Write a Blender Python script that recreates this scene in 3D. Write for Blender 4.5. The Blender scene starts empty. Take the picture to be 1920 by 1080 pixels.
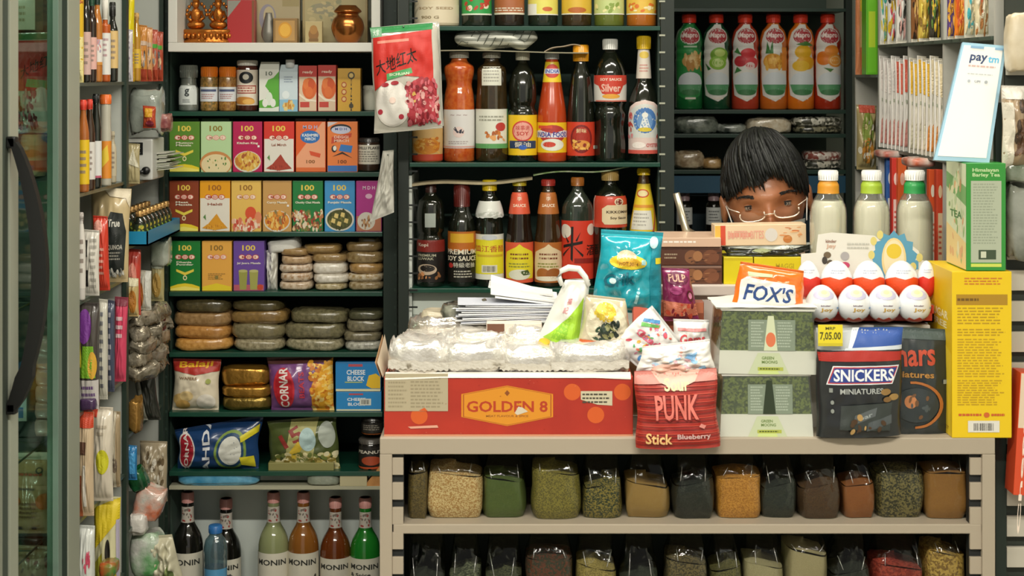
import bpy, bmesh, math, random
from mathutils import Vector, Matrix, noise
from mathutils.geometry import tessellate_polygon
sc = bpy.context.scene
COL = sc.collection
# ------------------------------------------------------------------ camera, world, lamps, exposure
F, HOR, EYE = 3000.0, 140.0, 1.55          # focal length in px of a 1920 frame, horizon row, eye height
cam = bpy.data.cameras.new('camera'); cam_o = bpy.data.objects.new('camera', cam); COL.objects.link(cam_o)
cam_o.location = (0, 0, EYE); cam_o.rotation_euler = (math.pi/2, 0, 0)
cam.sensor_width = 36; cam.lens = F/1920*36; cam.shift_y = -(540-HOR)/1920; cam.clip_end = 50
cam.dof.use_dof = True; cam.dof.focus_distance = 3.35; cam.dof.aperture_fstop = 9.0
sc.camera = cam_o
w = bpy.data.worlds.new('world'); sc.world = w; w.use_nodes = True
w.node_tree.nodes['Background'].inputs[0].default_value = (1.0, .96, .88, 1)
w.node_tree.nodes['Background'].inputs[1].default_value = .30
sc.view_settings.view_transform = 'Standard'; sc.view_settings.look = 'None'
sc.view_settings.exposure = 0.5; sc.view_settings.gamma = 1.0; sc.view_settings.use_curve_mapping = False
sc.cycles.transparent_max_bounces = 24; sc.cycles.max_bounces = 8; sc.cycles.sample_clamp_indirect = 6
LAMPS = [(-.55, 1.0, 2.62, 35), (.6, 1.0, 2.62, 35), (-.3, 2.75, 2.62, 9), (.75, 2.9, 2.62, 9)]
for i, (x, y, z, e) in enumerate(LAMPS):
    l = bpy.data.lights.new('tube_light', 'AREA'); l.shape = 'RECTANGLE'; l.size = 1.0; l.size_y = .09
    l.energy = e; l.color = (1.0, .95, .84)
    o = bpy.data.objects.new('tube_light', l); COL.objects.link(o); o.location = (x, y, z - .045)
for z_ in (1.72, 1.2, .75):   # unseen fill lights added inside the fridge to brighten its contents
    l = bpy.data.lights.new('fridge_fill_light', 'POINT'); l.energy = 1.3; l.shadow_soft_size = .02; l.color = (.95, 1.0, .9)
    o = bpy.data.objects.new('fridge_fill_light', l); COL.objects.link(o); o.location = (-1.0, 2.48, z_)
# ------------------------------------------------------------------ helpers
def Z(py, Y): return EYE-(py-HOR)*Y/F
def X(px, Y): return (px-960)*Y/F
def P(px, py, Y): return Vector((X(px, Y), Y, Z(py, Y)))
def lin(c): return c/12.92 if c <= .04045 else ((c+.055)/1.055)**2.4
def rgb(h):
    if not isinstance(h, str): return h
    h = h.lstrip('#')
    if len(h) == 3: h = ''.join(c*2 for c in h)
    return tuple(lin(int(h[i:i+2], 16)/255) for i in (0, 2, 4))
MC = {}
def mat(c, r=.5, m=0., coat=0., bump=0., bs=60., c2=None, ns=200., em=0., kind='noise', spec=None):
    if not isinstance(c, str): return c
    k = (c, r, m, coat, bump, bs, c2, ns, em, kind, spec)
    if k in MC: return MC[k]
    M = bpy.data.materials.new('surface_'+c.strip('#')); M.use_nodes = True
    nt = M.node_tree; b = nt.nodes['Principled BSDF']; L = nt.links.new
    b.inputs['Base Color'].default_value = (*rgb(c), 1); b.inputs['Roughness'].default_value = r
    b.inputs['Metallic'].default_value = m; b.inputs['Coat Weight'].default_value = coat
    b.inputs['Coat Roughness'].default_value = .12
    if spec is not None: b.inputs['Specular IOR Level'].default_value = spec
    tc = None
    if bump or c2: tc = nt.nodes.new('ShaderNodeTexCoord')
    if c2:
        if kind == 'vor':
            n = nt.nodes.new('ShaderNodeTexVoronoi'); src = n.outputs['Color']
            sp = nt.nodes.new('ShaderNodeSeparateColor'); L(src, sp.inputs[0]); src = sp.outputs[0]
        elif kind == 'wave':
            n = nt.nodes.new('ShaderNodeTexWave'); src = n.outputs['Fac']; n.bands_direction = 'Z'; n.inputs['Distortion'].default_value = 1.0
        else:
            n = nt.nodes.new('ShaderNodeTexNoise'); src = n.outputs['Fac']; n.inputs['Detail'].default_value = 4
        n.inputs['Scale'].default_value = ns; L(tc.outputs['Object'], n.inputs['Vector'])
        cr = nt.nodes.new('ShaderNodeValToRGB'); L(src, cr.inputs[0])
        cr.color_ramp.elements[0].position = .35; cr.color_ramp.elements[1].position = .65
        cr.color_ramp.elements[0].color = (*rgb(c), 1); cr.color_ramp.elements[1].color = (*rgb(c2), 1)
        L(cr.outputs[0], b.inputs['Base Color'])
    if bump:
        n = nt.nodes.new('ShaderNodeTexNoise'); n.inputs['Scale'].default_value = bs; n.inputs['Detail'].default_value = 3
        L(tc.outputs['Object'], n.inputs['Vector'])
        bp = nt.nodes.new('ShaderNodeBump'); bp.inputs['Strength'].default_value = bump; bp.inputs['Distance'].default_value = .004
        L(n.outputs['Fac'], bp.inputs['Height']); L(bp.outputs[0], b.inputs['Normal'])
    if em:
        b.inputs['Emission Color'].default_value = (*rgb(c), 1); b.inputs['Emission Strength'].default_value = em
    MC[k] = M; return M
def clear(c='#ffffff', gl=.10, r=.06, bump=0., bs=40., body=0., facing=.3, edge=.5):
    """film or glass: see-through with a glossy skin; body = how much of its own colour shows"""
    k = ('clear', c, gl, r, bump, bs, body, edge)
    if k in MC: return MC[k]
    M = bpy.data.materials.new('clear_'+c.strip('#')); M.use_nodes = True; nt = M.node_tree; L = nt.links.new
    nt.nodes.clear(); out = nt.nodes.new('ShaderNodeOutputMaterial')
    tr = nt.nodes.new('ShaderNodeBsdfTransparent'); tr.inputs[0].default_value = (*rgb(c), 1)
    g = nt.nodes.new('ShaderNodeBsdfGlossy'); g.inputs['Roughness'].default_value = r
    lw = nt.nodes.new('ShaderNodeLayerWeight'); lw.inputs[0].default_value = facing
    mr = nt.nodes.new('ShaderNodeMapRange'); mr.inputs[3].default_value = gl; mr.inputs[4].default_value = min(1, gl+edge)
    L(lw.outputs['Facing'], mr.inputs[0])
    base = tr.outputs[0]
    if body:
        d = nt.nodes.new('ShaderNodeBsdfDiffuse'); d.inputs[0].default_value = (*rgb(c), 1)
        mx = nt.nodes.new('ShaderNodeMixShader'); mx.inputs[0].default_value = body
        L(tr.outputs[0], mx.inputs[1]); L(d.outputs[0], mx.inputs[2]); base = mx.outputs[0]
    mx = nt.nodes.new('ShaderNodeMixShader'); L(mr.outputs[0], mx.inputs[0]); L(base, mx.inputs[1]); L(g.outputs[0], mx.inputs[2])
    L(mx.outputs[0], out.inputs[0])
    if bump:
        tc = nt.nodes.new('ShaderNodeTexCoord'); n = nt.nodes.new('ShaderNodeTexNoise'); n.inputs['Scale'].default_value = bs; n.inputs['Detail'].default_value = 2
        n.inputs['Distortion'].default_value = .6
        L(tc.outputs['Object'], n.inputs['Vector']); bp = nt.nodes.new('ShaderNodeBump'); bp.inputs['Strength'].default_value = bump; bp.inputs['Distance'].default_value = .01
        L(n.outputs['Fac'], bp.inputs['Height']); L(bp.outputs[0], g.inputs['Normal']); L(bp.outputs[0], lw.inputs['Normal'])
    MC[k] = M; return M
TC = {}
def text_tris(s):
    if s in TC: return TC[s]
    cu = bpy.data.curves.new('t', 'FONT'); cu.body = s; cu.resolution_u = 2; cu.offset = .024 if s.isascii() else .008
    o = bpy.data.objects.new('t', cu); me = o.to_mesh(); me.calc_loop_triangles()
    vs = [v.co.copy() for v in me.vertices]; tr = [tuple(t.vertices) for t in me.loop_triangles]
    if not vs: vs = [Vector((0, 0, 0))]*3; tr = []
    x0 = min(v.x for v in vs); x1 = max(v.x for v in vs); y0 = min(v.y for v in vs); y1 = max(v.y for v in vs)
    dx = max(x1-x0, 1e-5); dy = max(y1-y0, 1e-5)
    res = [[((vs[i].x-x0)/dx-.5, (vs[i].y-y0)/dy-.5) for i in t] for t in tr]
    o.to_mesh_clear(); bpy.data.objects.remove(o); bpy.data.curves.remove(cu)
    TC[s] = res; return res
class MB:
    def __init__(s): s.v = []; s.f = []; s.mi = []; s.sm = []; s.mats = []
    def mid(s, m):
        m = mat(m)
        if m not in s.mats: s.mats.append(m)
        return s.mats.index(m)
    def add(s, vs, fs, m, smooth=False):
        b = len(s.v); s.v += [tuple(v) for v in vs]; i = s.mid(m)
        for f in fs: s.f.append([b+k for k in f]); s.mi.append(i); s.sm.append(smooth)
    def box(s, a, b, m, bev=0., M=None):
        a = Vector(a); b = Vector(b); bm = bmesh.new(); r = bmesh.ops.create_cube(bm, size=1)
        c = (a+b)/2; d = b-a
        for v in bm.verts: v.co = Vector((v.co.x*d.x, v.co.y*d.y, v.co.z*d.z))+c
        if bev: bmesh.ops.bevel(bm, geom=bm.edges[:], offset=bev, segments=2, profile=.6, affect='EDGES')
        if M is not None: bmesh.ops.transform(bm, matrix=M, verts=bm.verts)
        bm.verts.index_update(); s.add([v.co for v in bm.verts], [[v.index for v in f.verts] for f in bm.faces], m, False); bm.free()
    def lathe(s, prof, m, n=28, sy=1., c=(0, 0, 0), smooth=True, cap=True, th0=0, th1=2*math.pi):
        full = abs(th1-th0-2*math.pi) < 1e-6; k = n if full else n+1; vs = []; fs = []
        for r, z in prof:
            for i in range(k):
                t = th0+(th1-th0)*i/n; vs.append((c[0]+r*math.sin(t), c[1]-sy*r*math.cos(t), c[2]+z))
        for j in range(len(prof)-1):
            for i in range(n):
                a = j*k+i; b = j*k+(i+1) % k; fs.append((a, b, b+k, a+k))
        if cap and full: fs.append(list(range(k))[::-1]); fs.append([(len(prof)-1)*k+i for i in range(k)])
        s.add(vs, fs, m, smooth)
    def tube(s, pts, r, m, n=8, closed=False):
        pts = [Vector(p) for p in pts]; vs = []; fs = []; N = len(pts); rr = r if isinstance(r, (list, tuple)) else [r]*N
        up = Vector((0, 0, 1))
        for i, p in enumerate(pts):
            d = (pts[(i+1) % N if closed else min(i+1, N-1)]-pts[(i-1) % N if closed else max(i-1, 0)]).normalized()
            a = d.cross(up)
            if a.length < .05: a = d.cross(Vector((0, 1, 0)))
            a.normalize(); b = d.cross(a)
            for k in range(n): t = 2*math.pi*k/n; vs.append(p+a*rr[i]*math.cos(t)+b*rr[i]*math.sin(t))
        for i in range(N if closed else N-1):
            for k in range(n):
                a0 = i*n+k; b0 = i*n+(k+1) % n; j = ((i+1) % N)*n; fs.append((a0, b0, j+(k+1) % n, j+k))
        if not closed: fs.append(list(range(n))); fs.append([(N-1)*n+k for k in range(n)][::-1])
        s.add(vs, fs, m, True)
    def ell(s, c, r, m, nu=20, nv=12, fn=None, M=None):
        vs = []; fs = []
        for j in range(nv+1):
            ph = math.pi*j/nv-math.pi/2
            for i in range(nu):
                t = 2*math.pi*i/nu; d = Vector((math.cos(ph)*math.cos(t), math.cos(ph)*math.sin(t), math.sin(ph)))
                p = Vector((d.x*r[0], d.y*r[1], d.z*r[2]))
                if fn: p = fn(p, d)
                if M is not None: p = M @ p
                vs.append(p+Vector(c))
        for j in range(nv):
            for i in range(nu):
                a = j*nu+i; b = j*nu+(i+1) % nu; fs.append((a, b, b+nu, a+nu))
        s.add(vs, fs, m, True)
    def grid(s, fn, nu, nv, m, smooth=True, wrap=False):
        vs = [fn(i/nu, j/nv) for j in range(nv+1) for i in range(nu+1)]
        fs = [(j*(nu+1)+i, j*(nu+1)+i+1, (j+1)*(nu+1)+i+1, (j+1)*(nu+1)+i) for j in range(nv) for i in range(nu)]
        s.add(vs, fs, m, smooth)
    def art(s, items, mp, L=None, lay=.00008):
        """flat printed shapes in label space (u,v in 0..1, v up) laid on a surface by mp(u,v,lift)"""
        for li, it in enumerate(items):
            off = lay*(li+2); k = it[0]
            at = art_tris(it)
            for ci, (col, tris) in enumerate(at):
                m = col; vs = []; fs = []; off0 = off
                for ti, t in enumerate(tris):
                    if k == 'n': off = off0+lay*.03*((ti//6)*len(at)+ci)
                    st = [t]
                    while st:
                        q = st.pop()
                        if L:
                            e = [(math.hypot((q[i][0]-q[(i+1) % 3][0])*L[0], (q[i][1]-q[(i+1) % 3][1])*L[1]), i) for i in range(3)]
                            d, i = max(e)
                            if d > 1.0:
                                a, b, c = q[i], q[(i+1) % 3], q[(i+2) % 3]; mm = ((a[0]+b[0])/2, (a[1]+b[1])/2)
                                st += [(a, mm, c), (mm, b, c)]; continue
                        n = len(vs); vs += [mp(p[0], p[1], off) for p in q]; fs.append((n, n+1, n+2))
                off = off0
                if fs: s.add(vs, fs, m, L is not None)
    def build(s, name, parent=None, loc=None, rot=None):
        me = bpy.data.meshes.new(name); me.from_pydata(s.v, [], s.f)
        for m in s.mats: me.materials.append(m)
        me.polygons.foreach_set('material_index', s.mi); me.polygons.foreach_set('use_smooth', s.sm); me.update()
        bm = bmesh.new(); bm.from_mesh(me); bmesh.ops.recalc_face_normals(bm, faces=bm.faces); bm.to_mesh(me); bm.free()
        o = bpy.data.objects.new(name, me); COL.objects.link(o)
        if parent: o.parent = parent
        if loc is not None: o.location = loc
        if rot is not None: o.rotation_euler = rot
        return o
def rot2(p, cx, cy, a, asp=1.):
    c, s_ = math.cos(a), math.sin(a); x = (p[0]-cx); y = (p[1]-cy)
    return (cx+x*c-y*s_*asp, cy+x*s_/asp+y*c)
def fan(pts): return [(pts[0], pts[i], pts[i+1]) for i in range(1, len(pts)-1)]
def art_tris(it):
    k = it[0]
    if k == 'r':
        _, x0, y0, x1, y1, c = it; return [(c, fan([(x0, y0), (x1, y0), (x1, y1), (x0, y1)]))]
    if k == 'e':
        _, cx, cy, rx, ry, c = it; return [(c, fan([(cx+rx*math.cos(t*math.pi/12), cy+ry*math.sin(t*math.pi/12)) for t in range(24)]))]
    if k == 'p':
        pts = it[1]; tr = tessellate_polygon([[Vector((p[0], p[1], 0)) for p in pts]])
        return [(it[2], [tuple(pts[i] for i in t) for t in tr])]
    if k == 't':
        s_, cx, cy, w_, h_, c = it[1:7]; a = it[7] if len(it) > 7 else 0; asp = it[8] if len(it) > 8 else 1
        out = []
        for t in text_tris(s_):
            q = tuple((cx+p[0]*w_, cy+p[1]*h_) for p in t)
            if a: q = tuple(rot2(p, cx, cy, a, asp) for p in q)
            out.append(q)
        return [(c, out)]
    if k == 'n':      # scattered crumbs of food in a printed picture
        _, seed, n, x0, y0, x1, y1, sz, cols = it[:9]; rd = random.Random(seed); d = {}
        for i in range(n):
            cx, cy = rd.uniform(x0, x1), rd.uniform(y0, y1)
            if len(it) > 9 and ((cx-(x0+x1)/2)/((x1-x0)/2))**2+((cy-(y0+y1)/2)/((y1-y0)/2))**2 > 1: continue
            a = rd.uniform(0, 3); r1 = sz*rd.uniform(.6, 1.3); r2 = r1*rd.uniform(.4, .9)
            d.setdefault(rd.choice(cols), []).extend(fan([(cx+r1*math.cos(t)*math.cos(a)-r2*math.sin(t)*math.sin(a), cy+r1*math.cos(t)*math.sin(a)+r2*math.sin(t)*math.cos(a)) for t in [j*math.pi/4 for j in range(8)]]))
        return list(d.items())
    if k == 'l':      # rows of fine print
        _, x0, y0, x1, y1, n, c = it[:7]; rd = random.Random(int(x0*97+y0*31+n)); tr = []; h = (y1-y0)/n
        for i in range(n):
            x = x0; y = y0+h*(i+.3)
            end = x1-(rd.random()*.25*(x1-x0))
            while x < end:
                w_ = (x1-x0)*rd.uniform(.06, .16); e = min(x+w_, end); tr += fan([(x, y), (e, y), (e, y+h*.45), (x, y+h*.45)]); x = e+(x1-x0)*.03
        return [(c, tr)]
    if k == 'b':      # barcode
        _, x0, y0, x1, y1 = it[:5]; rd = random.Random(5); tr = []; x = x0
        while x < x1: w_ = (x1-x0)*rd.uniform(.015, .05); tr += fan([(x, y0), (x+w_, y0), (x+w_, y1), (x, y1)]); x += w_+(x1-x0)*rd.uniform(.02, .05)
        return [('#20201e', tr)]
    raise ValueError(k)
def meta(o, label, cat, group=None, kind=None):
    if label: o['label'] = label
    if cat: o['category'] = cat
    if group: o['group'] = group
    if kind: o['kind'] = kind
    return o
def empty(name, label, cat, loc, group=None, rz=0.):
    o = bpy.data.objects.new(name, None); COL.objects.link(o); o.location = loc; o.rotation_euler = (0, 0, rz); o.empty_display_size = .05
    return meta(o, label, cat, group)
def struct(name, mb, **k): return meta(mb.build(name, **k), None, None, None, 'structure')
# ---- cartons
def carton(label, x0, y0, x1, y1, Y, dep, col, art=(), zb=None, group=None, rz=0., side=None, name='carton', cat='box', r=.4, bev=.0012, coat=.15, roll=0., sart=None):
    """upright printed box whose front face covers the given pixels at depth Y"""
    s = Y/F; w_ = (x1-x0)*s; top = Z(y0, Y); zb = Z(y1, Y) if zb is None else zb; h = top-zb
    mb = MB(); mb.box((-w_/2, -dep/2, 0), (w_/2, dep/2, h), mat(col, r, coat=coat), bev)
    if art: mb.art(art, lambda u, v, o: (-w_/2+.0012+u*(w_-.0024), -dep/2-o, .0012+v*(h-.0024)))
    if side:   # plain second colour on both sides
        for sg in (-1, 1):
            mb.art([('r', 0, 0, 1, 1, side)]+list(sart or []), lambda u, v, o: (sg*(w_/2+o), sg*(-dep/2+.002+u*(dep-.004)), .0015+v*(h-.003)))
    c = Vector(((X(x0, Y)+X(x1, Y))/2, Y+dep/2, zb))
    o = mb.build(name, None, c, (0, roll, rz)); return meta(o, label, cat, group)
def catmull(p, n=4):
    out = []
    for i in range(len(p)-1):
        p0 = p[max(i-1, 0)]; p1 = p[i]; p2 = p[i+1]; p3 = p[min(i+2, len(p)-1)]
        steps = n if abs(p2[0]-p1[0]) > .0008 or True else 1
        for k in range(steps):
            t = k/steps
            f = lambda a, b, c, d: .5*((2*b)+(-a+c)*t+(2*a-5*b+4*c-d)*t*t+(-a+3*b-3*c+d)*t**3)
            z = p1[1]+(p2[1]-p1[1])*t; r = f(p0[0], p1[0], p2[0], p3[0])
            lo, hi = min(p1[0], p2[0]), max(p1[0], p2[0]); out.append((max(lo*.97, min(hi*1.02, r)), z))
    out.append(p[-1]); return out
def prof_r(pr, z):
    for a, b in zip(pr, pr[1:]):
        lo, hi = (a, b) if a[1] <= b[1] else (b, a)
        if lo[1] <= z <= hi[1]:
            t = (z-lo[1])/max(hi[1]-lo[1], 1e-6); return lo[0]+(hi[0]-lo[0])*t
    return pr[0][0] if z > pr[0][1] else pr[-1][0]
def bottle(label, cx, Y, prof, body, cap=None, labels=(), zb=None, group=None, sy=1., name='sauce_bottle', cat='bottle', liquid=None, rot=(0, 0, 0), n=28):
    """prof: (row, half width) from the mouth down to the base; labels: (row0,row1,colour,art,part name)"""
    s = Y/F; zb = Z(prof[-1][0], Y) if zb is None else zb
    T = lambda py: max(0., Z(py, Y)-zb)
    pr = [(hw*s, T(py)) for py, hw in prof]; pr[-1] = (pr[-1][0], 0.)
    pc = catmull(pr); b = pr[-1][0]; pc = pc[:-1]+[(b, .004), (b*.93, .0008), (b*.5, 0)]
    root = empty(name, label, cat, (X(cx, Y), Y, zb), group); root.rotation_euler = rot
    mb = MB(); mb.lathe(pc, body, n, sy); mb.build('bottle_body' if cat == 'bottle' else 'jar_body', root)
    if liquid:
        lm, ly = liquid; zt = T(ly); lp = [(max(.001, r-.0018), z) for r, z in pc if z < zt-.001]; lp = [(max(.001, prof_r(pc, zt)-.0018), zt)]+lp[:-1]+[(b*.8, .003)]
        mb = MB(); mb.lathe(lp, lm, n, sy); mb.build('contents', root)
    if cap:
        y0, y1, hw, cm = cap[:4]; z0, z1 = T(y1), T(y0); r = hw*s; mb = MB(); cm = mat(cm, .35, coat=.2) if isinstance(cm, str) else cm
        k = 24; rg = []
        mb.lathe([(r*.5, z1), (r*.9, z1), (r, z1-.0015), (r, z0+.001), (r*1.03, z0), (r*.6, z0)], cm, k)
        for i in range(k):   # ribs
            t = 2*math.pi*(i+.5)/k; ca, sa = math.cos(t), math.sin(t)
            mb.tube([(sa*r, -ca*r, z0+.002), (sa*r, -ca*r, z1-.003)], .0006, cm, 3)
        mb.build('cap', root)
    for lb in labels:
        y0, y1, lc, la = lb[:4]; nm = lb[4] if len(lb) > 4 else 'label'; um = lb[5] if len(lb) > 5 else None
        z0, z1 = T(y1), T(y0); mb = MB(); tm = math.radians(um if um else 80); off0 = .0005
        zs = [z0+(z1-z0)*i/8 for i in range(9)]
        th = (-math.pi, math.pi) if um is None else (-tm, tm)
        lm = mat(lc, .45, coat=.2) if isinstance(lc, str) else lc
        if lm is not None: mb.lathe([(prof_r(pc, z)+off0, z) for z in zs][::-1], lm, n if um is None else 12, sy, cap=False, th0=th[0], th1=th[1])
        def mp(u, v, o, z0=z0, z1=z1, tm=tm):
            t = (u*2-1)*tm; z = z0+v*(z1-z0); r = prof_r(pc, z)+off0+o; return (r*math.sin(t), -sy*r*math.cos(t), z)
        if la: mb.art(la, mp, (2*tm/.22, (z1-z0)/.009))
        mb.build(nm, root)
    return root
# ---- soft packs
def nz(x, y, z): return noise.noise(Vector((x, y, z)))
def pouch(label, cor, Y, th, col, art=(), zb=None, group=None, name='snack_packet', cat='packet', r=.28, m=0., wr=.12, seed=0, seal=(.06, .06), sq=2.6, back=.5, coat=.4, lean=0., rz=0., parts=None, film=None, flat=.0, gus=0., bump=.25):
    """filled packet: cor = TL,TR,BR,BL pixels; front swells towards the viewer, crimped seals at the ends"""
    c4 = [P(a, b, Y) for a, b in cor]; cx = sum(p.x for p in c4)/4; lo = min(p.z for p in c4); zb = lo if zb is None else zb
    org = Vector((cx, Y, zb)); c4 = [p-org for p in c4]
    if zb is not None:
        d = lo-zb
    Wd = (c4[1]-c4[0]).length; Hh = (c4[0]-c4[3]).length; rnd = seed*7.3+cx*3
    def base(u, v):
        a = c4[3].lerp(c4[2], u); b = c4[0].lerp(c4[1], u); p = a.lerp(b, v)
        return p
    def hgt(u, v):
        s0, s1 = seal; vv = (v-s0)/(1-s0-s1); vv = max(0, min(1, vv)); x = abs(2*u-1); y = abs(2*vv-1)
        if gus: y = max(0, (vv-.3)/.7) if vv > .3 else max(0, (.12-vv)/.12)*.6
        f = max(0, 1-x**sq)**.6*max(0, 1-y**sq)**.6
        q = nz(u*4+rnd, v*4, rnd)*wr*1.6+nz(u*9, v*9+rnd, rnd)*wr*.7+abs(nz(u*3+v*3+rnd, v*6-u*4, rnd+5))*wr
        edge = nz(u*9+rnd, v*5, 3.)*.0016
        return th*f*(1+q)+edge*(.3+f)
    def edgew(u, v):   # waist the sides a little so that the outline is not a plain rectangle
        k = .018*math.sin(v*9+rnd)+.02*nz(v*3, rnd, 1); pinch = -.035*(1-abs(2*v-1)**2)
        return (u-.5)*(1+2*(k*.5+pinch*.6*(1 if wr > .1 else .4)))+.5
    def fr(u, v, o=0.): p = base(edgew(u, v), v); return Vector((p.x, -hgt(u, v)-o+lean*v, p.z))
    def bk(u, v): p = base(edgew(u, v), v); return Vector((p.x, .0015+back*hgt(1-u, v)+lean*v, p.z))
    nu, nv = 40, 44; GV = [[fr(i/nu, j/nv) for i in range(nu+1)] for j in range(nv+1)]
    def fa(u, v, o):
        x = min(max(u, 0), .9999)*nu; y = min(max(v, 0), .9999)*nv; i, j = int(x), int(y); x -= i; y -= j
        q = GV[j][i].lerp(GV[j][i+1], x).lerp(GV[j+1][i].lerp(GV[j+1][i+1], x), y); return Vector((q.x, q.y-o, q.z))
    mm = mat(col, r, m, coat, bump=bump, bs=28) if isinstance(col, str) else col; mb = MB()
    mb.grid(lambda u, v: fr(u, v), nu, nv, mm); mb.grid(lambda u, v: bk(u, v), nu, nv, mm)
    for e in range(2):   # close the rims
        mb.grid(lambda u, v: fr(e, v).lerp(bk(e, v), u), 1, nv, mm); mb.grid(lambda u, v: fr(u, e).lerp(bk(u, e), v), nu, 1, mm)
    if art: mb.art(art, lambda u, v, o: fa(u, v, o+.0011), (Wd/.005, Hh/.005), .00016)
    for e, s_ in ((0, seal[0]), (1, seal[1])):   # crimp ribs along the seals
        if s_ > .03 and bump:
            for q in range(3):
                v = (s_*(q+.7)/4) if e == 0 else 1-s_*(q+.7)/4
                mb.tube([fr(u/10, v, .0003) for u in range(11)], .0006, mm, 4)
    o = mb.build(name, None, org, (0, 0, rz)); return meta(o, label, cat, group)
def ridge(x, y, z): return 1-2*abs(nz(x, y, z))
def cushion(label, x0, y0, x1, y1, Y, dep, col, zb=None, group=None, name='spice_pack', cat='packet', ri=0., seed=0, rz=0., roll=0., px=3.2, pz=2.1, r=.22, coat=.6, wr=.16, m=0., art=None, fin=False):
    """soft pack lying flat: seen from its end"""
    s = Y/F; w_ = (x1-x0)*s/2; h = (y1-y0)*s/2; zc = Z((y0+y1)/2, Y) if zb is None else zb+h; rnd = seed*3.1+x0*.01+y0*.017
    mm = mat(col, r, m, coat, bump=.5, bs=45) if isinstance(col, str) else col
    def fn(p, d):
        def sg(t, e): return math.copysign(abs(t)**e, t)
        q = 1+wr*nz(d.x*1.7+rnd, d.y*1.7, d.z*1.5+rnd)+wr*.5*nz(d.x*5, d.y*4+rnd, d.z*3)
        rr = math.hypot(d.x, d.y); z = h*sg(d.z, .62); q2 = rr**.45/max(rr, 1e-6); x = w_*sg(d.x*q2, .5); y = dep/2*sg(d.y*q2, .6)
        if ri: q += ri*(ridge(d.x*3+rnd, d.y*2.2, d.z*2)-.5)+ri*.6*(ridge(d.x*6, d.y*5+rnd, d.z*3)-.5)
        fl = 1-.25*max(0, abs(d.x)-.6)
        return Vector((x*(1+.04*nz(d.z*3, rnd, 2)), y, z*q*fl))
    mb = MB(); mb.ell((0, 0, h), (1, 1, 1), mm, 40, 20, fn)
    if fin:   # flat crimped fin at either end
        for sg_ in (-1, 1):
            mb.box((sg_*w_*.96-.004, -dep*.33, h*.88), (sg_*w_*.96+.004, dep*.33, h*.98), mm)
    if art: mb.art(art, lambda u, v, o: fn(None, Vector((math.sin((u-.5)*2.2)*math.cos((v-.5)*1.6), -math.cos((u-.5)*2.2)*math.cos((v-.5)*1.6), math.sin((v-.5)*1.6))))*1.01+Vector((0, -o, h)), (8, 6))
    o = mb.build(name, None, (X((x0+x1)/2, Y), Y+dep/2, zc-h), (0, roll, rz)); return meta(o, label, cat, group)
FILM = lambda: clear('#eef2ea', .025, .07, .8, 30., edge=.22)
def grain_bag(label, x0, y0, x1, y1, yf, Y, c1, c2, sc_=260, zb=None, group=None, kind='vor', seed=0, xt=None, dep=None, slope=0., gloss=.6):
    """clear bag with loose food filled up to row yf and a crumpled empty top"""
    s = Y/F; w_ = (x1-x0)*s; zb = Z(y1, Y) if zb is None else zb; H = Z(y0, Y)-zb; hf = Z(yf, Y)-zb; D = dep or w_*.75; rnd = seed*5.7+x0*.013; tilt = .014*math.sin(seed*2.3+x0)
    root = empty('grain_bag', label, 'bag', (X((x0+x1)/2, Y), Y+D/2, zb), group)
    def sq(t, a, b, e=4.5):
        c, s_ = math.cos(t), math.sin(t); return a*math.copysign(abs(c)**(2/e), c), b*math.copysign(abs(s_)**(2/e), s_)
    tops = [X(q, Y)-X((x0+x1)/2, Y) for q in (xt or (x0+6, x1-6))]
    tl = (tops[1]-tops[0])/2; tcx = (tops[1]+tops[0])/2
    def shell(z, t, g=0.):
        k = z/H; kf = min(1, z/max(hf, 1e-4)); bulge = 1+.05*math.sin(kf*3.1)+.11*nz(math.cos(t)*1.5+rnd, math.sin(t)*1.5, z*18)
        a, b = w_/2*bulge*(.93+.07*min(1, z/.015)), D/2*bulge*(.9+.1*min(1, z/.015)); cx = 0; e = 4.5
        if z > hf:
            q = (z-hf)/max(H-hf, 1e-4); a = a*(1-q)+tl*q; cx = tcx*q; b = b*(1-q)**.45+.008*q; e = 4.5-1.5*q
            a *= 1+.05*q*nz(z*30, math.cos(t)*4, rnd); b *= 1+.7*q*nz(math.cos(t)*5+rnd, z*25, 2)
        x, y = sq(t, a-g, b-g, e); return Vector((cx+x, y, z))
    n = 32; mb = MB(); sc_ *= 2.6; fm = mat(c1, .8, c2=c2, ns=sc_, kind=kind, bump=.5, bs=sc_); N = 10
    def top(t, q): p = shell(hf*.999, t, .002); zz = hf-.004+slope*p.x/w_+tilt*p.x/w_+.010*(1-q)+.004*nz(p.x*30*q, p.y*30*q, rnd); return Vector((p.x*q, p.y*q, zz))
    mb.grid(lambda u, v: shell((hf-.006+(slope+tilt)*shell(hf*.9, u*2*math.pi).x/w_)*v+.001, u*2*math.pi, .0016), n, N, fm)
    mb.grid(lambda u, v: top(u*2*math.pi, 1-v), n, 5, fm); mb.build('filling', root)
    mb = MB(); film = FILM()
    mb.grid(lambda u, v: shell(H*v, u*2*math.pi), n, 24, film)
    # folded gusset creases that catch the light
    for k in range(2):
        sgn = -1 if k else 1; rq = random.Random(seed*3+k); a = shell(hf*1.0, math.pi*1.5+sgn*rq.uniform(.15, .5)); b = shell(min(H, hf+(H-hf)*rq.uniform(.35, .6)), math.pi*1.5+sgn*rq.uniform(.3, .8))
        mb.tube([a+Vector((0, -.001, 0)), (a+b)/2+Vector((0, -.002, 0)), b+Vector((0, -.001, 0))], .0007, clear('#ffffff', .35, .25, 0, 1, .25), 4)
    mb.build('clear_film', root)
    return root
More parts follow.
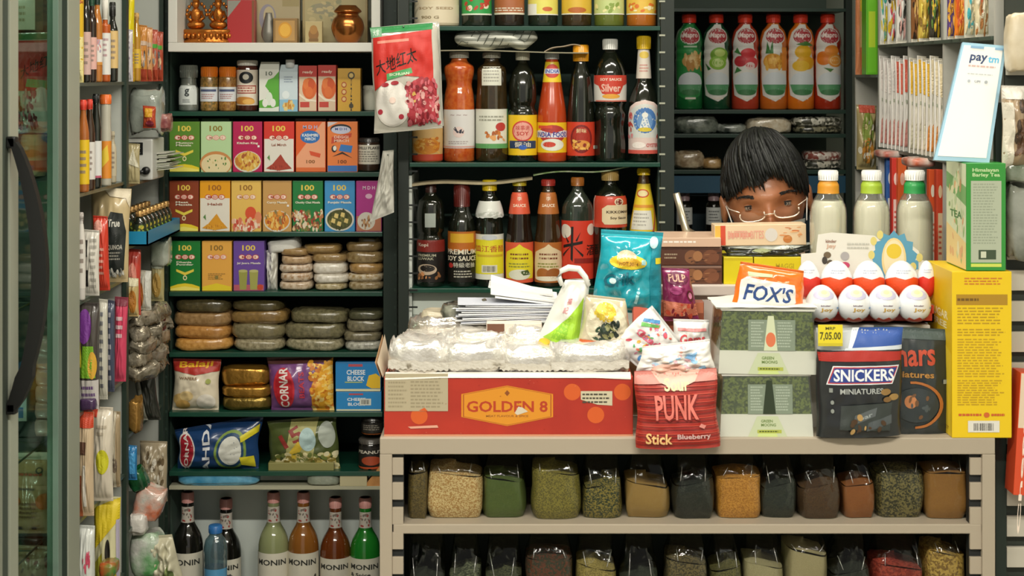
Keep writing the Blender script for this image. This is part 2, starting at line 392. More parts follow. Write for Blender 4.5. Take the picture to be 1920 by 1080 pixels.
# ================================================================== SETTING
DG = '#1f4538'; 
def plate(name, a, b, m):
    mb = MB(); mb.box(a, b, m); return struct(name, mb)
plate('floor', (-1.6, -.5, -.05), (1.8, 5.1, 0), mat('#8d8778', .35, c2='#7d776a', ns=6))
plate('ceiling', (-1.6, -.5, 2.7), (1.8, 5.1, 2.75), mat('#e6e4da', .8, c2='#deddd2', ns=8))
plate('wall_back', (-1.6, 5.0, 0), (1.8, 5.1, 2.7), mat('#9fa79c', .7, c2='#949c92', ns=5))
plate('wall_left', (-1.6, -.5, 0), (-1.5, 5.0, 2.7), mat('#c6c8be', .7, c2='#bfc1b8', ns=5))
plate('wall_right', (1.7, -.5, 0), (1.8, 5.0, 2.7), mat('#c6c8be', .7, c2='#bfc1b8', ns=5))
for i, (x, y, z, e) in enumerate(LAMPS):
    q = empty('ceiling_lamp', ['left', 'right', 'left', 'right'][i]+(' long tube lamp on the ceiling in front of the counter' if y < 2 else ' long tube lamp on the ceiling above the counter'), 'lamp', (x, y, 2.7), 'tube lamps on the ceiling')
    mb = MB(); mb.box((-.55, -.05, -.035), (.55, .05, 0), mat('#e9e9e4', .4), .004); mb.build('lamp_housing', q)
    mb = MB(); mb.tube([(-.52, 0, -.05+.003), (.52, 0, -.05+.003)], .008, mat('#fff4dc', .4, em=3.0), 10); mb.build('tube', q)
# ---------------------------------------------------------------- shelving units
def slot_post(mb, x0, x1, y0, y1, z0, z1, col, tick, tx, step=.042, th=.006):
    mb.box((x0, y0, z0), (x1, y1, z1), mat(col, .5))
    z = z0+.02
    while z < z1-.01:
        mb.box((tx[0], y0-.0015, z), (tx[1], y0+.001, z+th), mat(tick, .5)); z += step
# unit A : behind, left of centre
YA = 3.86
uA = empty('shelving_unit', 'tall dark green metal shelving unit holding the spice cartons and packs of ground spice', 'shelf', (X(516, YA), YA, 0), 'metal shelving units')
oA = Vector(uA.location)
def bx(root, name, a, b, m, bev=0.):
    o0 = Vector(root.location); mb = MB(); mb.box(Vector(a)-o0, Vector(b)-o0, m, bev); return mb.build(name, root)
ax0, ax1 = X(317, YA), X(717, YA)
A_EDGE = [209, 323, 435, 547, 661, 773, 884]
ZA = [Z(e, YA) for e in A_EDGE]
for z in ZA: bx(uA, 'shelf_board', (ax0, YA, z-.011), (ax1, YA+.3, z), mat('#164535', .35, coat=.3), .001)
bx(uA, 'shelf_board', (ax0, YA+.01, Z(1175, YA)-.012), (ax1, YA+.165, Z(1175, YA)), mat('#164535', .35), .001)
bx(uA, 'back_panel', (ax0-.01, YA+.3, Z(960, YA+.3)), (ax1+.01, YA+.31, Z(95, YA)), mat('#17382e', .6))
bx(uA, 'back_panel', (ax0, YA+.17, 0), (ax1, YA+.18, ZA[6]-.012), mat('#e2ebe4', .6))
for a, b in ((303, 315), (719, 744)):
    o0 = Vector(uA.location); mb = MB(); slot_post(mb, X(a, YA)-o0.x, X(b, YA)-o0.x, 0, .03, 0, 2.1, '#16281f', '#2a3d33', (X(b-5, YA)-o0.x, X(b-2, YA)-o0.x)); mb.build('upright', uA)
bx(uA, 'side_panel', (ax0-.012, YA+.03, 0), (ax0-.002, YA+.3, 2.1), mat('#3c5247', .6))
bx(uA, 'side_panel', (ax1+.002, YA+.03, 0), (ax1+.012, YA+.3, 2.1), mat('#2c4036', .6))
bx(uA, 'ledge', (ax0, YA+.0, Z(918, YA)), (ax1, YA+.06, Z(912, YA)), mat('#a9a78f', .6))
# cabinet with white frame on top
YT = 3.80
uT = empty('display_cabinet', 'white framed display cabinet holding gilt idols and a copper pot above the spice shelves', 'cabinet', (X(514, YT), YT, Z(97, YT)))
wm = mat('#d9d8cf', .45)
bx(uT, 'frame_rail', (X(315, YT), YT, Z(97, YT)), (X(713, YT), YT+.34, Z(80, YT)), wm, .002)
bx(uT, 'frame_rail', (X(315, YT), YT, Z(-110, YT)), (X(713, YT), YT+.34, Z(-94, YT)), wm, .002)
bx(uT, 'frame_post', (X(315, YT), YT, Z(80, YT)), (X(332, YT), YT+.34, Z(-94, YT)), wm, .002)
bx(uT, 'frame_post', (X(696, YT), YT, Z(80, YT)), (X(713, YT), YT+.34, Z(-94, YT)), wm, .002)
bx(uT, 'back_panel', (X(332, YT), YT+.33, Z(80, YT)), (X(696, YT), YT+.34, Z(-94, YT)), mat('#8e9184', .6))
ZT = Z(80, YT)
# unit B : centre, sauces
YB = 3.72
uB = empty('shelving_unit', 'tall dark green metal shelving unit with slotted posts holding the sauce bottles', 'shelf', (X(1003, YB), YB, 0), 'metal shelving units')
bx0, bx1 = X(768, YB), X(1238, YB)
ZB = [Z(e, YB) for e in (49, 305, 541)]
for z in ZB: bx(uB, 'shelf_board', (bx0, YB, z-.010), (bx1, YB+.3, z), mat('#164535', .3, coat=.3), .001)
bx(uB, 'back_panel', (bx0-.01, YB+.3, Z(545, YB)), (bx1+.01, YB+.31, 2.1), mat('#1b3b30', .6))
bx(uB, 'back_panel', (bx0+.005, YB+.045, 0), (bx1-.005, YB+.055, ZB[2]-.011), mat('#dde5dc', .6))
bx(uB, 'side_panel', (bx0-.004, YB+.02, 0), (bx0+.004, YB+.3, Z(330, YB)), mat('#dbe1d8', .5))
bx(uB, 'side_panel', (bx0-.004, YB+.02, Z(330, YB)), (bx0+.004, YB+.3, 2.1), mat('#26392f', .5))
bx(uB, 'side_panel', (bx1-.004, YB+.02, 0), (bx1+.004, YB+.3, 2.1), mat('#22352c', .5))
for a, b, t0, t1, tc in ((747, 766, 767, 783, '#0d1410'), (1239, 1264, 1236, 1247, '#a9ab98')):
    o0 = Vector(uB.location); mb = MB(); slot_post(mb, X(a, YB)-o0.x, X(b, YB)-o0.x, 0, .03, 0, 2.1, '#1a241d', tc, (X(t0, YB)-o0.x, X(t1, YB)-o0.x), .0395, .004)
    mb.build('upright', uB)
# alcove unit C
YC = 4.5
uC = empty('shelving_unit', 'dark metal shelving unit in the alcove behind the person, squash bottles on its top shelf', 'shelf', (X(1425, YC), YC, 0), 'metal shelving units')
cx0, cx1 = X(1258, YC), X(1586, YC)
ZC = [Z(e, YC) for e in (206, 251, 319)]
for z in ZC: bx(uC, 'shelf_board', (cx0, YC, z-.011), (cx1, YC+.28, z), mat('#223a30', .4), .001)
bx(uC, 'shelf_board', (cx0, YC, Z(520, YC)-.011), (cx1, YC+.28, Z(520, YC)), mat('#223a30', .4), .001)
bx(uC, 'shelf_board', (cx0, YC, Z(22, YC)-.0), (cx1, YC+.28, Z(16, YC)), mat('#223a30', .4), .001)
bx(uC, 'back_panel', (cx0, YC+.28, 0), (cx1, YC+.29, 2.1), mat('#33443a', .6))
for a, b in ((1250, 1259), (1586, 1598)):
    bx(uC, 'upright', (X(a, YC), YC, 0), (X(b, YC), YC+.03, 2.1), mat('#1c2a23', .5))
bx(uC, 'shelf_skirt', (cx0, YC+.005, Z(362, YC)), (cx1, YC+.012, Z(330, YC)), mat('#1c4a63', .5))
bx(uC, 'back_drawer', (cx0, YC+.2, Z(515, YC)), (cx1, YC+.27, Z(365, YC)), mat('#1c3440', .6))
# left wall unit D (faces right, seen end-on)
XD = -.84
uD = empty('side_shelving_unit', 'white sided shelving unit along the left wall, packed with bottles and packets', 'shelf', (XD-.15, 3.48, 0))
pm = mat('#c3c7bf', .5); dm = mat('#2b3a31', .45)
for y in (3.085, 3.48, 3.849): bx(uD, 'divider_panel', (XD-.3, y-.006, 0), (XD-.004, y+.006, 2.15), pm)
bx(uD, 'back_panel', (XD-.31, 3.08, 0), (XD-.3, 3.855, 2.15), mat('#8f978e', .6))
for y in (3.48, 3.846): bx(uD, 'upright', (XD-.006, y-.010, 0), (XD+.004, y+.010, 2.15), dm)
ZD1 = [EYE-d for d in (.0154, .2314, .441, .658, .866, 1.08)]
ZD2 = [EYE-d for d in (.0154, .2400, .376, .532, .790, 1.0)]
for z in ZD1: bx(uD, 'shelf_board', (XD-.3, 3.095, z-.007), (XD, 3.472, z), mat('#3c4a3f', .35, coat=.3))
for z in ZD2: bx(uD, 'shelf_board', (XD-.3, 3.49, z-.007), (XD, 3.842, z), mat('#3c4a3f', .35, coat=.3))
# right wall unit E (faces left)
XE = .88
uE = empty('side_shelving_unit', 'pale shelving unit along the right wall filled with upright packets', 'shelf', (XE+.15, 3.5, 0))
for y in (2.93, 3.28, 3.57, 3.86, 4.12): bx(uE, 'divider_panel', (XE+.004, y-.005, 0), (XE+.3, y+.005, 2.15), mat('#b9b7ad', .5))
bx(uE, 'back_panel', (XE+.3, 2.93, 0), (XE+.31, 4.12, 2.15), mat('#a5a399', .6))
for z in (EYE+.071, EYE-.173, EYE-.42, EYE-.68): bx(uE, 'shelf_board', (XE, 2.94, z-.007), (XE+.3, 3.85, z), mat('#4a564b', .4))
for z in (EYE+.0, EYE-.235, EYE-.5): bx(uE, 'shelf_board', (XE, 3.87, z-.007), (XE+.3, 4.11, z), mat('#4a564b', .4))
ZE = [EYE+.071, EYE-.173, EYE-.42]
# ---------------------------------------------------------------- sales counter
YK = 2.80; ZK = Z(821, YK); k0, k1 = X(712, YK), X(1866, YK); DKc = .27
uK = empty('sales_counter', 'long beige metal sales counter with slotted ends and shelves of clear grain bags below', 'counter', ((k0+k1)/2, YK, 0))
bm_ = mat('#a89c8a', .45)
bx(uK, 'counter_top', (k0, YK, ZK-.029), (k1, YK+DKc, ZK), bm_, .002)
ZK2 = Z(984, YK)
bx(uK, 'shelf_board', (X(737, YK), YK+.004, ZK2-.017), (X(1842, YK), YK+DKc-.01, ZK2), bm_, .002)
bx(uK, 'shelf_board', (X(737, YK), YK+.004, ZK2-.30), (X(1842, YK), YK+DKc-.01, ZK2-.283), bm_, .002)
bx(uK, 'shelf_board', (X(737, YK), YK+.004, .1), (X(1842, YK), YK+DKc-.01, .12), bm_, .002)
bx(uK, 'back_panel', (k0, YK+DKc-.008, 0), (k1, YK+DKc, ZK-.03), mat('#1c251f', .6))
for sg, a, b in ((0, 712, 735), (1, 1842, 1866)):
    bx(uK, 'corner_post', (X(a, YK), YK+.0, 0), (X(b, YK), YK+.03, ZK-.029), bm_, .001)
    bx(uK, 'side_panel', (X(a, YK) if not sg else X(b, YK)-.004, YK+.03, 0), (X(a, YK)+.004 if not sg else X(b, YK), YK+DKc, ZK-.029), bm_)
    mb = MB(); o0 = Vector(uK.location); q0, q1 = ((735, 756) if not sg else (1820, 1842)); z = ZK-.036
    mb.box((X(q0, YK)-o0.x, .010, 0), (X(q1, YK)-o0.x, .028, ZK-.03), mat('#15191a', .6))
    while z > .15:
        mb.box((X(q0, YK)-o0.x, .004, z-.030), (X(q1, YK)-o0.x, .011, z), bm_, .001); z -= .0435
    mb.build('slotted_strip', uK)
# dark post and slatted stand right of the counter
uS = empty('slatted_stand', 'pale slatted display stand with dark post at the right edge behind the counter', 'stand', (X(1905, 2.86), 2.86, 0))
bx(uS, 'post', (X(1867, 2.86), 2.86, 0), (X(1887, 2.86), 2.875, 1.5), mat('#1d2a24', .5))
for i in range(22):
    z = 1.64-i*.055
    bx(uS, 'slat', (X(1888, 2.86), 2.86, z-.036), (X(2010, 2.86), 2.87, z), mat('#bcb6a8', .5), .001)
bx(uS, 'back_panel', (X(1888, 2.86), 2.872, 0), (X(2010, 2.86), 2.878, 1.72), mat('#2a3029', .6))
# cashier's desk behind the counter
YQ = 3.10; ZQ = Z(533, YQ)
uQ = empty('cashier_desk', 'pale pinkish cashier desk behind the counter, stacked with boxes', 'desk', (X(1390, YQ), YQ, 0))
bx(uQ, 'desk_top', (X(1232, YQ), YQ-.015, ZQ-.02), (X(1600, YQ), YQ+.14, ZQ), mat('#c9bdb4', .5), .002)
bx(uQ, 'front_panel', (X(1236, YQ), YQ, 0), (X(1596, YQ), YQ+.012, ZQ-.02), mat('#cfc2bb', .5))
bx(uQ, 'side_panel', (X(1236, YQ), YQ+.012, 0), (X(1240, YQ), YQ+.135, ZQ-.02), mat('#c9bdb4', .5))
bx(uQ, 'side_panel', (X(1592, YQ), YQ+.012, 0), (X(1596, YQ), YQ+.135, ZQ-.02), mat('#c9bdb4', .5))
# ---------------------------------------------------------------- fridge at the left edge, its door facing right
XF = -.80
def YP(px): return XF*F/(px-960)
uF = empty('display_fridge', 'tall glass door fridge with black curved handle at the left edge', 'fridge', (XF-.3, 2.5, 0))
fz = 2.05; fa, fb = 2.08, YP(144); ff = mat('#a2a696', .35, m=.2)
bx(uF, 'side_panel', (XF-.62, fb-.012, .05), (XF-.012, fb, fz), mat('#1d3229', .5), .001)
bx(uF, 'side_panel', (XF-.62, fa, .05), (XF-.012, fa+.012, fz), mat('#a9aba0', .4), .001)
bx(uF, 'back_panel', (XF-.63, fa, .05), (XF-.62, fb, fz), mat('#2d4a40', .5))
bx(uF, 'top_panel', (XF-.62, fa, fz-.02), (XF, fb, fz), ff)
bx(uF, 'base', (XF-.62, fa, 0), (XF-.01, fb, .08), mat('#24362e', .5))
for nm, a, b, d, m in (('door_frame', -115, -12, .014, mat('#8f9384', .35, m=.2)), ('door_gasket', -12, 14, .001, mat('#39423a', .6)), ('door_frame', 14, 30, .004, ff), ('door_frame', 101, 108, .008, mat('#6f8276', .35, m=.2)), ('door_gasket', 108, 122, .004, mat('#1b2d25', .6)), ('door_frame', 122, 143.6, .006, ff)):
    bx(uF, nm, (XF-.012, YP(a), .08), (XF+d, YP(b), fz-.02), m, .001)
bx(uF, 'door_glass', (XF-.006, YP(30), .08), (XF-.002, YP(101), fz-.02), clear('#c6d8cc', .03, .03, edge=.12))
mb = MB(); N = 24; vs = []; fs = []; o0 = Vector(uF.location); yh = YP(13)
for i in range(N+1):   # curved grab handle
    t = i/N; b = math.sin(math.pi*t)**.75; out = .006+.047*b; th = .005+.010*math.sin(math.pi*t)**.5+(.006 if t > .85 else 0); wd = .009
    z = Z(256+514*t, yh)
    for sx, sy_ in ((-1, -1), (1, -1), (1, 1), (-1, 1)): vs.append((XF-o0.x+out+sx*th*.8, yh-o0.y+sy_*wd, z))
for i in range(N):
    for k in range(4): fs.append((i*4+k, i*4+(k+1) % 4, (i+1)*4+(k+1) % 4, (i+1)*4+k))
fs += [(0, 1, 2, 3), (N*4+3, N*4+2, N*4+1, N*4)]
mb.add(vs, fs, mat('#0b0c0a', .5))
for py in (264, 762): mb.box((XF-o0.x, yh-o0.y-.009, Z(py+14, yh)), (XF-o0.x+.016, yh-o0.y+.009, Z(py-8, yh)), mat('#0b0c0a', .5), .003)
mb.build('handle', uF)
FS = []
YI = 2.86
for py in (330, 560, 838, 1022):
    z = Z(py, YI); FS.append(z); mb = MB(); gm = mat('#8d968c', .35, m=.6)
    for i in range(9): mb.tube([(XF-.05-i*.06-o0.x, fa+.02-o0.y, z-.003), (XF-.05-i*.06-o0.x, fb-.02-o0.y, z-.003)], .002, gm, 5)
    for i in range(12): yy = fa+.03+i*(fb-fa-.06)/11-o0.y; mb.tube([(XF-.05-o0.x, yy, z-.004), (XF-.55-o0.x, yy, z-.004)], .0015, gm, 5)
    mb.build('wire_shelf', uF)
mb = MB(); z = .12
while z < 2.0: mb.box((XF-.035-o0.x, fb-.020-o0.y, z), (XF-.022-o0.x, fb-.0125-o0.y, z+.006), mat('#a5ab9f', .4)); z += .0235
mb.build('slotted_strip', uF)

o0 = Vector(uB.location); mb = MB(); mb.tube([Vector((X(757, YB), YB, Z(50, YB)))-o0, Vector((X(757, 3.55), 3.545, Z(50, 3.55)))-o0], .002, mat('#8a8f88', .3, m=.8), 8); mb.tube([Vector((X(757, YB), YB, Z(62, YB)))-o0, Vector((X(816, 3.6), 3.592, Z(64, 3.6)))-o0], .002, mat('#8a8f88', .3, m=.8), 8); mb.build('hook', uB)
o0 = Vector(uA.location); mb = MB(); mb.tube([Vector((X(730, YA), YA, Z(286, YA)))-o0, Vector((X(728, 3.66), 3.655, Z(290, 3.66)))-o0], .002, mat('#8a8f88', .3, m=.8), 8); mb.build('hook', uA)
# ================================================================== UNIT A GOODS
CR = '#ece4d2'; YW = '#e8cf2a'
def spice(bg, name_txt, kind, c2=None, logo='#e8cb55', cirs='#c4453f', foodcols=None, seed=1):
    a = []
    if kind == 'band': a += [('r', 0, 0, 1, .66, c2)]
    a += [('t', '100', .5, .87, .44, .115, logo)]
    for x in (.27, .5, .73): a += [('e', x, .685, .11, .052, cirs), ('e', x, .685, .09, .038, '#f3dcc8')]
    a += [('t', 'M D H', .5, .685, .46, .045, cirs)]
    if kind == 'wave':
        a += [('t', name_txt, .5, .555, .58, .085, '#f3eed8'), ('p', [(.2, .44), (.5, .37), (.8, .44), (.8, .39), (.5, .31), (.2, .39)], '#e6d24a'), ('e', .5, .26, .07, .05, '#e9dca8'), ('e', .5, .26, .04, .028, bg),
              ('p', [(0, 0), (1, 0), (1, .08), (.75, .13), (.5, .15), (.25, .13), (0, .08)], YW), ('p', [(.0, 0), (1, 0), (1, .04), (.5, .09), (0, .04)], '#f0e36a')]
    elif kind == 'bowl':
        a += [('t', name_txt, .5, .57, .74, .055, '#f3eed8'), ('e', .5, .2, .48, .215, '#d9d3c3'), ('e', .5, .21, .44, .19, foodcols[0]), ('n', seed, 85, .08, .04, .92, .39, .055, foodcols, 1), ('r', .86, .49, .93, .53, '#f2f2ee')]
    elif kind == 'heap':
        a += [('t', name_txt, .5, .52, .5, .05, '#8b4a3a'), ('p', [(.06, .05), (.3, .17), (.55, .36), (.7, .2), (.96, .05), (.5, .02)], foodcols[0]), ('n', seed, 30, .2, .05, .8, .14, .03, foodcols)]
    elif kind == 'band':
        a += [('t', name_txt, .5, .54, .5, .05, '#9a5a42'), ('p', [(.06, .06), (.28, .15), (.56, .35), (.72, .2), (.94, .06), (.5, .02)], foodcols[0]), ('n', seed, 30, .2, .04, .8, .14, .03, foodcols), ('p', [(.1, .28), (.2, .22), (.18, .34)], '#5d8a48')]
    elif kind == 'soup':
        a += [('e', .5, .16, .55, .25, '#c98a4e'), ('e', .5, .14, .5, .21, '#e4d3a4'), ('n', seed, 14, .2, .04, .85, .28, .03, ['#5d8a3e', '#3f6e36', '#d8c48c'])]
    return a
yA = YA+.012
FD = ['#d6a53a', '#e2b75a', '#c0762c', '#e7cf84', '#a95a2a']
def srow(items, zi, y0, y1, grp):
    for it in items:
        x0, x1, col, lab, art = it[:5]; carton(lab, x0+.6, y0, x1-.6, y1, yA, .045, col, art, ZA[zi], grp, side=it[5] if len(it) > 5 else None, name='spice_carton')
G1 = 'spice cartons on the second shelf'; G2 = 'spice cartons on the third shelf'; G3 = 'spice cartons on the fourth shelf'
SP = ' carton on the shelf of upright spice boxes'
srow([(317, 375, '#5b8a2e', 'olive green spice carton with yellow wave, first in the shelf row above the brown carton', spice('#5b8a2e', 'Mutton\nMasala', 'wave')),
 (376, 434, '#b9d9a4', 'pale green carton printed with a bowl of soup', spice('#b9d9a4', '', 'soup', cirs='#d99a86', logo='#8f7a2c')),
 (436, 492, '#b81f55', 'crimson pink spice carton printed with a bowl of yellow curry', spice('#b81f55', 'Kitchen King', 'bowl', foodcols=FD, seed=3)),
 (494, 552, '#d5362a', 'red and white spice carton printed with a heap of red powder', spice('#d5362a', 'Lal Mirch', 'band', '#e2ddd2', foodcols=['#a63c2a', '#b84a32', '#8f2f22'])),
 (554, 611, '#e2622b', 'orange spice carton with a blue oval and split peach corner', [('p', [(0, .3), (0, 0), (1, 0), (1, 1), (.9, 1)], '#eaa37c'), ('t', 'M D H', .48, .9, .5, .07, '#a8b5d8'), ('e', .48, .7, .34, .13, '#2f6fb5'), ('t', 'KASHMIRI', .48, .735, .55, .06, '#eef0ee'), ('t', 'MIRCH', .48, .66, .36, .06, '#eef0ee'), ('p', [(.45, .42), (.85, .36), (.82, .28), (.5, .33)], '#d5512c'), ('t', '100', .5, .2, .3, .07, '#8a5a2c'), ('r', 0, 0, 1, .08, '#d96a34')]),
 (613, 671, '#e9803f', 'orange spice carton with a black arc, blue tag and blue bottom edge', [('r', 0, 0, 1, .12, '#3f73b8'), ('p', [(0, .9), (.35, 1), (0, 1)], '#cfcbd0'), ('e', .45, .86, .36, .1, '#20242c'), ('e', .45, .84, .33, .08, '#c9cbe0'), ('t', 'M D H', .45, .86, .4, .05, '#3d5aa0'), ('p', [(.12, .56), (.8, .7), (.82, .78), (.14, .7)], '#c94a2c'), ('t', 'DEGGI\nMIRCH', .47, .66, .5, .13, '#f2cdb8'), ('p', [(.38, .42), (.8, .38), (.85, .52), (.45, .55)], '#3a7cc4'), ('e', .22, .46, .09, .07, '#22242a'), ('e', .24, .47, .06, .05, '#eae6da'), ('p', [(.15, .3), (.5, .36), (.85, .27), (.5, .4)], '#2a2a2c'), ('t', '100', .5, .2, .3, .07, '#8a4a22')])],
 1, 228, 321, G1)
srow([(317, 373, '#8a3d20', 'dark brown spice carton with yellow wave at its foot', spice('#8a3d20', 'Meat\nMasala', 'wave')),
 (374, 432, '#e9a21c', 'golden and white carton printed with a heap of turmeric', spice('#e9a21c', 'Haldi', 'band', '#e6e0d2', foodcols=['#dd9a22', '#e6ac3a', '#c47f1c'], logo='#a3641c')),
 (433, 490, '#e6bd5f', 'pale gold carton printed with tomatoes and prawns', spice('#e6bd5f', '', 'none', cirs='#d9925f', logo='#9a6a2a')+[('n', 4, 70, .05, .03, .95, .22, .06, ['#d9785a', '#e9b79a', '#c9503a', '#f0d9c0']), ('e', .66, .36, .19, .13, '#d8502e'), ('e', .92, .27, .12, .12, '#e08a62')]),
 (492, 547, '#c79a5a', 'tan carton printed with a bowl of red curry', spice('#c79a5a', 'Curry Masala', 'bowl', cirs='#c8503c', logo='#c79a5a', foodcols=['#d98a2c', '#e5a03c', '#b5561f', '#e9c26a', '#8a7a4a'], seed=8)),
 (548, 606, '#1d7a3c', 'emerald green carton printed with chickpea salad dishes', spice('#1d7a3c', 'Chunky Chat Masala', 'none')+[('t', 'Chunky Chat Masala', .5, .57, .84, .055, '#f3eed8'), ('e', .22, .3, .26, .1, '#dcd8cc'), ('n', 9, 130, .0, .02, 1., .4, .05, ['#b87a4a', '#d9b98a', '#7a4a32', '#e2d2b4', '#6a7a3a', '#a83a2c'])]),
 (608, 666, '#3f93cd', 'sky blue carton printed with a bowl of spinach and cheese', spice('#3f93cd', 'Punjabi Masala', 'none')+[('t', 'Punjabi Masala', .5, .57, .8, .055, '#f3eed8'), ('e', .5, .23, .49, .23, '#d8d6c8'), ('e', .5, .23, .43, .2, '#4c4f22'), ('n', 12, 40, .1, .06, .9, .4, .055, ['#5a5c2a', '#7a7434', '#3c401c'], 1)]+[('p', [(x, y), (x+.13, y-.03), (x+.16, y+.06), (x+.04, y+.08)], '#dfc77c') for x, y in ((.3, .28), (.52, .3), (.4, .12), (.64, .18), (.2, .18))]),
 (667, 716, '#b3328a', 'magenta carton partly hidden by the hanging white cloth', [('t', 'M D H', .5, .87, .5, .07, '#e6cadb'), ('e', .5, .7, .14, .05, '#e3b6cf'), ('r', 0, 0, 1, .3, '#c07a5a'), ('e', .4, .2, .36, .18, '#dcd6c8'), ('n', 5, 30, .15, .08, .7, .3, .05, ['#8a5a32', '#c79a6a'], 1)])],
 2, 339, 433, G2)
srow([(318, 376, '#197a33', 'leaf green spice carton with yellow wave, beside the plain orange yellow carton', spice('#197a33', 'Dhania\nPowder', 'wave')),
 (378, 435, '#e9ac4c', 'orange yellow spice carton standing between the green and the purple cartons', spice('#e9ac4c', '', 'none', cirs='#e3806a', logo='#8f6a2a')+[('p', [(0, 0), (1, 0), (1, .08), (.5, .15), (0, .08)], YW), ('l', .2, .22, .8, .36, 4, '#a8803c'), ('e', .5, .27, .06, .04, '#8a7a3a')]),
 (437, 496, '#6b4aa0', 'purple spice carton printed with two tall glasses', spice('#6b4aa0', 'Jal Jeera Masala', 'none')+[('t', 'Jal Jeera Masala', .5, .555, .8, .05, '#efe8dc'), ('r', 0, 0, 1, .12, '#b85a6a'), ('p', [(.2, .02), (.16, .4), (.46, .4), (.42, .02)], '#9a9a4a'), ('p', [(.55, .02), (.52, .4), (.82, .4), (.78, .02)], '#a3a254'), ('e', .31, .4, .15, .03, '#b9b670'), ('e', .67, .4, .15, .03, '#c0bd7a'), ('e', .88, .07, .1, .06, '#c4452f')])],
 3, 452, 545, G3)
# second row of cartons just showing above the first
for x0, x1, c in ((322, 372, '#3f7a3a'), (378, 430, '#4a7f44'), (553, 612, '#6b4a30'), (616, 668, '#6a3a2a')):
    carton('%s spice carton whose upper edge shows behind the %s carton' % ({'#3f7a3a': 'dark green', '#4a7f44': 'mid green', '#6b4a30': 'brown', '#6a3a2a': 'red brown'}[c], {322: 'olive green', 378: 'pale green soup', 553: 'orange oval', 616: 'blue tagged'}[x0]), x0, 222, x1, 322, yA+.06, .05, c, [('t', '100', .5, .87, .44, .115, '#e8cb55')], ZA[1], 'cartons in the rear row', name='spice_carton')
# ---- top spice shelf
yj = YA+.04
bottle('clear pepper grinder with grey cap and white label', 354, yj, [(122, 16), (140, 16), (146, 14.5), (160, 15), (166, 18.5), (206, 18.5)], clear('#b9c2b8', .16, .05, 0, 1, .35), (122, 146, 16.5, mat('#8d948c', .25, m=.5)), [(160, 196, '#d5dbd8', [('t', 'g', .5, .62, .22, .4, '#30383a'), ('l', .3, .1, .7, .3, 3, '#4a5456')], 'label', 62)], ZA[0], None, name='pepper_grinder', cat='jar', liquid=(mat('#3c3a34', .6, c2='#8a8678', ns=260, kind='vor'), 172))
for cx, t in ((392.5, 'left'), (427, 'right')):
    bottle(('orange capped herb jar, the one beside the pepper grinder' if t == 'left' else 'orange capped spice jar, the one beside the white capped jam jar'), cx, yj, [(140, 14), (146, 16.5), (206, 16.5)], mat('#8a5a2c' if t == 'right' else '#6a5a30', .25, coat=.6, c2='#b58a4a', ns=180), (125, 144, 15.5, '#e07a1e'), [(163, 190, '#d9dde0', [('r', .12, .68, .88, .84, '#4a5678'), ('l', .2, .15, .8, .55, 3, '#b07a7a')], 'label', 75)], ZA[0], 'orange capped spice jars', name='spice_jar', cat='jar')
bottle('brown jam jar with white lid and black round emblem', 464, yj, [(122, 17), (128, 19.5), (206, 19.5)], mat('#4a1f16', .15, coat=.8), (113, 123, 19, '#d8d6cc'), [(131, 197, '#e6dccb', [('e', .5, .78, .24, .17, '#1c2224'), ('e', .5, .8, .1, .08, '#dcd8c8'), ('r', .14, .33, .86, .56, '#a33a30'), ('r', .18, .36, .82, .53, '#ead9c6'), ('l', .2, .37, .8, .52, 2, '#a33a30'), ('e', .42, .13, .36, .11, '#c9883a'), ('e', .6, .1, .2, .08, '#e3b05a')], 'label', 85)], ZA[0], name='jam_jar', cat='jar')
def tetra(label, x0, y0, x1, col, art, slant, capc=None):
    s = yA/F; w_ = (x1-x0)*s; zb = ZA[0]; h = Z(y0, yA)-zb; d = .04
    root = empty('drink_carton', label, 'carton', ((X(x0, yA)+X(x1, yA))/2, yA+d/2, zb))
    mb = MB(); hs = h-.018; hw = w_/2
    vs = [(-hw, -d/2, 0), (hw, -d/2, 0), (hw, d/2, 0), (-hw, d/2, 0), (-hw, -d/2, hs), (hw, -d/2, hs), (hw, d/2, hs), (-hw, d/2, hs), (-hw*.92, -.002, h), (hw*.92, -.002, h), (hw*.92, .002, h), (-hw*.92, .002, h)]
    mb.add(vs, [(0, 1, 5, 4), (1, 2, 6, 5), (2, 3, 7, 6), (3, 0, 4, 7), (4, 5, 9, 8), (5, 6, 10, 9), (6, 7, 11, 10), (7, 4, 8, 11), (8, 9, 10, 11), (3, 2, 1, 0)], mat(col, .35, coat=.3))
    mb.art(art, lambda u, v, o: (-hw+u*w_, -d/2-o, v*hs)); mb.build('carton_body', root)
    if capc:
        mb = MB(); mb.lathe([(.001, h+.012), (.010, h+.012), (.011, h+.010), (.011, h-.008), (.004, h-.008)], mat(capc, .4), 20, c=(.002, -.006, 0)); mb.build('cap', root)
tetra('green and white drink carton with slanted top', 486, 116, 523, '#e6e8de', [('p', [(0, 0), (1, .12), (1, .95), (.72, .8), (.45, .75), (.3, .6), (.5, .48), (.3, .3), (0, .25)], '#5cab3a'), ('e', .5, .3, .18, .16, '#dfe8da'), ('e', .3, .2, .14, .1, '#e9ece4'), ('e', .7, .2, .14, .1, '#e9ece4'), ('t', '10', .5, .9, .34, .1, '#6a7468'), ('r', 0, 0, 1, .08, '#dfe3da')], 1)
tetra('pale blue drink carton with white screw cap', 524, 121, 558, '#cfdfe6', [('r', 0, 0, 1, .3, '#8ec0da'), ('l', .25, .72, .75, .9, 3, '#8a9ab0'), ('e', .5, .14, .34, .09, '#d9b05a'), ('n', 3, 16, .2, .06, .8, .22, .08, ['#c98a3a', '#e6cf8a']), ('e', .35, .42, .2, .1, '#e4eef0')], 1, '#dfe3e2')
